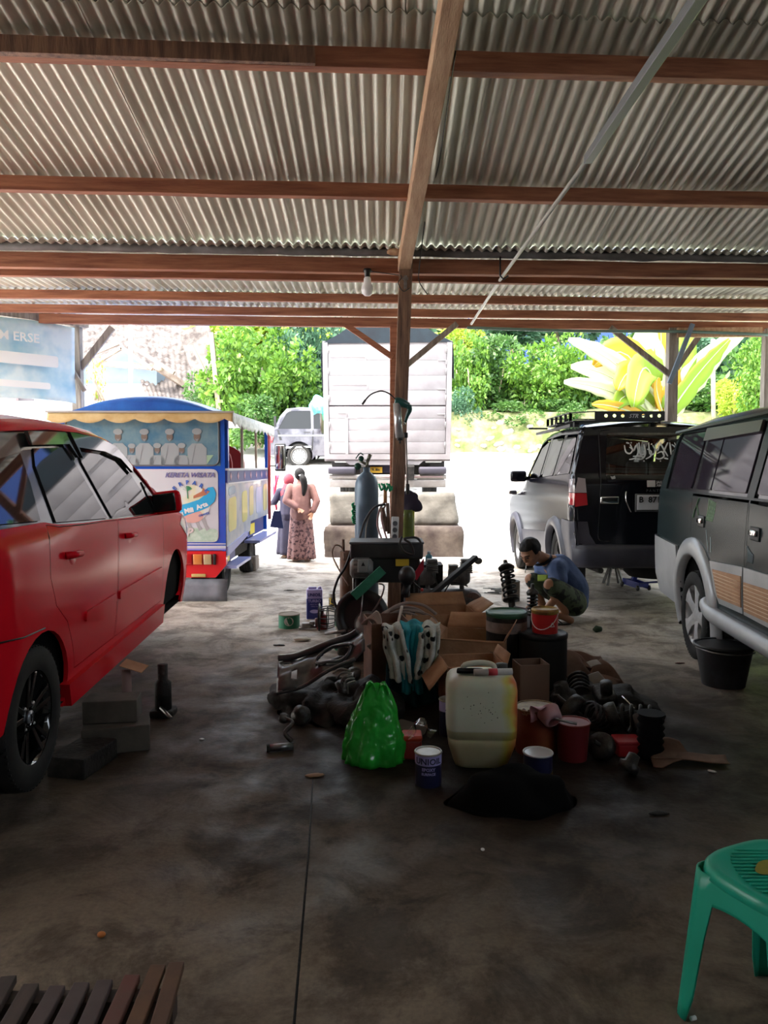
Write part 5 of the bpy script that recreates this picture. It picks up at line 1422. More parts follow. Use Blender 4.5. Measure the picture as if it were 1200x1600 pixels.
        b.build('sandal_strap', m_black, sn_)
    # cigarette
    mp_ = hd + Mh @ Vector((.01, .105, -.068))
    MB().tube([mp_, mp_ + Vector((-.012, -.01, -.07))], .004, 6).build('cigarette', m_white, rt)
    return rt
mn = man()

def woman(px, foot, head_y, Y, label, kind):
    g0 = P(px, foot, Y); H_ = P(px, head_y, Y).z
    rt = thing('person', label, 'person', (g0.x, Y, 0), rz=0)
    s = H_ / 1.5
    V = lambda x, y, z: Vector((x * s, y * s, z * s))
    ch = []; hd = V(-.02, .02, 1.40) if kind == 'pony' else V(0, .02, 1.39)
    ch.append(([V(0, 0, .80), V(0, 0, 1.0), V(0, 0, 1.18), V(0, .01, 1.28)], [.13 * s, .115 * s, .115 * s, .05 * s]))
    ch.append(([V(0, .01, 1.26), hd], [.045 * s, .05 * s]))
    for sd in (-1, 1):
        ch.append(([V(.075 * sd, 0, .80), V(.08 * sd, 0, .45), V(.08 * sd, 0, .08)], [.085 * s, .055 * s, .035 * s]))
        ch.append(([V(.08 * sd, -.04, .035), V(.09 * sd, .05, .045), V(.10 * sd, .13, .03)], [.033 * s, .035 * s, .025 * s]))
    if kind == 'pony':
        arms = [(V(-.17, 0, 1.20), V(-.23, -.10, .99), V(-.03, -.17, .86), V(.10, -.06, -.05), (0, -.8, .3)), (V(.17, 0, 1.20), V(.26, -.06, .98), V(.20, -.12, .80), V(-.04, -.03, -.10), (0, -.8, .2))]
    else:
        arms = [(V(-.16, 0, 1.19), V(-.26, .0, 1.0), V(-.36, .14, .96), V(-.06, .03, .02), (0, .3, .8)), (V(.16, 0, 1.19), V(.2, .02, .95), V(.17, .10, .78), V(0, .06, -.08), (-1, 0, 0))]
    for s_, e, w_, dv, pn in arms:
        ch.append(([s_, s_.lerp(e, .5), e], [.052 * s, .043 * s, .037 * s])); ch.append(([e, e.lerp(w_, .4), w_], [.036 * s, .034 * s, .024 * s])); hand(ch, w_, dv, pn, .7, .9 * s)
    el = [(hd, (.073 * s, .088 * s, .10 * s), 18, 12), (hd + V(0, .045, -.05), (.05 * s, .045 * s, .055 * s), 12, 8), (hd + V(0, .10, -.015), (.011 * s, .016 * s, .02 * s), 8, 6)]
    for sd in (-1, 1): el.append((hd + V(.073 * sd, 0, -.01), (.009 * s, .018 * s, .028 * s), 8, 6))
    body = flesh('body', rt, m_skin, ch, el, .009, 2)
    top_m = mat('dusty pink top', (.17, .08, .07), .85, col2=(.24, .12, .10), scale=5, bump=.4, bscale=16) if kind == 'pony' else mat('navy violet dress', (.018, .016, .035), .85, col2=(.03, .026, .05), scale=5, bump=.3, bscale=16)
    sl = .98 if kind == 'pony' else 1.0
    tc = [([V(0, 0, .78), V(0, 0, .95), V(0, 0, 1.18), V(0, .01, 1.245)], [.185 * s, .165 * s, .145 * s, .085 * s]), ([V(-.16, 0, 1.185), V(.16, 0, 1.185)], [.075 * s, .075 * s])]
    for s_, e, w_, dv, pn in arms:
        tc.append(([s_, s_.lerp(e, .6), e], [.072 * s, .066 * s, .062 * s]))
        tc.append(([e, e.lerp(w_, .82)], [.06 * s, .042 * s] if kind != 'pony' else [.062 * s, .05 * s]))
    flesh('top' if kind == 'pony' else 'dress_top', rt, top_m, tc, (), .011, 3)
    # skirt
    b = MB(); n = 60; rings = []
    for k in range(15):
        t = k / 14; z = (.88 - .84 * t) if kind == 'pony' else (.92 - .86 * t); r = .155 + .055 * t if kind == 'pony' else .15 + .06 * t ** .8
        ring = []
        for i in range(n):
            a = 2 * PI * i / n; rr = r * (1 + (.015 + .06 * t) * sin(a * 9 + 1.3 * sin(a * 2)) + .02 * t * sin(a * 21))
            ring.append(b.av((rr * 1.05 * cos(a) * s, rr * .85 * sin(a) * s + .0, z * s)))
        rings.append(ring)
    b.skin(rings, True)
    sk_m = mat('dusty rose floral print', (.04, .014, .018), .85, col2=(.21, .11, .10), scale=22, lo=.42, hi=.52, detail=3, bump=.2, bscale=20) if kind == 'pony' else top_m
    b.build('skirt', sk_m, rt, solid=.004)
    if kind == 'pony':
        b = MB(); b.ell(hd + V(0, -.012, .02), (.088 * s, .10 * s, .105 * s), 26, 18, fn=lambda p: p if not (p.y > .045 * s and p.z < .03) else p * .82)
        b.tube(smoothpts([hd + V(.03, -.10, .01), hd + V(.07, -.14, -.06), hd + V(.09, -.14, -.18), hd + V(.07, -.14, -.32), hd + V(.05, -.13, -.42)]), [.03 * s, .035 * s, .045 * s, .055 * s, .058 * s, .058 * s, .056 * s, .054 * s, .05 * s, .046 * s, .04 * s, .035 * s, .028 * s, .022 * s, .015 * s, .01 * s, .004 * s], 14)
        b.build('hair', m_hair, rt); MB().lathe([(.03 * s, -.012), (.042 * s, 0), (.03 * s, .012)], c=hd + V(.035, -.11, .0), n=14).build('hair_tie', m_white, rt)
        MB().tube([V(-.15, -.08, .985), V(-.24, -.07, .975)], .045 * s, 10).build('black_cuff', m_black, rt)
    else:
        b = MB(); b.ell(hd + V(0, -.008, .008), (.098 * s, .112 * s, .118 * s), 24, 16)
        b.loft([(hd + V(0, -.0, -.06), .098 * s, .105 * s), (hd + V(0, -.01, -.13), .115 * s, .115 * s), (hd + V(0, -.02, -.20), .165 * s, .135 * s), (hd + V(0, -.03, -.28), .15 * s, .13 * s), (hd + V(0, -.05, -.34), .09 * s, .10 * s)], 26)
        b.build('headscarf', mat('rose red scarf', (.24, .025, .04), .85, col2=(.32, .045, .06), scale=6, bump=.4, bscale=14), rt)
    for sd in (-1, 1): MB().rbox((.095 * sd * s, .05, .015), (.085, .25, .028), .012).build('sandal', mat('beige sandal', (.35, .25, .18), .7), rt)
    return rt
w1 = woman(471, 877, 733, 12.05, 'woman in dusty pink top and long floral skirt with a black ponytail', 'pony')
w2 = woman(452, 874, 741, 12.55, 'woman in rose headscarf and long dark dress beside the ponytailed woman', 'scarf')
# little red flag held out by the woman in the headscarf
p0 = P(429, 785, 12.75); t = thing('flag', 'small red flag on a thin stick held beside the red train pole', 'flag', p0)
MB().tube([(0, 0, -.75), (0, 0, .48)], .008, 6).build('stick', mat('pale stick', (.6, .58, .55), .6), t)
b = MB(); b.grid(lambda u, v: (.0 + .09 * u * (1 - .3 * v) * (1 - v * .6) - .05 * sin(v * 4) * .6, .02 * sin(u * 5 + v * 4), .45 - .58 * v), 6, 12); b.build('cloth', mat('flag crimson', (.55, .02, .06), .7), t, solid=.003)
# ================================================================ WORKSHOP THINGS
m_card = mat('brown cardboard', (.30, .15, .075), .85, col2=(.42, .24, .13), scale=5, bump=.15, bscale=40)
m_cardd = mat('dark cardboard', (.12, .06, .04), .9, col2=(.22, .12, .08), scale=5)
m_tin = mat('tin plate', (.40, .39, .36), .35, .7, col2=(.26, .22, .16), scale=9)
def can(name, label, cat, loc, r, h, m, bands=(), lid='tin', group=None, rz=0, seg=36, texts=(), lidm=None, taper=1.0, rim=True):
    t = thing(name, label, cat, loc, rz, group)
    MB().lathe([(r * taper, 0), (r * taper, .004), (r, h - .006), (r, h)], n=seg, caps=False).lathe([(.001, .003), (r * taper, .003)], n=seg).build('body', m, t)
    if rim: MB().tube([(r * cos(2 * PI * k / seg), r * sin(2 * PI * k / seg), h) for k in range(seg + 1)], .005, 6, caps=False).build('rim', m_tin if lidm is None else lidm, t)
    if lid == 'tin': MB().lathe([(.001, h - .010), (r * .55, h - .010), (r * .6, h - .006), (r * .78, h - .006), (r * .82, h - .012), (r * .97, h - .012), (r, h)], n=seg).build('lid', lidm or m_tin, t)
    elif lid == 'flat': MB().lathe([(r * 1.02, h - .02), (r * 1.03, h + .005), (r * .95, h + .012), (r * .9, h + .004), (.001, h + .004)], n=seg).build('lid', lidm or m_tin, t)
    elif lid == 'open': MB().lathe([(r * .985, h), (r * .96 * taper, .02), (.001, .02)], n=seg).build('inside', lidm or m_dark, t)
    for z0, z1, mm in bands: MB().lathe([(r * (taper + (1 - taper) * z0 / h) + .0012, z0), (r * (taper + (1 - taper) * z1 / h) + .0012, z1)], n=seg, caps=False).build('label_band', mm, t)
    for s_, size, z, mm, a in texts:
        b = MB(); tmp = MB(); tmp.text(s_, size, Matrix.Identity(4), .0008, .0006)
        for v in tmp.v: an = R(a) + v.x / r; b.v.append(Vector(((r + .002 + v.z) * cos(an), (r + .002 + v.z) * sin(an), z + v.y)))
        b.f, b.sm, b.mi = tmp.f, tmp.sm, tmp.mi
        b.build('lettering', mm, t)
    return t
def bail(t, r, h, m=m_steel, drop=True, a0=0):
    pts = [(r * cos(R(a0 + a)) * 1.02, r * sin(R(a0 + a)) * 1.02, h - (.10 if drop else -.1) * sin(R(a)) ) for a in range(0, 181, 15)]
    MB().tube(pts, .003, 5).build('handle', m, t)
def carton(label, loc, w, d, h, rz=0, flaps=((0, 60, .5), (1, 70, .5), (2, 60, .5), (3, 70, .5)), m=m_card, rot=None, marks=None, name='cardboard_box'):
    """open box; flaps: (side, opening angle from vertical, length factor)"""
    t = thing(name, label, 'box', loc, rz, rot=rot)
    tk_ = .006; b = MB()
    b.box((0, 0, tk_), (w, d, tk_)); b.box((0, -d / 2, h / 2), (w, tk_, h)); b.box((0, d / 2, h / 2), (w, tk_, h)); b.box((-w / 2, 0, h / 2), (tk_, d, h)); b.box((w / 2, 0, h / 2), (tk_, d, h))
    b.build('carton', m, t)
    for s_, ang, lf in flaps:
        a = R(ang); L = (d if s_ in (0, 2) else w) * lf; wd = w if s_ in (0, 2) else d
        o = {0: (0, -d / 2), 2: (0, d / 2), 1: (w / 2, 0), 3: (-w / 2, 0)}[s_]
        dr = {0: (0, -1), 2: (0, 1), 1: (1, 0), 3: (-1, 0)}[s_]; sv = (dr[1], -dr[0])
        def fn(u, v):
            q = (u - .5) * wd * (1 - .06 * v); l = L * v
            return (o[0] + dr[0] * sin(a) * l + sv[0] * q, o[1] + dr[1] * sin(a) * l + sv[1] * q, h + cos(a) * l + .004 * sin(v * 5 + u * 3))
        MB().grid(fn, 4, 4).build('flap', m, t, solid=.005)
    if marks:
        x, z, s_ = marks; M = Matrix.Translation((x, -d / 2 - .005, z)) @ Euler((R(90), 0, 0)).to_matrix().to_4x4()
        b = MB()
        for k in range(3): b.tube([(x + s_ * .5 * cos(2.1 * k + .5), -d / 2 - .005, z + s_ * .5 * sin(2.1 * k + .5)), (x + s_ * .5 * cos(2.1 * k + 1.7), -d / 2 - .005, z + s_ * .5 * sin(2.1 * k + 1.7)), (x, -d / 2 - .005, z)], .002, 4)
        b.build('printed_mark', m_black, t)
    return t
def hose(label, pts, r, m, name='hose', cat='hose', sm=5, group=None):
    o = MB().tube(smoothpts(pts, sm), r, 7).build(name, m); return tag(o, label, cat, group)
def coil_mb(b, a, c, r, turns, wr, n=14):
    a, c = Vector(a), Vector(c); d = c - a; u, v = frame(d)
    b.tube([a + d * (k / (turns * n)) + (u * cos(2 * PI * k / n) + v * sin(2 * PI * k / n)) * r for k in range(turns * n + 1)], wr, 6)
def wrinkle(b, fn, nu, nv, amp, sc, seed=0):
    b.grid(lambda u, v: (lambda p: p + Vector((pnoise(p * sc + Vector((seed, 0, 0))), pnoise(p * sc + Vector((0, seed + 5, 0))), pnoise(p * sc + Vector((0, 0, seed + 9))))) * amp)(Vector(fn(u, v))), nu, nv)

# ---- jerrycan
def jerry():
    t = thing('jerrycan', 'big translucent white plastic jerrycan in front of the cardboard boxes', 'jerrycan', (G(757, 1212).x, 3.81, 0), rz=R(-2))
    W, D, H_ = .345, .27, .47
    m = mat('cloudy white polyethylene', (.52, .54, .42), .4, col2=(.60, .61, .52), scale=3, bump=.05)
    nt = m.node_tree; b_ = nt.nodes['Principled BSDF']; b_.inputs['Subsurface Weight'].default_value = .2; b_.inputs['Subsurface Scale'].default_value = .03
    # what is inside tints the lower third, dye stains the right edge
    tc = nt.nodes.new('ShaderNodeTexCoord'); sp = nt.nodes.new('ShaderNodeSeparateXYZ'); nt.links.new(tc.outputs['Object'], sp.inputs[0])
    r1 = nt.nodes.new('ShaderNodeValToRGB'); r1.color_ramp.elements[0].position = .20; r1.color_ramp.elements[0].color = (.74, .66, .48, 1); r1.color_ramp.elements[1].position = .205; r1.color_ramp.elements[1].color = (1, 1, 1, 1)
    nt.links.new(sp.outputs['Z'], r1.inputs[0])
    nz = nt.nodes.new('ShaderNodeTexNoise'); nz.inputs['Scale'].default_value = 7; nt.links.new(tc.outputs['Object'], nz.inputs['Vector'])
    ad = nt.nodes.new('ShaderNodeMath'); ad.operation = 'MULTIPLY_ADD'; nt.links.new(nz.outputs['Fac'], ad.inputs[0]); ad.inputs[1].default_value = .12; nt.links.new(sp.outputs['X'], ad.inputs[2])
    r2 = nt.nodes.new('ShaderNodeValToRGB'); e = r2.color_ramp.elements; e[0].position = .15; e[0].color = (1, 1, 1, 1); e[1].position = .222; e[1].color = (.95, .22, .08, 1)
    x = e.new(.188); x.color = (1, .9, .25, 1); nt.links.new(ad.outputs[0], r2.inputs[0])
    base = b_.inputs['Base Color'].links[0].from_socket
    for rr in (r1, r2):
        mx = nt.nodes.new('ShaderNodeMix'); mx.data_type = 'RGBA'; mx.blend_type = 'MULTIPLY'; mx.inputs[0].default_value = 1
        nt.links.new(base, mx.inputs[6]); nt.links.new(rr.outputs[0], mx.inputs[7]); base = mx.outputs[2]
    nt.links.new(base, b_.inputs['Base Color'])
    b = MB(); rings = []
    for z, ins in ((0, .06), (.008, .045), (.03, .035), (.12, .008), (.155, .004), (.16, .008), (.165, .002), (.21, 0), (.40, 0), (.435, .006), (.455, .02), (.465, .04), (.468, .07)):
        ring = []; hw, hd = W / 2 - ins, D / 2 - ins; r = .05
        for cx, cy, a0 in ((hw - r, hd - r, 0), (-hw + r, hd - r, 90), (-hw + r, -hd + r, 180), (hw - r, -hd + r, 270)):
            for k in range(7): a = R(a0 + 15 * k); ring.append(b.av((cx + r * cos(a), cy + r * sin(a), z)))
        rings.append(ring)
    b.skin(rings, True, True, True); b.build('tank', m, t)
    b = MB(); b.tube(smoothpts([(-.09, 0, .465), (-.08, 0, .50), (0, 0, .512), (.06, 0, .50), (.07, 0, .465)]), .014, 10); b.build('carry_handle', m, t)
    b = MB(); b.lathe([(.03, 0), (.03, .03), (.001, .032)], c=(.11, .05, .465), n=20); b.build('screw_cap', mat('dirty cap', (.03, .03, .03), .6), t)
    b = MB(); rnd = random.Random(2)
    for k in range(26): b.ell((rnd.gauss(0, .05), -D / 2 - .0005, .32 + rnd.gauss(0, .04)), (rnd.uniform(.001, .0035), .0008, rnd.uniform(.001, .0035)), 5, 4)
    b.build('grease_specks', m_dark, t)
    return t
jc = jerry(); jx, jy = jc.location.x, jc.location.y
t = thing('spray_tube', 'white tube with red print lying on top of the jerrycan', 'tube', (jx + .055, jy - .08, .487), rz=R(4))
MB().tube([(-.10, 0, 0), (.09, 0, 0)], .017, 12).build('body', mat('tube white', (.5, .48, .46), .5), t)
b = MB(); b.tube([(-.03, -.0, 0), (.015, 0, 0)], .0178, 12); b.build('printed_band', mat('tube red', (.55, .04, .06), .5), t)
t = MB().prism(rnd_poly([(-.07, -.03), (.06, -.035), (.07, .03), (-.06, .035)], .02), .012).build('cloth_rag', mat('black rag', (.003, .003, .003), .95, spec=.1)); t.location = (jx - .06, jy - .04, .482); tag(t, 'flat black rag on the jerrycan top left', 'rag')

# ---- green carrier bag
def bag():
    c = G(584, 1188); t = thing('plastic_bag', 'bright green plastic carrier bag standing on the floor left of the jerrycan', 'bag', (c.x, c.y, 0))
    m = leafmat('green bag film', (.04, .62, .07), (.06, .72, .10), .5); b_ = m.node_tree.nodes['Principled BSDF']; b_.inputs['Roughness'].default_value = .2; b_.inputs['Coat Weight'].default_value = 1.0
    tn = m.node_tree.nodes.new('ShaderNodeTexNoise'); tn.inputs['Scale'].default_value = 8; tn.inputs['Detail'].default_value = 1; bu = m.node_tree.nodes.new('ShaderNodeBump'); bu.inputs['Strength'].default_value = .5; bu.inputs['Distance'].default_value = .05
    m.node_tree.links.new(tn.outputs[0], bu.inputs['Height']); m.node_tree.links.new(bu.outputs[0], b_.inputs['Normal']); m.node_tree.links.new(bu.outputs[0], b_.inputs['Coat Normal'])
    b = MB(); n = 56; rings = []
    for k in range(26):
        v = k / 25; z = .40 * v
        rx = .150 * (1 - .05 * v) if v < .25 else .1425 - .10 * ((v - .25) / .75) ** 1.6
        ry = .11 * (1 - v * .85); ring = []
        for i in range(n):
            a = 2 * PI * i / n; w = 1 + .18 * pnoise(Vector((cos(a) * 2.2, sin(a) * 2.2, v * 3))) + .10 * pnoise(Vector((cos(a) * 6, sin(a) * 6, v * 7))) + .04 * sin(a * 7 + v * 4) * (.4 + v) + .03 * sin(a * 15)
            p = Vector(((rx * w) * cos(a) + .015 * v, ry * w * sin(a), z * (1 + .02 * sin(a * 3))))
            ring.append(b.av(p))
        rings.append(ring)
    b.skin(rings, True, True, False); b.build('bag_body', m, t, solid=.0012)
    for x0, x1, h in ((-.05, .012, .065), (.02, .075, .05)):
        b = MB(); pts = smoothpts([(x0, -.01, .34), (x0 + .012, -.02, .39), ((x0 + x1) / 2, -.02, .35 + h), (x1 - .01, -.015, .39), (x1, 0, .335)], 6)
        b.tube(pts, [.016 + .006 * sin(k) for k in range(len(pts))], 8, flat=.25); b.build('handle_loop', m, t)
    MB().ell((0, 0, .10), (.10, .07, .09), 14, 10, fn=lambda p: p * (1 + .2 * pnoise(p * 14))).build('contents', mat('dim cardboard', (.16, .12, .06), .8), t)
bag()

m_lav = mat('lavender label', (.36, .33, .62), .45); m_navy = mat('navy tin', (.012, .014, .05), .35, coat=.3)
q = G(669, 1224); can('paint_can', 'lavender and black putty tin printed UNIOIL beside the green bag', 'can', (q.x, q.y, 0), .062, .155, m_navy, ((.105, .15, m_lav),), texts=(('UNIOIL', .040, .113, m_navy, -92), ('EPOXY', .020, .082, m_lav, -92), ('SURFACE', .016, .062, m_lav, -92)))
q = G(706, 1165); can('paint_can', 'lavender tin half hidden behind the left edge of the jerrycan', 'can', (q.x + .0, 4.22, 0.0), .055, .20, m_navy, ((.14, .195, m_lav),))
q = G(644, 1188); t = thing('plastic_tub', 'small red plastic tub behind the lavender putty tin', 'tub', (q.x, q.y + .05, 0))
MB().rbox((0, 0, .05), (.10, .10, .10), .015).build('tub', mat('dark red tub', (.22, .02, .015), .5), t); MB().rbox((0, 0, .11), (.105, .105, .03), .012).build('lid', mat('orange red lid', (.55, .06, .025), .4), t)
b = MB(); wrinkle(b, lambda u, v: (-.05 + .12 * u, -.03 + .06 * v, .13 + .08 * sin(PI * u)), 12, 8, .04, 14); o = b.build('plastic_wrap', glassmat('clear film', (.85, .85, .88), .5)); o.location = (q.x + .03, q.y + .0, 0); tag(o, 'crumpled clear plastic wrap between red tub and putty tin', 'wrap')
b = MB(); b.prism(rnd_poly([(-.09, -.04), (.08, -.05), (.1, .03), (-.06, .05)], .02), .03, Euler((R(20), R(12), 0)).to_matrix().to_4x4()); o = b.build('broken_plastic', mat('grey plastic shard', (.10, .09, .08), .6)); o.location = P(640, 1138, 4.25); tag(o, 'grey plastic shard leaning behind the green bag', 'shard')
# silver-lid round tin
q = G(840, 1222); can('paint_can', 'small black tin with bright silver lid right of the jerrycan', 'can', (q.x, q.y, 0), .068, .145, m_navy, ((.0, .06, mat('dull ochre band', (.14, .09, .01), .5)),), lidm=mat('bright lid', (.62, .64, .66), .35, .3))
q = G(848, 1198); can('paint_tin', 'large rusty lidded red tin right behind the silver-lid tin', 'can', (q.x + .01, q.y + .22, 0), .108, .235, mat('dull red tin', (.16, .018, .008), .5, col2=(.2, .05, .01), scale=6), lidm=mat('rusty cream lid', (.30, .24, .12), .5, .3, col2=(.14, .08, .04), scale=20), texts=(('SA', .05, .215, m_tin, -128),))
b = MB(); b.lathe([(.03, 0), (.05, .01), (.06, .07)], n=20, caps=False); wrinkle(b, lambda u, v: (-.09 + .08 * u, -.05 + .1 * v, .05 + .05 * sin(3 * v)), 8, 8, .03, 16); o = b.build('plastic_cup', mat('pale pink plastic', (.46, .22, .25), .4, col2=(.5, .3, .32), scale=8), solid=.002); o.location = G(866, 1128, .21); o.rotation_euler = (R(-60), 0, R(20)); tag(o, 'crumpled pale pink plastic cup on its side behind the rusty red tin', 'cup')
q = G(902, 1196); can('plastic_pail', 'small red pail with a metal stick lying across its rim', 'pail', (q.x, q.y + .1, 0), .085, .19, mat('dark red plastic', (.14, .008, .012), .5), lid='open', lidm=mat('dark red tub', (0, 0, 0)), taper=.85)  # plain dark red base colour
o = MB().tube([(q.x - .12, q.y + .06, .222), (q.x + .0, q.y + .02, .205)], .007, 8).build('metal_rod', m_steel); tag(o, 'short shiny rod resting on the rim of the red pail', 'rod')
carton('small brown box between the jerrycan and the dark drum', (P(832, 1120, 4.35).x, 4.42, .0), .17, .15, .36, R(8), flaps=(), m=mat('dull brown board', (.17, .10, .07), .9))

# black cloth heap in front
def heap(label, c, rx, ry, rz_, m, seed=0, name='cloth_heap', cat='cloth', amp=.3, sc=7):
    o = MB().ell((0, 0, 0), (rx, ry, rz_), 40, 20, fn=lambda p: Vector((p.x, p.y, max(p.z, -.0))) * (1 + amp * pnoise(Vector((p.x * sc, p.y * sc, p.z * sc + seed))))).build(name, m)
    o.location = c; return tag(o, label, cat)
q = G(800, 1258); heap('heap of pitch black cloth on the floor in front of the jerrycan', (q.x, q.y + .03, 0), .28, .16, .15, mat('black rag', (0, 0, 0)), 3)

# ---- cardboard boxes in the middle
carton('upper open cardboard box with printed mark on its front, right of the hanging towels', (P(738, 1035, 4.95).x + .02, 5.02, .10), .42, .36, .29, R(-14), flaps=((0, 100, .02), (1, 30, .3), (2, 40, .35), (3, 60, .3)), marks=(.13, .20, .05))
carton('larger cardboard box standing behind, its flap raised high', (P(690, 1000, 5.35).x, 5.50, .12), .46, .36, .34, R(6), flaps=((2, 35, .3), (1, 60, .3)))
carton('lower open cardboard box behind the jerrycan with one flap hanging down', (P(738, 1090, 4.45).x, 4.50, .10), .34, .30, .25, R(6), flaps=((3, 140, .5), (0, 100, .05), (1, 20, .2)))
carton('tall dark cardboard box at the left of the pile under the hose coils', (P(597, 1050, 4.9).x + .03, 5.0, .0), .25, .34, .50, R(10), flaps=(), m=m_cardd)
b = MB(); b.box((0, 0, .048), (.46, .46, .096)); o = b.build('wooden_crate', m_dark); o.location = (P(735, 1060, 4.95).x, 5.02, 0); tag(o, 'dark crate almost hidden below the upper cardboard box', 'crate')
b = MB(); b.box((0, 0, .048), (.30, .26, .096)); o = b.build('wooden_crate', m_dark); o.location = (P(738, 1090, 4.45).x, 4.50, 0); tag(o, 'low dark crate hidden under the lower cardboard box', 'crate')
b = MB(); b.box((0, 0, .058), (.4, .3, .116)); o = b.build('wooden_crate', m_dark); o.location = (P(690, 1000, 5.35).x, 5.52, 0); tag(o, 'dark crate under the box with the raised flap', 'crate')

# hanging towels: a turquoise towel and a dotted white cloth over a drum
q = P(642, 1000, 4.72)
t = thing('drum', 'dark drum under the hanging towels, behind the green bag', 'drum', (q.x, 4.86, 0)); MB().lathe([(.15, 0), (.15, .44), (.14, .46), (.001, .46)], n=28).build('body', mat('black drum', (.012, .014, .016), .6), t)
def drape(name, label, x0, x1, top, bot, m, seed, yoff=0.0, front=4.69, narrow=0.0, lean=0.0):
    b = MB(); n = 30
    def fn(u, v):
        zt = top; L1 = .12; s = v * (L1 + (top - bot)); x = x0 + (x1 - x0) * u
        wv = .018 * sin(u * 11 + seed) + .012 * sin(u * 23 + seed * 2)
        if s < L1: y = front + .13 - s; z = zt + .012 * sin(s / L1 * PI)
        else:
            y = front - yoff; z = zt - (s - L1); k = (s - L1) / (top - bot); x = x + (((x0 + x1) / 2) - x) * narrow * sin(PI * k) + lean * k
        return (x, y + wv * min(1, s / L1), z + .01 * sin(u * 9 + seed))
    wrinkle(b, fn, n, 40, .018, 9, seed)
    o = b.build(name, m, solid=.006); return tag(o, label, 'towel')
x_ = lambda px, Y=4.7: P(px, 1000, Y).x
m_turq = mat('turquoise towelling', (.01, .16, .20), .95, col2=(.02, .30, .36), scale=7, bump=.5, bscale=30)
def dotmat():
    m = mat('white gauze with black dots', (.36, .37, .33), .95, col2=(.58, .60, .55), scale=14, bump=.5, bscale=40); nt = m.node_tree; b_ = nt.nodes['Principled BSDF']
    tc = nt.nodes.new('ShaderNodeTexCoord'); vo = nt.nodes.new('ShaderNodeTexVoronoi'); vo.inputs['Scale'].default_value = 15; nt.links.new(tc.outputs['Object'], vo.inputs['Vector'])
    r = nt.nodes.new('ShaderNodeValToRGB'); r.color_ramp.elements[0].position = .26; r.color_ramp.elements[0].color = (.01, .012, .014, 1); r.color_ramp.elements[1].position = .32; r.color_ramp.elements[1].color = (1, 1, 1, 1)
    nt.links.new(vo.outputs['Distance'], r.inputs[0]); base = b_.inputs['Base Color'].links[0].from_socket
    mx = nt.nodes.new('ShaderNodeMix'); mx.data_type = 'RGBA'; mx.blend_type = 'MULTIPLY'; mx.inputs[0].default_value = 1
    nt.links.new(base, mx.inputs[6]); nt.links.new(r.outputs[0], mx.inputs[7]); nt.links.new(mx.outputs[2], b_.inputs['Base Color']); return m
m_dot = dotmat()
drape('towel', 'white gauze cloth with black dots, left fold beside the turquoise towel', x_(597), x_(632), .495, .17, m_dot, 1.0, .04, lean=.05)
drape('towel', 'turquoise towel hanging in the middle between two dotted cloth folds', x_(626), x_(660), .51, .10, m_turq, 2.3, .02)
drape('towel', 'white gauze cloth with black dots, right fold beside the cardboard box', x_(655), x_(688), .50, .20, m_dot, 4.1, .05, lean=-.03)
drape('towel', 'dark teal cloth hanging lowest, below the dotted folds', x_(604), x_(682), .36, .02, mat('dark teal cloth', (.006, .035, .045), .95, bump=.4), 5.2, -.02)

# ---- drums and pails right of the boxes
q = P(795, 1000, 5.0)
t = can('drum', 'dark grimy drum with a green lid right of the cardboard boxes', 'drum', (q.x, 5.10, 0), .135, .52, m_dark, ((.40, .47, mat('dirty cream band', (.16, .13, .11), .8, col2=(.26, .2, .18), scale=20)),), lid='flat', lidm=mat('dark green lid', (.015, .10, .05), .4))
q = P(858, 1080, 4.7)
t = can('drum', 'black plastic drum carrying the red grease pail', 'drum', (q.x + .01, 4.95, 0), .155, .41, mat('black drum', (0, 0, 0)), lid='flat', lidm=mat('black drum', (0, 0, 0)))
m_pail = mat('signal red pail', (.55, .018, .02), .35, coat=.3)
t = can('grease_pail', 'bright red pail with yellow rim and white triangle standing on the black drum', 'pail', (P(850, 1010, 4.95).x, 4.93, .425), .085, .145, m_pail, ((.125, .148, mat('yellow rim', (.62, .42, .02), .4)),), lid='flat', lidm=mat('rusty yellow lid', (.50, .33, .05), .5, col2=(.25, .12, .04), scale=14), taper=.96)
bail(t, .086, .13, m_white, True, 150)
M = Matrix.Translation((.03, -.083, .05)) @ Euler((R(90), 0, R(20))).to_matrix().to_4x4()
b = MB(); b.bar(M @ Vector((-.015, 0, 0)), M @ Vector((0, .026, 0)), .004); b.bar(M @ Vector((0, .026, 0)), M @ Vector((.015, 0, 0)), .004); b.bar(M @ Vector((.015, 0, 0)), M @ Vector((-.015, 0, 0)), .004); b.build('triangle_emblem', m_white, t)

# ---- shock absorber struts
def strut(label, a, c, r=.045, parent=None):
    a, c = Vector(a), Vector(c); t = thing('shock_absorber', label, 'shock absorber', a); d = c - a; L = d.length; u = d.normalized(); u0, v0 = frame(u)
    o = lambda k: u * L * k
    MB().tube([o(0), o(.45)], r * .42, 12).build('tube', m_greasy, t)
    MB().lathe([(r * .4, -.01), (r * .95, -.004), (r * .98, .006), (r * .4, .01)], c=o(.42), n=20, M=axisM(u)).build('spring_seat', m_greasy, t)
    b = MB(); coil_mb(b, o(.43), o(.86), r * .78, 6, r * .14); b.build('coil_spring', m_black, t)
    MB().tube([o(.45), o(.9)], [r * .38] * 2, 10).build('dust_boot', m_rubber, t)
    b = MB(); b.lathe([(.001, 0), (r * .95, 0), (r, .012), (r * .7, .03), (r * .3, .04), (r * .25, .07), (.001, .07)], c=o(.86), n=18, M=axisM(u)); b.build('top_mount', m_greasy, t)
    return t
strut('large greasy shock absorber leaning behind the green-lid drum', P(806, 985, 5.45), P(789, 874, 5.75), .062)
strut('slim upright shock absorber standing behind the red pail', P(832, 990, 5.15), P(832, 918, 5.15), .042)
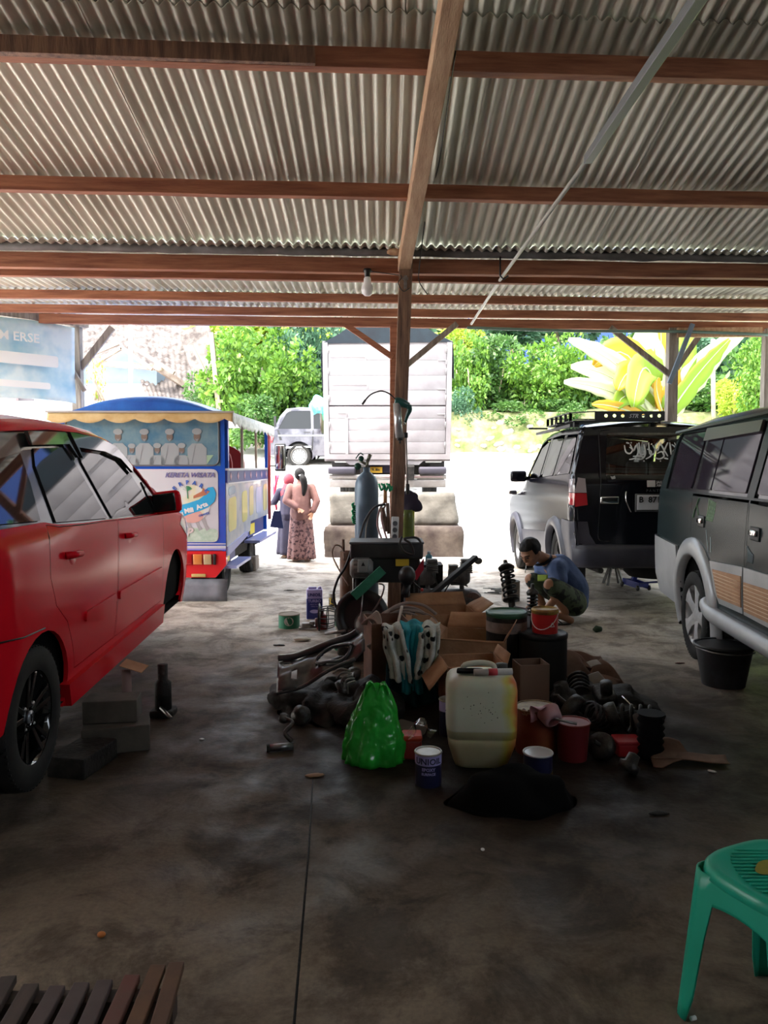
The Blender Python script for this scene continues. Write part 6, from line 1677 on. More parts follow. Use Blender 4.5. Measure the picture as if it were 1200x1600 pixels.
t = can('plastic_bucket', 'small dirty bucket behind the leaning shock absorber, near the man', 'bucket', (G(798, 938).x, G(798, 938).y, 0), .10, .22, mat('dirty cream bucket', (.22, .18, .15), .8, col2=(.10, .08, .07), scale=14), lid='open')
o = MB().prism(rnd_poly([(-.03, -.13), (.03, -.14), (.05, .10), (-.05, .14)], .02), .01, Euler((R(70), R(-12), 0)).to_matrix().to_4x4()).build('plastic_sheet', mat('pale film', (.45, .47, .5), .3)); o.location = P(820, 975, 5.25); tag(o, 'pale plastic sheet between the two shock absorbers', 'sheet')

# ---- heap on the right: springs, card, red box, bellows
def sheetobj(name, label, cat, c, w, h, m, seed, amp=.05, rot=(0, 0, 0), group=None):
    b = MB(); wrinkle(b, lambda u, v: ((u - .5) * w, (v - .5) * h, .0 + .10 * h * sin(PI * u)), 20, 14, amp, 5, seed)
    o = b.build(name, m, solid=.004); o.location = c; o.rotation_euler = rot; return tag(o, label, cat, group)
m_cs = mat('soiled brown card', (.15, .085, .06), .95, col2=(.24, .15, .11), scale=6)
sheetobj('cardboard_sheet', 'crumpled brown cardboard sheet on top of the dark heap, right of the black drum', 'cardboard', P(920, 1052, 5.0), .40, .26, m_cs, 1, .07, (R(25), R(14), R(-10)))
sheetobj('cardboard_sheet', 'upper dark cardboard flap just right of the red pail', 'cardboard', P(905, 1032, 5.1), .36, .14, m_cardd, 2, .05, (R(8), R(4), 0))
sheetobj('cardboard_sheet', 'drooping brown card corner reaching the floor right of the heap', 'cardboard', P(950, 1062, 5.0), .26, .2, m_cs, 3, .06, (R(30), R(35), R(-20)))
sheetobj('paper_scrap', 'light grey paper scrap on the crumpled cardboard', 'paper', P(925, 1063, 4.86), .16, .09, mat('grey paper', (.30, .28, .26), .8), 4, .02, (R(20), R(-18), R(10)))
sheetobj('paper_scrap', 'small white label scrap on the cardboard sheet near the pail', 'paper', P(928, 1036, 4.9), .08, .05, mat('white scrap', (.5, .48, .46), .8), 5, .01, (R(20), R(-8), R(20)))
sheetobj('torn_cardboard', 'torn brown cardboard lying flat on the floor at the lower right of the heap', 'cardboard', G(1075, 1183, .02), .38, .12, m_cs, 6, .03, (0, 0, R(-8)))
sheetobj('torn_cardboard', 'torn card corner sticking out under the black bellows', 'cardboard', G(1045, 1178, .03), .22, .16, m_cs, 7, .05, (R(10), R(-10), R(10)))
# dark scrap heap made of separate parts
def scrap(label, c, s_, seed, kind):
    rnd = random.Random(seed); b = MB()
    if kind == 0: b.lathe([(.02, -.05), (.06, -.045), (.065, 0), (.04, .01), (.035, .06), (.001, .07)], n=18)
    elif kind == 1: b.rbox((0, 0, 0), (.14, .10, .08), .02); b.lathe([(.03, 0), (.03, .08), (.001, .08)], c=(.03, 0, .02), n=12)
    elif kind == 2: b.tube(smoothpts([(-.12, 0, 0), (-.04, .05, .03), (.05, -.03, .02), (.12, .02, 0)]), .018, 8); b.lathe([(.02, -.02), (.04, -.02), (.04, .02), (.02, .02)], c=(-.12, 0, 0), n=14)
    elif kind == 3: coil_mb(b, (-.08, 0, 0), (.08, 0, 0), .055, 5, .009)
    else: b.lathe([(.025, -.03), (.075, -.03), (.08, 0), (.075, .03), (.025, .03)], n=20, M=RX); b.tube([(-.1, 0, 0), (.1, 0, 0)], .012, 8)
    for v in b.v: v *= s_
    o = b.build(('housing', 'gearbox_part', 'steering_rod', 'coil_spring', 'hub_part')[kind], m_greasy if kind != 3 else m_black); o.location = c; o.rotation_euler = (rnd.uniform(-.6, .6), rnd.uniform(-.6, .6), rnd.uniform(0, 6)); o.location.z = max(o.location.z, .07 * s_)
    return tag(o, label, ('housing', 'gearbox part', 'rod', 'spring', 'hub')[kind])
P_ = lambda px, py, Y: P(px, py, Y)
heap('low black base of oily rags under the spare parts, right of the tins', (P(935, 1140, 4.6).x, 4.65, 0), .36, .36, .13, m_dark, 8, amp=.45, sc=9)
scrap('dark coil spring lying across the right heap, upper one', G(905, 1075, .13), 1.1, 1, 3)
scrap('dark coil spring in the right heap between two tins, lower one', G(935, 1118, .13), .9, 2, 3)
scrap('greasy housing half buried beside the black drum', G(880, 1085, .13), 1.2, 3, 0)
scrap('greasy hub part just above the small pink cup', G(895, 1108, .13), 1.1, 4, 4)
scrap('lumpy gearbox part on the right heap below the grey paper', G(945, 1088, .13), 1.2, 5, 1)
scrap('hub part resting left of the big coil spring', G(958, 1120, .13), 1.0, 6, 4)
scrap('small housing on the floor before the red box', G(985, 1195, .05), .8, 7, 0)
scrap('small greasy hub in front of the right heap, near the floor', G(940, 1170, .05), .9, 8, 4)
t = thing('coil_spring', 'big black coil spring lying on top of the small red box', 'spring', P(1000, 1128, 4.06)); b = MB(); coil_mb(b, (-.085, .06, 0), (.085, -.03, .02), .072, 4, .009, 20); b.build('coil', m_black, t); MB().ell((0, 0, 0), (.055, .045, .05), 14, 10).build('grey_core', mat('grey stone core', (.22, .20, .19), .7), t)
q = G(985, 1184); t = thing('toolbox', 'small bright red box under the big coil spring', 'box', (q.x, q.y + .06, 0)); MB().rbox((0, 0, .035), (.13, .12, .07), .012).build('case', mat('toolbox red', (.38, .012, .02), .45), t); MB().rbox((0, 0, .072), (.135, .125, .02), .008).build('lid', mat('toolbox red', (0, 0, 0)), t)
q = G(1020, 1188); t = thing('rubber_bellows', 'tall black ribbed rubber bellows standing at the right end of the heap', 'bellows', (q.x, q.y + .04, 0))
MB().lathe([(r_ + .012 * (k % 2), .018 * k) for k, r_ in enumerate([.058 + .002 * sin(i) for i in range(14)])], n=24).build('bellows', mat('matt black rubber', (.003, .0035, .005), .7, spec=.2), t)
o = MB().tube([P(972, 1088, 4.5), P(992, 1108, 4.4)], .006, 8).build('metal_rod', m_chrome); tag(o, 'thin bright rod sticking up out of the right heap', 'rod')
o = MB().tube([P(856, 1108, 4.5), P(875, 1092, 4.5), P(873, 1086, 4.5), P(864, 1086, 4.5)], .006, 8).build('wrench', m_steel); tag(o, 'bent bright lever above the pink cup', 'lever')

# ---- left heap: black body panels and suspension parts
m_pan = mat('black satin body plastic', (.018, .018, .019), .28, col2=(.07, .07, .072), scale=8, bump=.2, bscale=18, spec=.7)
t = thing('bumper_panel', 'black moulded car panel with a large oval opening lying slanted on the left heap', 'car part', P(495, 1050, 4.75))
b = MB()
def pf(u, v):
    x = -.27 + .52 * u; y = .16 * (v - .5) * 2 * (1 - .3 * u); z = .02 + .26 * u ** 1.4 + .04 * sin(v * PI) + .02 * sin(u * 14) * (v < .4)
    return Vector((x, y, z)) + Vector((0, 0, 1)) * .02 * pnoise(Vector((x * 9, y * 9, 0)))
nn = 30; idx = [[b.av(pf(i / nn, j / 16)) for j in range(17)] for i in range(nn + 1)]
for i in range(nn):
    for j in range(16):
        u, v = (i + .5) / nn, (j + .5) / 16
        if ((u - .66) / .20) ** 2 + ((v - .45) / .27) ** 2 < 1: continue
        if ((u - .2) / .05) ** 2 + ((v - .3) / .14) ** 2 < 1 or ((u - .12) / .05) ** 2 + ((v - .72) / .12) ** 2 < 1: continue
        b.af((idx[i][j], idx[i + 1][j], idx[i + 1][j + 1], idx[i][j + 1]), True)
b.build('panel', m_pan, t, solid=.006)
b = MB(); b.tube([pf(.66 + .20 * cos(a), .45 + .27 * sin(a)) + Vector((0, 0, .012)) for a in [2 * PI * k / 30 for k in range(31)]], .010, 8); b.build('opening_rim', m_pan, t)
b = MB(); b.tube(smoothpts([pf(u, .98) + Vector((0, .01, .02)) for u in (0, .2, .4, .55, .7, .85, .95)]), .022, 8); b.tube(smoothpts([pf(u, .02) for u in (.02, .3, .6, .9)]), .012, 8); b.build('edge_flange', m_pan, t)
t.rotation_euler = (R(22), R(2), R(6)); t.location = (P(500, 1060, 4.7).x, 4.75, .16)
heap('low black mass of oily parts under the slanted panel on the left', (P(500, 1110, 4.6).x, 4.72, 0), .30, .34, .13, m_dark, 12, amp=.5, sc=9)
heap('second oily black mass behind the green bag', (P(575, 1120, 4.6).x - .02, 4.55, 0), .22, .26, .20, m_dark, 15, amp=.5, sc=9)
scrap('greasy linkage rod on the left heap next to the oval opening', G(528, 1065, .13), 1.1, 21, 2)
scrap('small hub with bolts below the slanted panel', G(535, 1078, .13), .8, 22, 4)
scrap('greasy housing at the front edge of the left heap', G(470, 1120, .05), .9, 23, 0)
scrap('lumpy part at the far left foot of the heap', G(455, 1085, .05), .8, 24, 1)
scrap('bent rod lying on the floor at the left heap', G(448, 1140, .05), .7, 25, 2)
scrap('gearbox lump behind the slanted panel by the grinder', G(545, 1010, .13), 1.3, 26, 1)
b = MB()
for k in range(5): b.tube(smoothpts([P(520 + 6 * k, 1052 + 8 * k, 4.5), P(532 + 3 * k, 1045 + 6 * k, 4.5), P(548 + 2 * k, 1048 + 4 * k, 4.5)]), .006, 6)
tag(b.build('brake_pipes', m_steel), 'thin bent metal pipes tangled on the left heap', 'pipes')
t = thing('metal_tube', 'short shiny metal tube lying on the floor left of the heap', 'tube', G(438, 1168, .022)); MB().tube([(-.066, -.01, 0), (.066, .02, 0)], .02, 14).build('tube', mat('foil grey', (.30, .30, .30), .3, .7, col2=(.1, .1, .1), scale=20), t)
MB().tube([(-.07, -.011, 0), (-.055, -.008, 0)], .0215, 14).build('cap', m_dark, t)

# ---- bench grinder / belt machine
q = G(575, 1000); bx, by = P(572, 960, 5.9).x, 5.9
t = thing('belt_machine', 'black machine with big round wheel cover and green guard, left of the post', 'machine', (bx, by, 0))
b = MB(); b.box((.0, .1, .12), (.36, .36, .24)); b.box((0, .1, .30), (.22, .22, .2)); b.build('base', m_dark, t)
b = MB(); MW = axisM((-.25, -1, .1))
b.lathe([(.13, -.04), (.205, -.035), (.21, 0), (.205, .035), (.15, .04), (.145, .02), (.13, .02)], c=(-.03, -.12, .36), n=36, M=MW); b.build('wheel_cover', m_black, t)
MB().lathe([(.001, -.05), (.10, -.05), (.105, .03), (.07, .05), (.001, .055)], c=(.02, -.13, .30), n=28, M=MW).build('drum_wheel', mat('worn steel rim', (.30, .28, .27), .4, .6, col2=(.06, .06, .06), scale=5), t)
b = MB(); b.bar((-.09, -.17, .52), (.13, -.15, .72), .07, .04, up=(0, -1, 0)); b.build('belt_guard', mat('hospital green paint', (.01, .13, .07), .5, col2=(.03, .2, .12), scale=8), t)
b = MB(); b.tube(smoothpts([(.05, -.18, .40), (.11, -.2, .5), (.14, -.19, .60), (.10, -.19, .62)]), .007, 6); b.tube([(-.02, -.17, .55), (-.05, -.15, .2)], .006, 6); b.build('wire_frame', m_steel, t)
# trolley/charger cabinet with battery tray on top
Yc = 6.15; cx = P(604, 850, Yc).x
def Z(py, Y): return P(600, py, Y).z
t = thing('tool_trolley', 'black tool trolley with deep top tray and yellow sticker in front of the post', 'trolley', (cx, Yc, 0))
zt = Z(845, Yc); W_ = 112 / 1200 * Yc
b = MB(); b.rbox((0, 0, zt - .065), (W_, .34, .13), .02); b.build('top_tray', mat('worn black steel', (.015, .015, .016), .45, col2=(.03, .03, .03), scale=8), t)
MB().rbox((0, 0, zt - .002), (W_ + .012, .35, .018), .008).build('tray_edge', mat('grey tray edge', (.10, .10, .11), .5), t)
b = MB(); b.box((0, .0, zt - .22), (W_ * .9, .3, .19)); b.build('cabinet', m_black, t)
b = MB()
for sx_ in (-1, 1):
    for sy in (-1, 1): b.bar((sx_ * W_ * .42, sy * .13, zt - .1), (sx_ * W_ * .44, sy * .14, 0), .03, .03)
b.box((0, 0, .25), (W_ * .9, .3, .02)); b.build('legs_and_shelf', m_dark, t)
k_ = lambda px: (px - 604) / 1200 * Yc
MB().box((k_(628), -.157, Z(879, Yc - .16)), (.105, .01, .055)).build('yellow_sticker', mat('yellow sticker', (.55, .40, .03), .5), t)
MB().prism([(k_(645), Z(893, Yc)), (k_(661), Z(868, Yc)), (k_(661), Z(885, Yc)), (k_(650), Z(902, Yc)), (k_(645), Z(898, Yc))], .02, Matrix.Translation((0, -.16, 0)) @ Matrix(((1, 0, 0), (0, 0, -1), (0, 1, 0))).to_4x4()).build('red_panel', mat('crimson panel', (.35, .01, .03), .5), t)
# electric motor hung left under the tray
t = thing('electric_motor', 'grey finned electric motor with a switch box under the tray, left side', 'motor', (P(565, 890, 5.95).x, 5.95, Z(888, 5.95)))
b = MB(); b.lathe([(.001, -.09), (.05, -.09), (.075, -.07), (.075, .07), (.05, .09), (.001, .09)], n=24, M=RX)
for k in range(12): b.box((0, cos(k * PI / 6) * .078, sin(k * PI / 6) * .078), (.12, .008, .012), rot=Matrix.Rotation(k * PI / 6, 3, 'X'))
b.build('housing', mat('dusty grey motor', (.17, .17, .17), .5, .3, col2=(.28, .27, .26), scale=9), t)
s_ = MB().rbox((.015, -.09, .03), (.085, .04, .10), .008).build('switch_box', mat('grey switch box', (.26, .26, .26), .5), t)
MB().prism([(-.015, -.012), (.015, -.012), (0, .018)], .003, Matrix.Translation((.015, -.112, .045)) @ Euler((R(90), 0, 0)).to_matrix().to_4x4()).build('warning_mark', m_black, s_)
MB().tube([(-.03, 0, -.07), (-.03, 0, -(Z(888, 5.95)))], .02, 8).build('stand', m_dark, t)

# drill-press like stand in front of the red panel
t = thing('hand_drill_stand', 'dark drill body with grey base standing in front of the yellow sticker', 'drill', (P(636, 940, 5.7).x, 5.72, 0))
b = MB(); b.tube([(0, 0, .25), (0, 0, Z(925, 5.7))], .025, 10); b.ell((0, -.0, Z(900, 5.7)), (.065, .07, .075), 16, 12); b.tube([(0, 0, Z(915, 5.7)), (-.02, -.05, Z(930, 5.7))], .03, 10); b.tube([(.02, -.02, Z(905, 5.7)), (.10, -.04, Z(920, 5.7))], .008, 6); b.build('drill_body', m_black, t)
MB().lathe([(.05, 0), (.05, .33), (.042, .40), (.02, .41), (.001, .41)], n=20).build('grey_base', mat('grey plastic base', (.20, .20, .22), .5), t)
MB().ell((.11, -.04, Z(921, 5.7)), (.014, .014, .014), 8, 6).build('red_knob', mat('red knob', (.5, .02, .03), .4), t)

# ---- air compressor with twin pump heads
t = thing('air_compressor', 'dusty twin-head air compressor with a long horizontal tank right of the post', 'compressor', (P(700, 945, 6.45).x, 6.5, 0))
m_cmp = mat('dusty compressor iron', (.07, .062, .058), .6, .3, col2=(.20, .18, .17), scale=8)
k2 = lambda px: (px - 700) / 1200 * 6.45
zk = lambda py: Z(py, 6.45)
b = MB(); b.lathe([(.001, -.29), (.07, -.285), (.105, -.25), (.12, -.2), (.12, .2), (.105, .25), (.07, .285), (.001, .29)], c=(0, 0, zk(943)), n=32, M=RX); b.build('tank', m_cmp, t)
for hx in (664, 718):
    b = MB(); b.lathe([(.001, -.09), (.06, -.09), (.065, -.07), (.075, -.07), (.075, .06), (.05, .09), (.001, .09)], c=(k2(hx), 0, zk(902)), n=22, M=RX)
    for j in range(5): b.rbox((k2(hx) + .06, 0, zk(902) + .04 + .018 * j), (.10, .11, .010), .003)
    for j in range(5): b.rbox((k2(hx) - .05, 0, zk(902) + .04 + .014 * j), (.08, .10, .008), .003)
    b.rbox((k2(hx) + .06, 0, zk(902) + .135), (.09, .10, .03), .008); b.tube([(k2(hx) + .02, 0, zk(902) - .02), (k2(hx) + .03, 0, zk(935))], .02, 8); b.build('pump_head', m_cmp, t)
b = MB(); b.lathe([(.001, -.05), (.07, -.05), (.075, 0), (.07, .04), (.001, .05)], c=(k2(738), -.06, zk(938)), n=24, M=axisM((0, -1, 0))); b.build('pressure_flask', mat('rust red cap', (.12, .06, .05), .6, col2=(.2, .12, .1), scale=8), t)
b = MB()
for sx_ in (-.2, .22): b.box((sx_, 0, .13), (.04, .24, .26)); b.lathe([(.001, -.02), (.06, -.02), (.06, .02), (.001, .02)], c=(sx_, -.12, .06), n=18, M=axisM((0, 1, 0)))
b.build('feet_and_wheels', m_dark, t)
MB().ell((k2(748), -.02, zk(877)), (.035, .03, .03), 12, 8).build('air_filter', m_cmp, t)
MB().tube(smoothpts([(k2(676), -.08, zk(895)), (k2(690), -.1, zk(925)), (k2(705), -.1, zk(908)), (k2(730), -.08, zk(915))]), .007, 6).build('copper_pipe', m_greasy, t)
# blue bottle on its back
t = thing('plastic_bottle', 'small light blue bottle standing behind the compressor', 'bottle', (P(670, 880, 6.85).x, 6.85, Z(882, 6.85)))
MB().lathe([(.03, 0), (.032, .01), (.032, .07), (.025, .085), (.012, .092), (.012, .10), (.001, .10)], n=20).build('body', mat('light blue plastic', (.12, .40, .52), .3), t); MB().lathe([(.015, .098), (.015, .118), (.001, .118)], n=16).build('cap', mat('pale cap', (.5, .6, .65), .4), t)
z_ = Z(882, 6.85); o = MB().box((t.location.x, 6.95, z_ / 2), (.25, .26, z_ - .002)).build('wooden_crate', m_dark); tag(o, 'dark crate behind the compressor carrying the blue bottle', 'crate')
# long black bar leaning across
o = MB().bar(P(604, 988, 5.55), P(744, 870, 6.0), .05, .035).build('steel_bar', mat('flat black bar', (.012, .012, .013), .5), bevel=.004); tag(o, 'long flat black bar leaning diagonally across the compressor', 'bar')

# ---- gas cylinder, valve, hoses
t = thing('gas_cylinder', 'tall blue grey oxygen cylinder standing left of the centre post', 'gas cylinder', (P(573, 850, 7.1).x, 7.1, 0))
zc_ = Z(737, 7.1)
MB().lathe([(.10, 0), (.11, .01), (.11, zc_ - .16), (.105, zc_ - .10), (.085, zc_ - .05), (.05, zc_ - .015), (.032, zc_), (.032, zc_ + .04), (.001, zc_ + .04)], n=36).build('cylinder', mat('slate blue cylinder paint', (.06, .10, .15), .4, .2, col2=(.10, .145, .20), scale=3, bump=.1), t)
b = MB(); b.tube([(0, 0, zc_ + .03), (.01, 0, zc_ + .11)], .016, 10); b.tube([(.01, 0, zc_ + .1), (.035, 0, zc_ + .16)], .018, 10); b.tube([(0, 0, zc_ + .07), (-.07, 0, zc_ + .10)], .013, 8); b.build('valve', mat('tarnished brass', (.22, .22, .18), .4, .7), t)
b = MB(); b.lathe([(.001, -.015), (.032, -.015), (.032, .015), (.001, .015)], c=(-.08, -.02, zc_ + .05), n=18, M=axisM((0, 1, 0))); b.lathe([(.001, -.012), (.026, -.012), (.026, .012), (.001, .012)], c=(-.05, -.02, zc_ + .12), n=18, M=axisM((0, 1, 0))); b.tube(smoothpts([(-.10, 0, zc_ + .12), (-.06, 0, zc_ + .17), (-.03, 0, zc_ + .15)]), .006, 6); b.build('pressure_gauge', mat('dark green gauge', (.01, .07, .05), .4), t)
m_hp = mat('dull pink hose', (.30, .17, .17), .6); m_hk = mat('black hose', (.015, .015, .02), .5); m_hg = mat('grey hose', (.23, .20, .18), .6)
hose('black hose curving down from the post to the trolley', [P(602, 788, 6.5), P(585, 793, 6.5), P(570, 815, 6.45), P(561, 845, 6.3), P(557, 855, 6.1)], .010, m_hk)
hose('dull pink hose hanging beside the black one, left loop', [P(600, 785, 6.52), P(592, 800, 6.5), P(590, 822, 6.5), P(598, 846, 6.4)], .008, m_hp)
hose('dull pink hose hanging closest to the post', [P(603, 788, 6.52), P(596, 805, 6.48), P(600, 828, 6.45), P(606, 846, 6.4)], .008, m_hp)
hose('thin grey hose looping left of the pink hoses', [P(597, 788, 6.55), P(580, 798, 6.5), P(573, 820, 6.45), P(571, 843, 6.4)], .006, m_hg)
hose('tangled cable knot hung on the tray right corner', [P(628, 838, 5.9), P(625, 850, 5.9), P(632, 862, 5.9), P(646, 866, 5.9), P(642, 850, 5.9), P(632, 842, 5.9), P(650, 840, 5.95), P(658, 848, 5.95)], .009, mat('dark cable', (.03, .025, .022), .7), 'cable', 'cable')
t = thing('hose_hook', 'rusty bracket with orange handle holding the hoses on the post', 'bracket', P(602, 775, 6.5))
MB().tube([(0, 0, -.06), (0, 0, .06)], .016, 10).build('orange_handle', mat('rusty orange wood', (.35, .15, .05), .6), t); MB().tube([(-.03, .0, -.10), (.02, .02, -.30)], .02, 8).tube([(.02, 0, -.06), (.03, 0, -.32)], .014, 8).build('rusty_arm', mat('rust', (.09, .045, .03), .8, col2=(.16, .09, .06), scale=14), t)
b = MB()
for k in range(5): b.tube(smoothpts([P(592 + 4 * k, 756, 6.5), P(596 + 4 * k, 766 - (k % 2) * 6, 6.48), P(600 + 3 * k, 760 + (k % 2) * 8, 6.5)]), .009, 6)
tag(b.build('green_rope', mat('emerald rope', (.02, .32, .14), .7)), 'emerald green rope bunched above the orange handle', 'rope')
b = MB()
for k in range(9): b.tube(smoothpts([P(553, 786 + 3.4 * k, 7.0), P(550 + (k % 3), 789 + 3.4 * k, 6.98), P(555, 791 + 3.4 * k, 7.0)]), .009, 6)
tag(b.build('green_rope', mat('emerald rope', (0, 0, 0))), 'emerald green coiled cord hanging left of the gas cylinder', 'rope')

# grease gun on the post
t = thing('grease_gun', 'silver grease gun with dark green handle hanging on the centre post', 'grease gun', P(622, 650, 6.42))
gz = lambda px, py: P(px, py, 6.42) - t.location
MB().tube([gz(620, 630), gz(624, 684)], .032, 20).build('barrel', mat('pale silver barrel', (.52, .52, .54), .3, .6), t)
MB().tube([gz(624.5, 682), gz(625, 688)], .025, 16).tube([gz(625, 688), gz(625, 693)], .007, 8).build('end_cap', m_black, t)
m_gg = mat('teal green enamel', (.01, .085, .075), .35, coat=.3)
b = MB(); b.tube(smoothpts([gz(617, 625), gz(626, 628), gz(634, 632), gz(640, 634)]), [.022, .028, .03, .034, .034, .034, .034, .032, .03, .028, .026, .022, .018], 12); b.tube(smoothpts([gz(638, 634), gz(640, 640), gz(636, 650), gz(633, 660)]), [.025, .026, .026, .024, .022, .022, .020, .018, .016, .015, .014, .013, .012], 10); b.build('handle', m_gg, t)
MB().tube(smoothpts([gz(618, 624), gz(608, 615), (gz(595, 611)), gz(580, 616), gz(570, 626)]), .006, 8).tube([gz(571, 625), gz(566, 632)], .009, 8).build('flexible_hose', m_black, t)
MB().tube([gz(632, 658), gz(632, 664)], .010, 8).build('nipple', m_chrome, t)
# long push rod with chain, next to the post
t = thing('extension_rod', 'thin steel rod with black clamp leaning against the right side of the post', 'rod', P(635, 720, 6.5)); gz2 = lambda px, py: P(px, py, 6.5) - t.location
MB().tube([gz2(634, 678), gz2(637, 768)], .009, 8).build('rod', mat('pinkish steel', (.42, .36, .35), .4, .5), t); MB().rbox(gz2(634, 680), (.035, .03, .045), .008).build('clamp', m_black, t); MB().rbox(gz2(637, 764), (.032, .03, .09), .01).build('socket', m_greasy, t)
# power strip
t = thing('power_strip', 'white three-socket power strip fixed to the foot of the centre post', 'power strip', P(617, 826, 6.43), rot=(0, R(2), 0))
MB().rbox((0, 0, 0), (.062, .035, .20), .008).build('casing', mat('white strip plastic', (.60, .60, .60), .4), t)
for k in range(3): MB().lathe([(.021, -.002), (.021, .006), (.017, .006), (.015, -.006), (.001, -.006)], c=(0, -.020, .045 - .055 * k), n=20, M=axisM((0, -1, 0))).build('socket', mat('grey socket', (.16, .16, .17), .5), t)
# blackish blue rag and a glass jar to the right
q = P(642, 785, 6.75); o = MB().ell((0, 0, 0), (.10, .03, .10), 26, 16, fn=lambda p: p * (1 + .5 * pnoise(p * 12))).build('rag', mat('slate violet rag', (.045, .035, .06), .9)); o.location = q; tag(o, 'slate violet rag hanging right of the post', 'rag')
t = thing('cooking_oil_bottle', 'yellow green glass bottle standing right of the post above the tray', 'bottle', (P(637, 820, 6.75).x, 6.75, Z(846, 6.75)))
MB().lathe([(.055, 0), (.06, .01), (.06, .2), (.055, .24), (.05, .28), (.001, .28)], n=22).build('body', mat('dull green glass', (.13, .16, .05), .2, col2=(.24, .28, .06), scale=5), t); MB().tube([(.045, -.02, .0), (.045, -.02, .27)], .014, 8).build('yellow_edge', mat('yellow edge', (.45, .45, .04), .4), t)
z_ = Z(846, 6.75); tag(MB().box((t.location.x, 6.82, z_ / 2), (.16, .14, z_ - .002)).build('crate_stand', m_dark), 'dark upright stand behind the trolley holding the bottle', 'stand')
# cables and hoses lying over the boxes
m_cb = mat('beige grey cable', (.26, .20, .17), .6)
for k, (dx, dy) in enumerate(((0, 0), (6, 5), (-4, 9), (10, -6))):
    hose('beige cable arching over the boxes toward the grinder, ' + ('topmost', 'second', 'lowest', 'rear')[k] + ' strand', [P(585 + dx, 975 + dy, 5.2), P(600 + dx, 958 + dy, 5.25), P(625 + dx, 948 + dy, 5.3), P(652 + dx, 952 + dy, 5.35), P(672 + dx, 966 + dy, 5.35)], .011, m_cb, 'cable', 'cable')
b = MB()
for k in range(6): b.tube(smoothpts([P(566 + 3 * k, 975, 5.0), P(578 + 2 * k, 966 - 2 * k, 4.95), P(590 + k, 975, 4.9), P(588 - k, 1000 + 3 * k, 4.85), P(574 + 2 * k, 1010 + 2 * k, 4.85)]), .010, 6)
tag(b.build('cable_bundle', m_cb), 'tied bundle of grey cables hanging over the dark box, left', 'cables')
hose('pale cable end hanging down in front of the towels', [P(628, 948, 5.2), P(622, 975, 5.0), P(618, 1000, 4.8), P(616, 1012, 4.7)], .010, mat('pale hose', (.40, .33, .28), .6), 'cable', 'cable')
hose('thin wire arching over the upper box toward the drum', [P(640, 955, 5.2), P(665, 958, 5.2), P(682, 970, 5.15), P(686, 990, 5.0), P(688, 1005, 4.95)], .004, m_cb, 'wire', 'wire')
hose('black hose curving from the trolley down to the floor tins', [P(549, 860, 6.1), P(540, 885, 6.1), P(528, 905, 6.1), P(521, 930, 6.1), P(526, 950, 6.1)], .010, m_hk)
hose('grey cord looping left of the trolley above the rusty pipe', [P(545, 915, 6.3), P(527, 885, 6.4), P(519, 865, 6.5), P(524, 852, 6.5), P(534, 856, 6.5), P(538, 875, 6.4)], .007, mat('brownish cord', (.25, .17, .13), .7), 'cord', 'cord')

# ---- things on the floor left of the trolley
t = thing('metal_pipe', 'rusty grey steel pipe standing upright left of the trolley', 'pipe', (P(541, 900, 6.5).x, 6.5, 0)); zp = Z(861, 6.5)
MB().lathe([(.055, 0), (.055, zp), (.047, zp), (.047, zp - .05), (.001, zp - .05)], n=22).build('pipe', mat('rust stained zinc', (.20, .17, .15), .6, .2, col2=(.20, .09, .05), scale=5), t)
MB().tube([(-.025, 0, zp + .10), (-.02, 0, zp - .1)], .012, 8).build('chain', mat('rust', (0, 0, 0)), t)
t = thing('wire_cage', 'black wire cage lamp lying on the floor behind the oil tin', 'cage', P(515, 905, 6.9))
b = MB()
for k in range(8): a = k * PI / 4; b.tube(smoothpts([(-.09, .07 * cos(a), .09 * sin(a)), (0, .085 * cos(a), .10 * sin(a)), (.10, .05 * cos(a), .05 * sin(a))]), .005, 5)
for x, r_ in ((-.09, .10), (-.02, .105), (.05, .08)): b.tube([(x, r_ * cos(a), r_ * sin(a)) for a in [2 * PI * k / 16 for k in range(17)]], .005, 5)
b.build('wires', m_greasy, t); MB().lathe([(.001, 0), (.125, 0), (.125, .01), (.001, .012)], c=(-.10, 0, 0), n=22, M=RX).build('back_plate', m_black, t)
t.location.z = .13
q = G(491, 968)
t = thing('oil_tin', 'rectangular lavender and blue oil tin printed UNIOIL TURBO', 'oil tin', (q.x, q.y + .05, 0), rz=R(3))
tw, th = .155, .295
MB().rbox((0, 0, th / 2), (tw, .10, th), .012).build('tin', mat('lavender label', (0, 0, 0)), t)
MB().rbox((0, -.001, th * .36), (tw + .002, .102, th * .70), .012).build('blue_label', mat('deep blue label', (.012, .02, .16), .4), t)
b = MB(); b.rbox((-.02, 0, th + .01), (.08, .03, .02), .006); b.lathe([(.018, 0), (.018, .02), (.001, .02)], c=(.05, 0, th), n=14); b.build('handle_and_cap', m_lav, t)
E4 = Euler((R(90), 0, 0)).to_matrix().to_4x4()
b = MB(); b.text('UNIOIL', .040, Matrix.Translation((0, -.0535, th - .065)) @ E4, .001, .0015); b.build('lettering', mat('deep blue label', (0, 0, 0)), t)
b = MB(); b.text('TURBO', .038, Matrix.Translation((0, -.0535, th - .125)) @ E4, .001, .001)
for k, (s_, z) in enumerate((('HEAVY DUTY', .145), ('DIESEL OIL', .125))): b.text(s_, .014, Matrix.Translation((0, -.0535, z)) @ E4, .001, 0)
b.prism([(.045 * cos(a), .018 * sin(a)) for a in [2 * PI * k / 20 for k in range(20)]], .001, Matrix.Translation((0, -.0535, .08)) @ E4); b.build('lettering', m_lav, t)
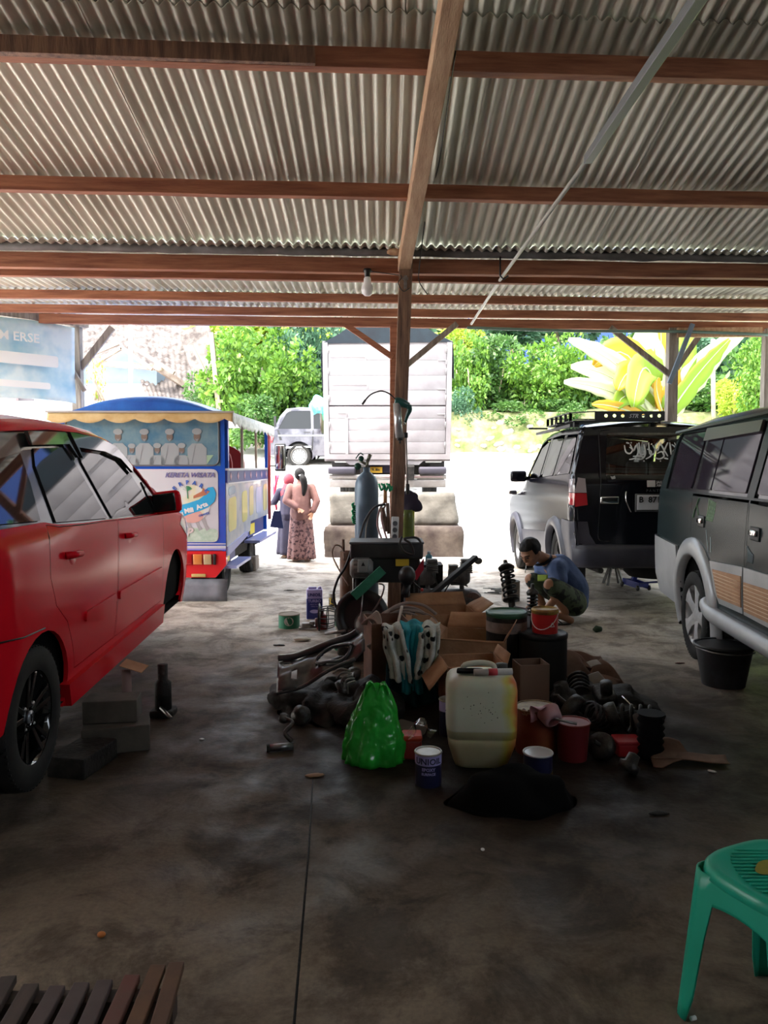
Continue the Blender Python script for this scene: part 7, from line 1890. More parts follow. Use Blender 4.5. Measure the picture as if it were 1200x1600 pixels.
q = G(520, 958); t = can('spray_can', 'small tin with a yellow black label right of the oil tin', 'can', (q.x - .02, q.y + .2, 0), .035, .17, mat('dull cream tin', (.22, .20, .16), .5), ((.04, .13, mat('yellow black label', (.40, .26, .02), .5, col2=(.02, .02, .02), scale=40, lo=.45, hi=.5)),))
q = G(530, 962); o = MB().rbox((0, 0, .05), (.14, .12, .10), .01).build('grey_box', m_dark); o.location = (q.x + .06, q.y + .2, 0); tag(o, 'small dark grey box between the tins and the machine', 'box')
q = G(540, 985); can('paint_can', 'green and white tin tucked against the round wheel cover', 'can', (P(533, 950, 6.2).x, 6.2, 0), .05, .26, mat('tin green', (.01, .17, .09), .4), ((.08, .2, mat('dirty white paint', (.4, .4, .38), .5)),))
q = G(450, 983); t = can('paint_can', 'wide low green can with round white label, furthest left on the floor', 'can', (q.x, q.y + .09, 0), .098, .125, mat('tin green', (0, 0, 0)), lid='open', lidm=mat('dried cream paint', (.28, .24, .19), .8))
b = MB()
tmp = [(.045 * cos(a), .07 + .04 * sin(a)) for a in [2 * PI * k / 20 for k in range(20)]]
b.v = [Vector((.0995 * cos(R(-85) + x / .0995), .0995 * sin(R(-85) + x / .0995), z)) for x, z in tmp]; b.af(range(20)); b.build('round_label', mat('dirty white paint', (0, 0, 0)), t, solid=.001)
q = G(503, 984); t = thing('bottle_jack', 'small red hydraulic bottle jack in front of the oil tin', 'jack', (q.x, q.y + .05, 0))
m_jr = mat('faded jack red', (.28, .015, .02), .45, col2=(.36, .05, .05), scale=8)
MB().rbox((0, 0, .012), (.10, .09, .024), .01).lathe([(.042, .02), (.042, .12), (.03, .135), (.02, .14), (.001, .14)], n=20).build('body', m_jr, t)
MB().lathe([(.014, .135), (.014, .17), (.022, .172), (.022, .185), (.001, .187)], n=14).build('ram', m_steel, t); MB().tube([(-.05, -.02, .02), (-.055, -.02, .10)], .014, 8).build('pump', mat('pinkish grease', (.2, .1, .1), .6), t)
q = G(478, 985); t = thing('caliper', 'grey metal brake caliper on the floor between green can and red jack', 'caliper', (q.x, q.y + .05, .035))
MB().rbox((0, 0, 0), (.09, .05, .05), .012).rbox((.05, .01, .02), (.05, .06, .04), .012).tube([(-.07, 0, -.02), (.1, .02, -.015)], .014, 8).build('casting', m_steel, t)
q = G(560, 1000); o = MB().ell((0, 0, 0), (.09, .06, .05), 20, 12, fn=lambda p: p * (1 + .3 * pnoise(p * 16))).build('rubber_boot', m_black); o.location = (P(536, 992, 5.6).x, 5.6, .05); tag(o, 'black rubber boot in front of the machine base', 'rubber part')
b = MB(); b.tube([P(508, 990, 5.75), P(540, 986, 5.7)], .012, 8); o = b.build('metal_rod', m_steel); tag(o, 'short bare rod on the floor right of the red jack', 'rod')

# ---- floor litter
def litter(label, px, py, m, s_=(.04, .02, .012), seed=0, name='litter_scrap', cat='litter', rz=0):
    q = G(px, py, .0); b = MB(); b.ell((0, 0, s_[2]), s_, 14, 8, fn=lambda p: p * (1 + .35 * pnoise(p * 40 + Vector((seed, 0, 0))))); o = b.build(name, m); o.location = q; o.rotation_euler = (0, 0, rz); return tag(o, label, cat)
litter('crumpled white tissue on the floor below the green can', 472, 1001, mat('tissue white', (.55, .52, .45), .9), (.07, .05, .015), 1, 'tissue', 'tissue')
litter('dark scrap beside the white tissue', 436, 1009, m_dark, (.05, .015, .006), 2)
litter('dark twig further left of the oil tin', 452, 923, m_dark, (.06, .01, .006), 3)
litter('white cigarette end on the dark floor left of the pile', 316, 1156, m_white, (.014, .006, .005), 4, 'cigarette_end', 'cigarette end')
litter('tiny pale scrap on the floor in front of the black cloth', 754, 1329, m_white, (.008, .010, .004), 5, 'cigarette_end', 'cigarette end')
litter('white cigarette end on the floor at the right of the heap', 1113, 1207, m_white, (.022, .006, .006), 6, 'cigarette_end', 'cigarette end', R(-35))
litter('small orange leaf on the floor at the lower left', 158, 1464, mat('orange leaf', (.50, .16, .03), .7), (.014, .012, .008), 7, 'leaf', 'leaf')
litter('brown card scrap on the floor crack in front of the bag', 491, 1213, mat('tan card scrap', (.28, .17, .10), .9), (.045, .022, .006), 8, 'card_scrap', 'card scrap', R(20))
litter('dark wet leaf on the concrete between man and green SUV', 934, 988, mat('dark green leaf', (.02, .05, .02), .7), (.045, .03, .03), 9, 'leaf', 'leaf')
litter('rusty scrap lying near the black bucket', 1062, 1037, mat('rusty scrap', (.16, .05, .04), .8), (.035, .01, .005), 10)
litter('black oily rag patch on the floor at the right of centre', 1030, 1272, m_dark, (.045, .02, .005), 11)
b = MB(); rnd = random.Random(4)
for k in range(9):
    a = rnd.uniform(-.4, .4); b.bar((rnd.uniform(-.12, .05), rnd.uniform(-.1, .1), .012 + .006 * k), (rnd.uniform(.05, .18), rnd.uniform(-.1, .1), .012 + .006 * k), .02, .008)
o = b.build('spanners', m_greasy); o.location = G(770, 927); tag(o, 'loose spanners and scraps on the floor behind the compressor', 'tools')

# ---- bucket by the green SUV
q = G(1135, 1072)
t = can('bucket', 'large black plastic bucket on the floor in front of the green SUV wheel', 'bucket', (q.x, q.y + .05, 0), .185, .275, mat('dusty black plastic', (.014, .015, .018), .5, col2=(.06, .065, .08), scale=4, lo=.45, hi=.7), lid='open', taper=.76, lidm=m_black)
MB().tube([(.19 * cos(2 * PI * k / 40), .19 * sin(2 * PI * k / 40), .272) for k in range(41)], .012, 8, caps=False).build('rolled_rim', m_black, t)
MB().tube(smoothpts([(-.195, 0, .26), (-.14, -.15, .255), (0, -.20, .25), (.14, -.15, .255), (.195, 0, .26)]), .005, 6).build('handle', m_steel, t)
# ---- trolley jack and bottle jack under the black SUV
q = G(1000, 926); t = thing('trolley_jack', 'blue trolley jack pushed under the tail of the black SUV', 'jack', (q.x + .05, q.y + .3, 0), rz=R(15)); t.scale = (.65, .65, .8)
mb_ = mat('jack blue', (.015, .03, .22), .4)
b = MB()
for s_ in (-.09, .09): b.bar((s_, -.25, .07), (s_, .3, .09), .02, .09)
b.box((0, -.2, .08), (.2, .1, .05)); b.box((0, .2, .1), (.2, .06, .06)); b.build('frame', mb_, t)
MB().bar((0, .1, .10), (0, -.05, .32), .09, .05).build('lift_arm', mb_, t); MB().lathe([(.001, 0), (.05, 0), (.055, .03), (.001, .02)], c=(0, -.06, .33), n=18).build('saddle', m_dark, t)
for x in (-.12, .12):
    for y in (-.24, .28): MB().lathe([(.001, -.015), (.04, -.015), (.04, .015), (.001, .015)], c=(x, y, .04), n=16, M=RX).build('caster', m_black, t)
MB().tube([(.0, -.25, .12), (.25, -.5, .16)], .014, 8).build('handle_socket', mb_, t)
q = G(965, 920); t = thing('axle_stand', 'dark axle stand under the tail of the black SUV, left of the blue jack', 'axle stand', (q.x + .05, q.y + .35, 0))
b = MB()
for sx_ in (-1, 1):
    for sy in (-1, 1): b.bar((sx_ * .1, sy * .1, 0), (sx_ * .03, sy * .03, .26), .025)
b.tube([(0, 0, .2), (0, 0, .37)], .02, 8); b.box((0, 0, .375), (.09, .05, .03)); b.build('stand', m_greasy, t)
# ---- supports under the red car
q = G(205, 1075)
t = thing('bottle_jack', 'black jack with cardboard on top under the sill of the red car', 'jack', (-1.33, 4.55, 0)); MB().rbox((0, 0, .02), (.14, .12, .04), .01).lathe([(.05, .04), (.05, .2), (.03, .22), (.03, .31), (.001, .31)], n=18).build('body', m_dark, t)
MB().tube([(0, -.05, .06), (.09, -.15, .03)], .01, 8).build('lever', m_steel, t)
o = MB().prism([(-.07, -.04), (.07, -.05), (.08, .04), (-.06, .05)], .004).build('cardboard_scrap', m_card); o.location = P(208, 1040, 4.5); o.rotation_euler = (R(15), R(15), 0); tag(o, 'tan cardboard scrap on the jack beside the red sill', 'cardboard')
sheetobj('rag', 'pinkish grey rag hanging from the jack under the red car', 'rag', P(198, 1065, 4.5), .05, .12, mat('pink grey rag', (.25, .17, .16), .9), 31, .02, (R(75), 0, 0))
m_wb = mat('pale timber block', (.05, .043, .034), .9, col2=(.09, .078, .062), scale=6)
for k, (x, y, z, rz, s_, lab) in enumerate(((-1.42, 4.0, 0, .3, (.34, .16, .14), 'timber block on the floor below the red sill, lower of the pair'), (-1.46, 4.06, .142, .15, (.28, .16, .12), 'timber block stacked on another below the red sill, upper one'), (-1.5, 3.75, 0, -.2, (.2, .3, .1), 'dark timber block right behind the red car rear wheel'))):
    o = MB().rbox((0, 0, s_[2] / 2), s_, .008).build('timber_block', m_wb if k < 2 else m_dark); o.location = (x, y, z); o.rotation_euler = (0, 0, rz); tag(o, lab, 'block')
t = MB().rbox((0, 0, .09), (.5, .35, .18), .01).build('timber_block', m_dark); t.location = (-2.3, 4.3, 0); tag(t, 'big dark block beneath the middle of the red car', 'block')

# ---- green stool
def stool():
    m = mat('sea green plastic', (.008, .33, .21), .35, col2=(.015, .42, .28), scale=2.5, bump=.04, spec=.5)
    ym = mat('worn ochre stain', (.30, .24, .02), .5, col2=(.08, .16, .03), scale=10)
    zt = .44
    t = thing('plastic_stool', 'sea green plastic stool at the bottom right corner, stained seat', 'stool', (1.045, 1.945, 0), rz=R(25))
    hs_, b = .168, MB()
    def sq(r, z, pw=.62, n=56): 
        return [Vector((r * math.copysign(abs(cos(a)) ** pw, cos(a)), r * math.copysign(abs(sin(a)) ** pw, sin(a)), z)) for a in [2 * PI * k / n for k in range(n)]]
    def skinr(b, L, **k): b.skin([[b.av(p) for p in r] for r in L], True, **k)
    # seat top with raised rim
    L = [sq(.002, zt - .004), sq(hs_ * .80, zt - .004), sq(hs_ * .86, zt), sq(hs_ * .95, zt + .002), sq(hs_, zt - .008), sq(hs_ * 1.02, zt - .03), sq(hs_ * 1.01, zt - .032), sq(hs_ * .96, zt - .03), sq(hs_ * .94, zt - .012)]
    skinr(b, L); st = b.build('seat', m, t)
    b = MB()
    for k in range(-7, 8):
        x = k * .0175; L_ = .10 * math.sqrt(max(.05, 1 - (k / 8.5) ** 2)) + .02
        b.tube([(x * cos(R(-115)) - (-L_) * sin(R(-115)) * 1, x * sin(R(-115)) + (-L_) * cos(R(-115)), zt - .002), (x * cos(R(-115)) - L_ * sin(R(-115)), x * sin(R(-115)) + L_ * cos(R(-115)), zt - .002)], .003, 5)
    rb = b.build('seat_ribs', m, st)
    MB().grid(lambda u, v: (lambda a, r: (-.02 + r * cos(a), .035 + r * .6 * sin(a), zt + .0008 + .002))(2 * PI * u, (.045 + .010 * sin(u * 4 * PI)) * v), 40, 3).build('ochre_stain', ym, st)
    MB().box((.015, -.005, zt + .0005), (.03, .008, .004), rot=(0, 0, R(-25))).build('slot', m_black, st)
    # apron with arched legs, built as four bent sheets
    n = 24
    def apron(side):
        b = MB()
        A = Matrix.Rotation(PI / 2 * side, 4, 'Z')
        idx = []
        for i in range(n + 1):
            u = -1 + 2 * i / n; au = abs(u)
            zb = (zt - .085 - .04 * au ** 2) if au < .56 else max(0.0, (zt - .10) - (zt - .08) * ((au - .56) / .16) ** .7) if au < .72 else 0.0
            col = []
            for j in range(9):
                v = j / 8; z = (zt - .02) * (1 - v) + zb * v
                fl = .03 * (1 - z / zt); w = hs_ * .93 + fl
                x = u * w
                rr = .035; d = (1 - au) * w
                y = -w + (rr - math.sqrt(max(0, rr * rr - (rr - d) ** 2)) if d < rr else 0) * 1.0
                col.append(b.av(A @ Vector((x, y, z))))
            idx.append(col)
        for i in range(n):
            for j in range(8): b.af((idx[i][j], idx[i + 1][j], idx[i + 1][j + 1], idx[i][j + 1]), True)
        return b
    b = MB()
    for s_ in range(4):
        q = apron(s_); o0_ = len(b.v); b.v += q.v; b.f += [tuple(i + o0_ for i in f_) for f_ in q.f]; b.sm += q.sm; b.mi += q.mi
    b.build('legs_and_apron', m, t, solid=.004)
    b = MB()
    return t
stool()
tag(MB().tube([G(1079, 1592, .006), G(1087, 1590, .006)], .006, 6).build('cigarette_end', m_white), 'white cigarette end at the foot of the green stool', 'cigarette end')

# ---- slatted wooden bench bottom left
t = thing('slatted_rack', 'dark slatted wooden rack lying on the floor in the bottom left corner', 'rack', (0, 0, 0))
m_sl = [mat('dark brown slat', (.045, .032, .028), .7, col2=(.08, .055, .045), scale=8, stretch=(3, .6, 3)), mat('violet brown slat', (.075, .052, .05), .7, col2=(.10, .07, .065), scale=8), mat('reddish slat', (.14, .045, .035), .7, col2=(.11, .06, .045), scale=8), mat('orange brown slat', (.16, .075, .035), .7, col2=(.10, .05, .03), scale=8)]
sl = [((262, 1508), (232, 1612), 3), ((233, 1512), (193, 1612), 3), ((193, 1528), (155, 1612), 2), ((150, 1536), (118, 1612), 1), ((114, 1540), (78, 1612), 1), ((76, 1545), (38, 1612), 1), ((35, 1542), (-5, 1612), 0), ((0, 1530), (-45, 1612), 0), ((-38, 1525), (-90, 1612), 0)]
h_ = .12
for a, c, k in sl:
    A = G(a[0] + 14, a[1], h_); C_ = G(c[0] + 14, c[1], h_); d = (C_ - A).normalized()
    MB().bar(A, A + d * .9, .042, .022).build('slat', m_sl[k], t, bevel=.003)
for f_ in (.10, .75):
    A = G(250, 1508, h_); C_ = G(232, 1612, h_); d = (C_ - A).normalized(); p = A + d * f_
    MB().bar(p + Vector((.05, 0, -.05)), p + Vector((-.85, -.02, -.05)), .05, .07).build('cross_beam', m_sl[0], t)
t.location = (0, 0, 0)
t.name = 'slatted_rack'
# ================================================================ HOUSE, WALLS, PLANTS
def quadgrid(mb, a, b_, c, d, nu, nv, fn=None):
    a, b_, c, d = map(Vector, (a, b_, c, d))
    n = (b_ - a).cross(d - a).normalized()
    mb.grid(lambda u, v: (a.lerp(b_, u).lerp(d.lerp(c, u), v)) + (n * fn(u, v) if fn else Vector()), nu, nv)
m_tile = mat('weathered clay roof tile', (.03, .02, .016), .8, col2=(.12, .10, .09), scale=4, lo=.35, hi=.6)
m_hb = mat('powder blue house wall', (.15, .20, .25), .8, col2=(.19, .24, .29), scale=1)
m_fas = mat('old brown fascia', (.24, .17, .13), .8, col2=(.4, .33, .28), scale=5)
hs = thing('house', 'pale blue house with clay tiled roof behind the train', 'house', P(180, 640, 24))
o0 = hs.location.copy()
def L_(px, py, Y): return P(px, py, Y) - o0
def tiles(mb, a, b_, c, d, cols, rows):
    quadgrid(mb, a, b_, c, d, cols * 4, rows * 3, lambda u, v: .035 * abs(sin(u * cols * PI)) + .05 * (1 - (v * rows) % 1.0))
b = MB(); tiles(b, L_(40, 602, 23.4), L_(352, 612, 23.4), L_(352, 455, 28.5), L_(40, 450, 28.5), 34, 16); b.build('tiled_roof', m_tile, hs)
b = MB(); tiles(b, L_(232, 628, 21.6), L_(318, 640, 22.0), L_(330, 556, 24.6), L_(196, 541, 24.0), 14, 9); b.build('tiled_roof', m_tile, hs)
b = MB(); tiles(b, L_(52, 590, 22.2), L_(120, 575, 22.2), L_(190, 541, 24.0), L_(118, 541, 24.2), 10, 8); b.build('tiled_roof', m_tile, hs)
b = MB(); b.box((0, 1.6, .3), (.1, .1, .1))
b = MB()
# gable wall and side wall
pts = [L_(45, 700, 22.4), L_(245, 700, 22.4), L_(245, 575, 22.4), L_(190, 548, 22.4), L_(130, 572, 22.4), L_(45, 590, 22.4)]
i = [b.av(p) for p in pts]; b.af(i)
j = [b.av(p + Vector((0, .12, 0))) for p in pts]; b.af(j[::-1])
for k in range(6): b.af((i[k], i[(k + 1) % 6], j[(k + 1) % 6], j[k]))
q = [L_(245, 700, 22.4), L_(320, 690, 24.8), L_(320, 610, 24.8), L_(245, 575, 22.4)]
i = [b.av(p) for p in q]; b.af(i)
b.build('wall', m_hb, hs)
b = MB()
for a, c in (((98, 563), (242, 574)), ((242, 572), (312, 618))): b.bar(L_(*a, 22.1), L_(*c, 22.1 if a[0] < 200 else 23.0), .14, .16)
for a, c in (((150, 567), (190, 543)), ((190, 543), (238, 577)), ((205, 540), (272, 583)), ((128, 560), (185, 536))): b.bar(L_(*a, 22.0), L_(*c, 22.0), .12, .10)
b.build('fascia', m_fas, hs)
MB().tube([L_(249, 575, 22.0) + Vector((0, -.3, 0)), L_(249, 575, 22.0) + Vector((0, .3, 0))], .08, 10).build('gutter_end', mat('pale pipe', (.6, .5, .4), .6), hs)
for x0, x1 in ((136, 160), (164, 232)):
    b = MB(); c = L_((x0 + x1) / 2, 618, 22.3); w_ = (x1 - x0) / 1200 * 22.3
    for dx in (-w_ / 2, w_ / 2): b.box(c + Vector((dx, 0, -.25)), (.07, .08, 1.1))
    b.box(c + Vector((0, 0, .3)), (w_, .08, .07))
    wf = b.build('window', mat('pinkish frame', (.50, .36, .36), .7), hs)
    MB().box(c + Vector((0, .02, -.25)), (w_ - .06, .03, 1.1)).build('pane', mat('white curtain pane', (.42, .42, .46), .5), wf)
# left neighbour with dark doorway
nb = thing('house', 'pink walled building with a dark doorway at the left edge', 'house', P(20, 655, 20))
o1 = nb.location.copy()
b = MB(); c = P(27, 640, 20.2) - o1
wx = lambda p: (p - 600) / 1200 * 20.0 - o1.x
b.box(((wx(-60) + wx(28)) / 2, .1, .3), (wx(28) - wx(-60), .15, 3.2)); b.box(((wx(28) + wx(57)) / 2, .1, 1.35), (wx(57) - wx(28), .15, 1.1)); b.build('wall', mat('pink plaster', (.36, .27, .27), .8), nb)
MB().box(((wx(57) + wx(71)) / 2, .1, .3), (wx(71) - wx(57), .16, 3.2)).build('blue_pillar', mat('pale blue plaster', (.35, .5, .68), .8), nb)
MB().box(((wx(28) + wx(57)) / 2, .2, .0), (wx(57) - wx(28), .05, 2.2)).build('doorway', mat('dim doorway', (.10, .09, .10), .7), nb)
b = MB(); b.box((0, 0, .5), (5.4, .25, 1.0)); t = b.build('low_wall', mat('white low wall', (.7, .7, .7), .7)); t.location = P(10, 665, 13.0) - Vector((1.6, 0, .6)); tag(t, 'white ledge behind the red car roof at the left edge', 'wall')
b = MB(); b.tube([P(204, 700, 17), P(204, 490, 17)], .045, 8); tag(b.build('flag_pole', mat('white pole', (.8, .8, .8), .5)), 'thin white pole standing in front of the tiled roof house', 'pole')
b = MB(); b.bar(P(330, 520, 20.5), P(342, 640, 20.5), .12, .12); b.bar(P(312, 600, 21), P(390, 592, 21), .08, .08); b.bar(P(312, 592, 21), P(370, 582, 21.4), .08, .08); b.bar(P(300, 540, 21.2), P(330, 600, 21), .06, .06)
tag(b.build('pole_rack', mat('bleached wood', (.25, .2, .15), .8)), 'bleached wooden pole and rack between the house and the bushes', 'rack')
b = MB(); b.bar(P(302, 512, 22.8), P(328, 585, 22.0), .9, .06, up=(0, -1, .2)); tag(b.build('roof_scrap', m_tile), 'steep strip of brown roof tiles right of the blue house', 'roof')

# banner on the side beam
d = (bm1 - bm0).normalized(); q0 = bm0 + d * .15 + Vector((0, -.06, -.09))
bn = thing('banner', 'pale blue banner with backlight put into its colour hanging from the side beam, top left', 'banner', q0)
b = MB(); wB, hB = 2.2, .95
def bf(u, v):
    p = d * (wB * u) + Vector((0, 0, -hB * v)); k = .03 * sin(u * 9 + v * 3) * (v * .8 + .2)
    p.z += -.05 * (1 - u) * v * 0 + .02 * sin(u * 7)
    return p + Vector((d.y, -d.x, 0)) * k
b.grid(bf, 40, 14)
m_ban = mat('backlit blue banner', (.30, .58, .74), .6, col2=(.72, .84, .88), scale=1.6, lo=.38, hi=.6)  # light coming through the cloth put into these pale colours
bo = b.build('cloth', m_ban, bn, solid=.003)
tz = Vector((0, 0, 1)); tx = -d
def bM(u, v, off=.05): 
    p = bf(u, v) + Vector((d.y, -d.x, 0)) * (-off if (Vector((d.y, -d.x, 0)).y > 0) else off)
    nrm = tx.cross(tz)
    M = Matrix((tx, tz, nrm)).transposed().to_4x4(); M.translation = p; return M
b = MB(); b.text('KAM ERSE', .15, bM(.36, .28), .002, .002); b.build('lettering', mat('white banner print', (.88, .88, .88), .6), bn)
b = MB()
for v, w_, h_ in ((.50, 1.1, .14), (.82, .9, .08)):
    b.prism(rnd_poly([(-w_ / 2, -h_ / 2), (w_ / 2, -h_ / 2), (w_ / 2, h_ / 2), (-w_ / 2, h_ / 2)], .03), .002, bM(.36, v))
b.prism(rnd_poly([(-.14, -.40), (.10, -.42), (.14, .1), (.06, .32), (-.04, .32), (-.12, .1)], .05), .002, bM(.80, .55)); b.build('printed_bars', mat('white banner print', (0, 0, 0)), bn)

# stone embankment on the right
m_st = mat('mossy embankment', (.07, .09, .02), .95, col2=(.20, .20, .10), scale=3, bump=.6, bscale=12)
b = MB()
Ye = 21.2
def emb(u, v):
    x = -3 + 17 * u; y = Ye + .9 * v; z = yard_z(x, Ye) - .1 + 1.30 * v
    n_ = .10 * pnoise(Vector((x * 1.5, z * 1.5, 1))) + .06 * pnoise(Vector((x * 4, z * 4, 5)))
    return (x, y - n_, z)
b.grid(emb, 120, 14)
b.grid(lambda u, v: (-3 + 17 * u, Ye + .9 + 6 * v, yard_z(0, Ye) + 1.2 + .9 * v + .1 * pnoise(Vector((u * 30, v * 9, 2)))), 40, 12)
tag(b.build('embankment', m_st), 'mossy stone embankment beyond the gravel yard', 'embankment')
ms = mat('pale field stone', (.20, .18, .14), .9, col2=(.36, .33, .27), scale=5, bump=.4, bscale=20)
rnd = random.Random(5); first = None; ns = 0
for k in range(36):
    px = rnd.uniform(712, 900); py = rnd.uniform(652, 700)
    v = (700 - py) / 62
    p = Vector(emb(((px - 600) / 1200 * (Ye + .5) + 3) / 17, max(0, min(1, v))))
    s_ = rnd.uniform(.05, .15)
    if first is None:
        o = MB().ell((0, 0, 0), (1, .55, .7), 12, 8, fn=lambda p: p * (1 + .25 * pnoise(p * 1.7 + Vector((4, 2, 0))))).build('stone', ms); first = o
    else: o = first.copy(); COL.objects.link(o)
    o.location = p; o.rotation_euler = (rnd.uniform(-.3, .3), rnd.uniform(-.5, .5), rnd.uniform(-.4, .4)); o.scale = (s_ * rnd.uniform(.9, 1.6), s_, s_ * rnd.uniform(.7, 1.1))
    tag(o, 'pale field stone set in the mossy embankment right of the truck', 'stone', 'stones in the embankment')
# blue building on the hill
bb = thing('building', 'deep blue building behind the trees on the embankment', 'building', P(850, 545, 33))
MB().box((1.2, 1.5, 1.6), (9, 3, 5.0)).build('wall', mat('deep blue wall', (.02, .055, .22), .8), bb)
for k in range(3): MB().box((-2.15 + k * .95, -.05, -.10), (.5, .15, .35)).build('window_frame', mat('brown frame', (.2, .12, .08), .7), bb)

# ---------------- foliage
G1 = leafmat('bright green leaves', (.05, .15, .015), (.20, .36, .05))
G2 = leafmat('mid green leaves', (.025, .09, .015), (.11, .22, .05))
G3 = leafmat('blue green leaves', (.03, .10, .05), (.13, .26, .15))
G4 = leafmat('yellow green leaves', (.20, .32, .03), (.50, .56, .08))
m_bark = mat('pale bark', (.22, .17, .12), .9, col2=(.40, .33, .26), scale=8, bump=.4)
_pool = {}
def foliage_mesh(key, n, ls, shape='blob', seed=0):
    k = (key, n, ls, shape, seed)
    if k in _pool: return _pool[k]
    rnd = random.Random(seed); vs = []; fs = []
    clumps = [(Vector((rnd.gauss(0, .45), rnd.gauss(0, .45), rnd.gauss(0, .42))), rnd.uniform(.25, .45)) for _ in range(26)]
    for i in range(n):
        c, r = clumps[rnd.randrange(len(clumps))]
        dv = Vector((rnd.gauss(0, 1), rnd.gauss(0, 1), rnd.gauss(0, 1))).normalized()
        p = c + dv * r * rnd.uniform(.75, 1.05)
        if p.length > 1.15: p = p.normalized() * rnd.uniform(.9, 1.15)
        out = (dv + Vector((rnd.uniform(-.7, .7), rnd.uniform(-.7, .7), rnd.uniform(-.9, .4)))).normalized()
        sd_ = out.cross(Vector((rnd.uniform(-1, 1), rnd.uniform(-1, 1), rnd.uniform(-1, 1)))).normalized()
        l = ls * rnd.uniform(.7, 1.4); w = l * .28
        b0 = len(vs)
        vs += [p, p + out * l * .5 + sd_ * w, p + out * l, p + out * l * .5 - sd_ * w]
        fs.append((b0, b0 + 1, b0 + 2, b0 + 3))
    me = bpy.data.meshes.new('foliage'); me.from_pydata([tuple(v) for v in vs], [], fs); me.materials.append(key); _pool[k] = me
    return me
def bush(px, py, Y, rx, rz_, m, label, n=5200, ls=.12, seed=0, trunk=None, name='shrub', cat='shrub', group=None, ry=None, rot=0):
    p = P(px, py, Y); t = thing(name, label, cat, p, rot, group)
    o = bpy.data.objects.new('foliage', foliage_mesh(m, n, ls, seed=seed)); COL.objects.link(o); o.parent = t; o.scale = (rx, ry or min(rx, 1.2), rz_)
    if trunk:
        MB().tube(smoothpts([(0, 0, -trunk), (.05, 0, -trunk * .5), (-.05, 0, 0), (.1, 0, rz_ * .5)]), [.13 * (1 - .06 * k) for k in range(13)], 8).build('trunk', m_bark, t)
    else:
        b = MB()
        for a in range(4): b.tube([(0.05 * a, 0, -rz_ * .95), (rx * .4 * cos(a * 1.6), .3 * sin(a * 1.6), rz_ * .3)], .025, 5)
        b.build('stem', m_bark, t)
    return t
# left group, between the house and the truck
bush(335, 620, 22, .9, 1.1, G2, 'low shrub below the wooden pole rack beside the blue house', seed=1)
bush(385, 600, 21, 1.1, 1.5, G1, 'yellow green bush above the tourist train front', seed=2)
bush(440, 600, 21.5, 1.2, 1.5, G1, 'round green bush directly behind the grey pickup', seed=3)
bush(400, 660, 20.2, .8, .7, G2, 'low green shrub left of the grey pickup', seed=4)
bush(480, 560, 22.5, 1.1, 1.6, G3, 'pale blue green bush left of the truck canvas', seed=5)
bush(500, 650, 21.5, .9, 1.1, G2, 'dark shrub tucked behind the truck and pickup', seed=6)
bush(420, 530, 25.5, 2.0, 1.1, G4, 'bright yellow green palm-like crown under the eave, left of centre', seed=7, ls=.3, n=2500)
bush(360, 535, 24.5, .9, 1.0, G4, 'yellow leaved small tree beside the tiled roof', seed=8, ls=.22, n=2000, trunk=2, name='tree', cat='tree')
bush(148, 590, 13.5, .16, .42, G4, 'small sprig of bright leaves beside the left front post', n=160, ls=.2, seed=9)
bush(102, 645, 17, .3, .6, G2, 'narrow shrub beside the pink building', n=900, seed=10)
# right group on the embankment
for k, (px, py, Y, rx, rz_, m, lab) in enumerate((
    (728, 600, 23.0, .75, 1.4, G1, 'bush right beside the truck body, on the embankment'),
    (722, 655, 22.2, .5, .8, G3, 'bush hanging over the embankment wall next to the truck'),
    (775, 595, 23.5, 1.0, 1.2, G2, 'second bush from the truck on the embankment, below the blue wall'),
    (830, 600, 23.2, 1.0, 1.2, G1, 'bright bush in the middle of the embankment top'),
    (885, 595, 23.5, 1.0, 1.35, G1, 'tall bright bush on the embankment near the banana leaves'),
    (800, 655, 22.6, .9, .45, G2, 'low trailing plants over the middle of the stone wall'),
    (870, 655, 22.6, .8, .5, G2, 'low trailing plants over the wall above the black SUV'),
    (935, 610, 24.0, 1.2, 1.5, G2, 'dark bush behind the white banana leaves'),
    (1000, 600, 26.0, 1.8, 2.2, G2, 'large dark bush behind the banana plant'))):
    bush(px, py, Y, rx, rz_, m, lab, seed=20 + k % 4, rot=k)
bush(720, 535, 25.5, .8, .5, G4, 'bright yellow green shrub against the truck canvas, under the eave', n=1500, ls=.2, seed=30)
bush(805, 515, 26, 1.3, .55, G3, 'overhanging blue green crown in front of the blue building', ls=.2, n=2600, seed=31, name='tree', cat='tree', trunk=1.5)
bush(872, 505, 27, 1.2, .9, G3, 'slim tree with pale trunk beside the blue building', ls=.2, n=2600, seed=32, name='tree', cat='tree', trunk=3.0)
MB()
# right garden beyond the banana plant
for k, (px, py, Y, rx, rz_, m, lab) in enumerate((
    (1110, 570, 25, 1.6, 1.8, G3, 'dark green tree filling the gap right of the banana plant'),
    (1165, 540, 24, 1.6, 1.8, G3, 'green tree crown against the far right post'),
    (1150, 625, 19, .55, .5, G4, 'yellow green leafy bush just above the green SUV roof'),
    (1185, 600, 17, .5, .9, G1, 'light green bush at the right edge beside the last post'),
    (1090, 620, 23, 1.1, .7, G2, 'low dark hedge behind the lawn on the right'),
    (1230, 560, 22, 1.8, 2.2, G2, 'dense green bush at the right margin of the photo'))):
    bush(px, py, Y, rx, rz_, m, lab, seed=40 + k % 3, rot=k * 1.3)
b = MB(); b.grid(lambda u, v: (5 + 16 * u, 13.5 + 11 * v, yard_z(0, 13.5 + 11 * v) + .10 + (.06 * pnoise(Vector((u * 40, v * 30, 0))))), 60, 40)
tag(b.build('lawn', mat('sunny grass', (.14, .26, .03), .9, col2=(.36, .46, .08), scale=6, bump=.8, bscale=60)), kind='structure')
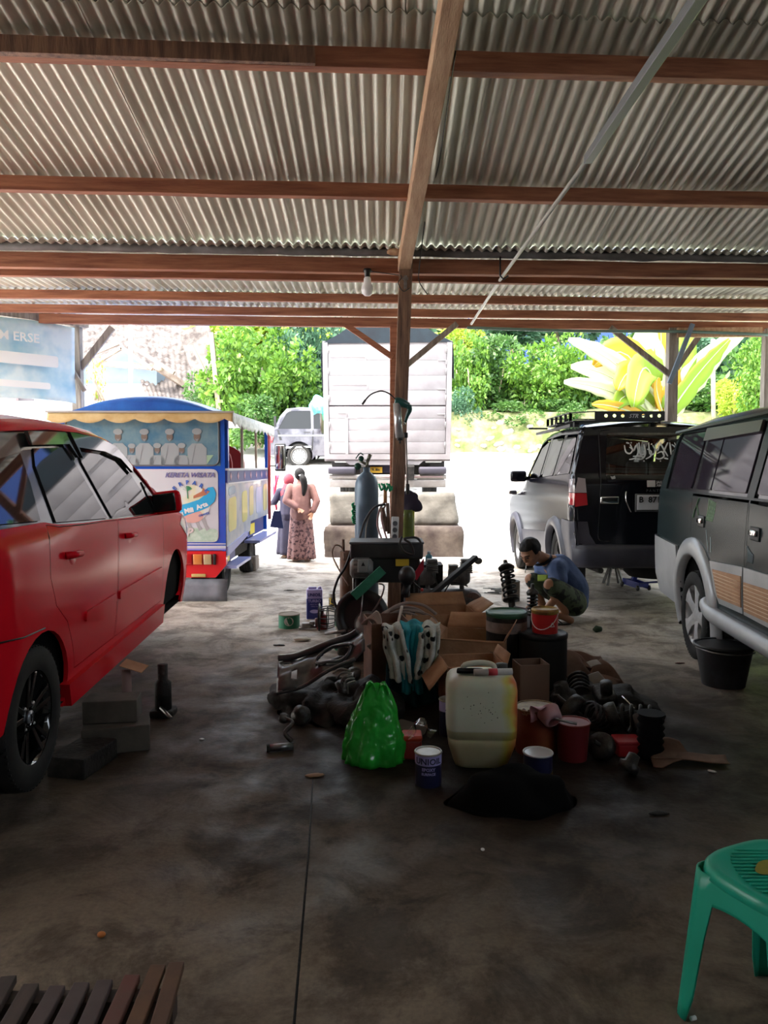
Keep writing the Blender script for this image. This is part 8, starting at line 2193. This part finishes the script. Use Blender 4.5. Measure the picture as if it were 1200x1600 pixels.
b = MB(); b.tube([P(1115, 690, 17), P(1114, 530, 17)], .05, 8); tag(b.build('bare_tree', m_bark), 'slender pale tree trunk standing on the lawn right of the banana plant', 'tree')
# backdrop crowns
rnd = random.Random(3)
labs = ['left of the tiled house', 'above the tiled house', 'far behind the yellow palm', 'far behind the truck', 'far behind the blue building on its left', 'far behind the blue building on its right', 'far behind the banana plant', 'far behind the lawn', 'far beyond the right edge', 'far beyond the left edge']
for k, px in enumerate((60, 250, 420, 600, 740, 930, 1040, 1180, 1330, -120)):
    bush(px, 540 + 8 * (k % 3), 37 + k % 3, 4.4, 5.5, (G2, G3)[k % 2], 'tall dark tree crown ' + labs[k], n=5200, ls=.34, seed=50 + k % 3, trunk=6, name='tree', cat='tree', rot=k, ry=2.5)

# banana plant
m_bl = leafmat('banana leaf green', (.16, .34, .02), (.34, .50, .05), .5)
m_by = leafmat('banana leaf yellow', (.50, .27, .01), (.60, .42, .03), .5)
m_bw = leafmat('banana leaf sunlit', (.42, .50, .25), (.60, .66, .42), .35)  # glare of the sun on the leaves put into this whitened colour
bp_ = thing('banana_plant', 'banana plant with broad yellow and white sunlit leaves behind the black SUV', 'banana plant', (4.55, 13.3, yard_z(4.5, 13.3)))
bo_ = bp_.location.copy()
def blade(p0, p1, p2, w, m, tilt=0.0, fold=.25, face=(0, -1, 0)):
    a, c, e = (Vector(q) - bo_ for q in (p0, p1, p2)); b = MB(); n = 14
    rings = []
    rn = random.Random(int(p0[0] * 100 + p2[2] * 77))
    for k in range(n + 1):
        t = k / n; p = a * (1 - t) ** 2 + c * 2 * t * (1 - t) + e * t * t
        tg = ((c - a) * (1 - t) + (e - c) * t).normalized()
        s_ = tg.cross(Vector(face)).normalized(); s_ = (Matrix.Rotation(tilt, 3, tg) @ s_)
        up = s_.cross(tg)
        ww = w * (max(0, math.sin(PI * min(1, max(0, (t * .95 + .04))) ** .8)) ** .5) * (1 + rn.uniform(-.16, .08)) + .004
        rings.append([b.av(p - s_ * ww + up * ww * fold), b.av(p - s_ * ww * .5 + up * ww * fold * .6), b.av(p), b.av(p + s_ * ww * .5 + up * ww * fold * .6), b.av(p + s_ * ww + up * ww * fold)])
    b.skin(rings, True, closed=False)
    o = b.build('leaf', m, bp_, solid=.004)
    MB().tube([a * (1 - t) ** 2 + c * 2 * t * (1 - t) + e * t * t for t in [i / 8 for i in range(9)]], [.02 * (1 - i / 10) for i in range(9)], 6).build('midrib', m_bw, o)
Yb = 13.2
for (x0, y0, x1, y1, x2, y2, w, m, dy, tl) in (
    (1020, 640, 985, 565, 888, 530, .16, m_bw, -.3, 0), (1015, 640, 990, 505, 928, 572, .26, m_by, -.1, .2), (1015, 645, 965, 575, 892, 573, .19, m_bw, .2, .1),
    (1015, 650, 960, 600, 881, 597, .14, m_bw, -.5, 0), (1022, 600, 1003, 535, 990, 636, .26, m_bl, -.6, .1), (1010, 600, 985, 555, 965, 610, .2, m_by, -.5, .3), (1020, 640, 975, 595, 962, 640, .18, m_bl, -.3, 0), (1012, 655, 960, 630, 925, 632, .09, m_by, -.6, .1),
    (1025, 640, 1000, 560, 1010, 500, .32, m_bw, .3, .3), (1030, 640, 1035, 560, 1032, 505, .2, m_by, .5, .4), (1040, 640, 1075, 560, 1075, 500, .20, m_bl, .2, .2),
    (1045, 650, 1080, 590, 1140, 530, .15, m_bl, -.2, .2), (1045, 650, 1090, 560, 1165, 515, .20, m_bw, .3, 0), (1030, 640, 1060, 600, 1050, 560, .14, m_by, 0, .3), (1000, 640, 985, 600, 945, 590, .2, m_bw, .5, .3),
    (1035, 645, 1020, 600, 1028, 590, .10, m_by, -.3, .5), (1000, 650, 990, 610, 1000, 590, .12, m_bl, -.4, .2)):
    blade(P(x0, y0, Yb), P(x1, y1, Yb + dy * .5), P(x2, y2, Yb + dy), w * 1.15, m, tl)
for x, dx in ((.12, .1), (-.25, -.15), (.42, .45), (.0, .28)):
    MB().tube(smoothpts([(x, 0, 0), (x + dx * .3, 0, .9), (x + dx, 0, 2.0)]), [.09, .085, .08, .075, .07, .06, .05, .04, .03], 10).build('stem', mat('banana stem', (.45, .42, .25), .7, col2=(.55, .35, .12), scale=5), bp_)
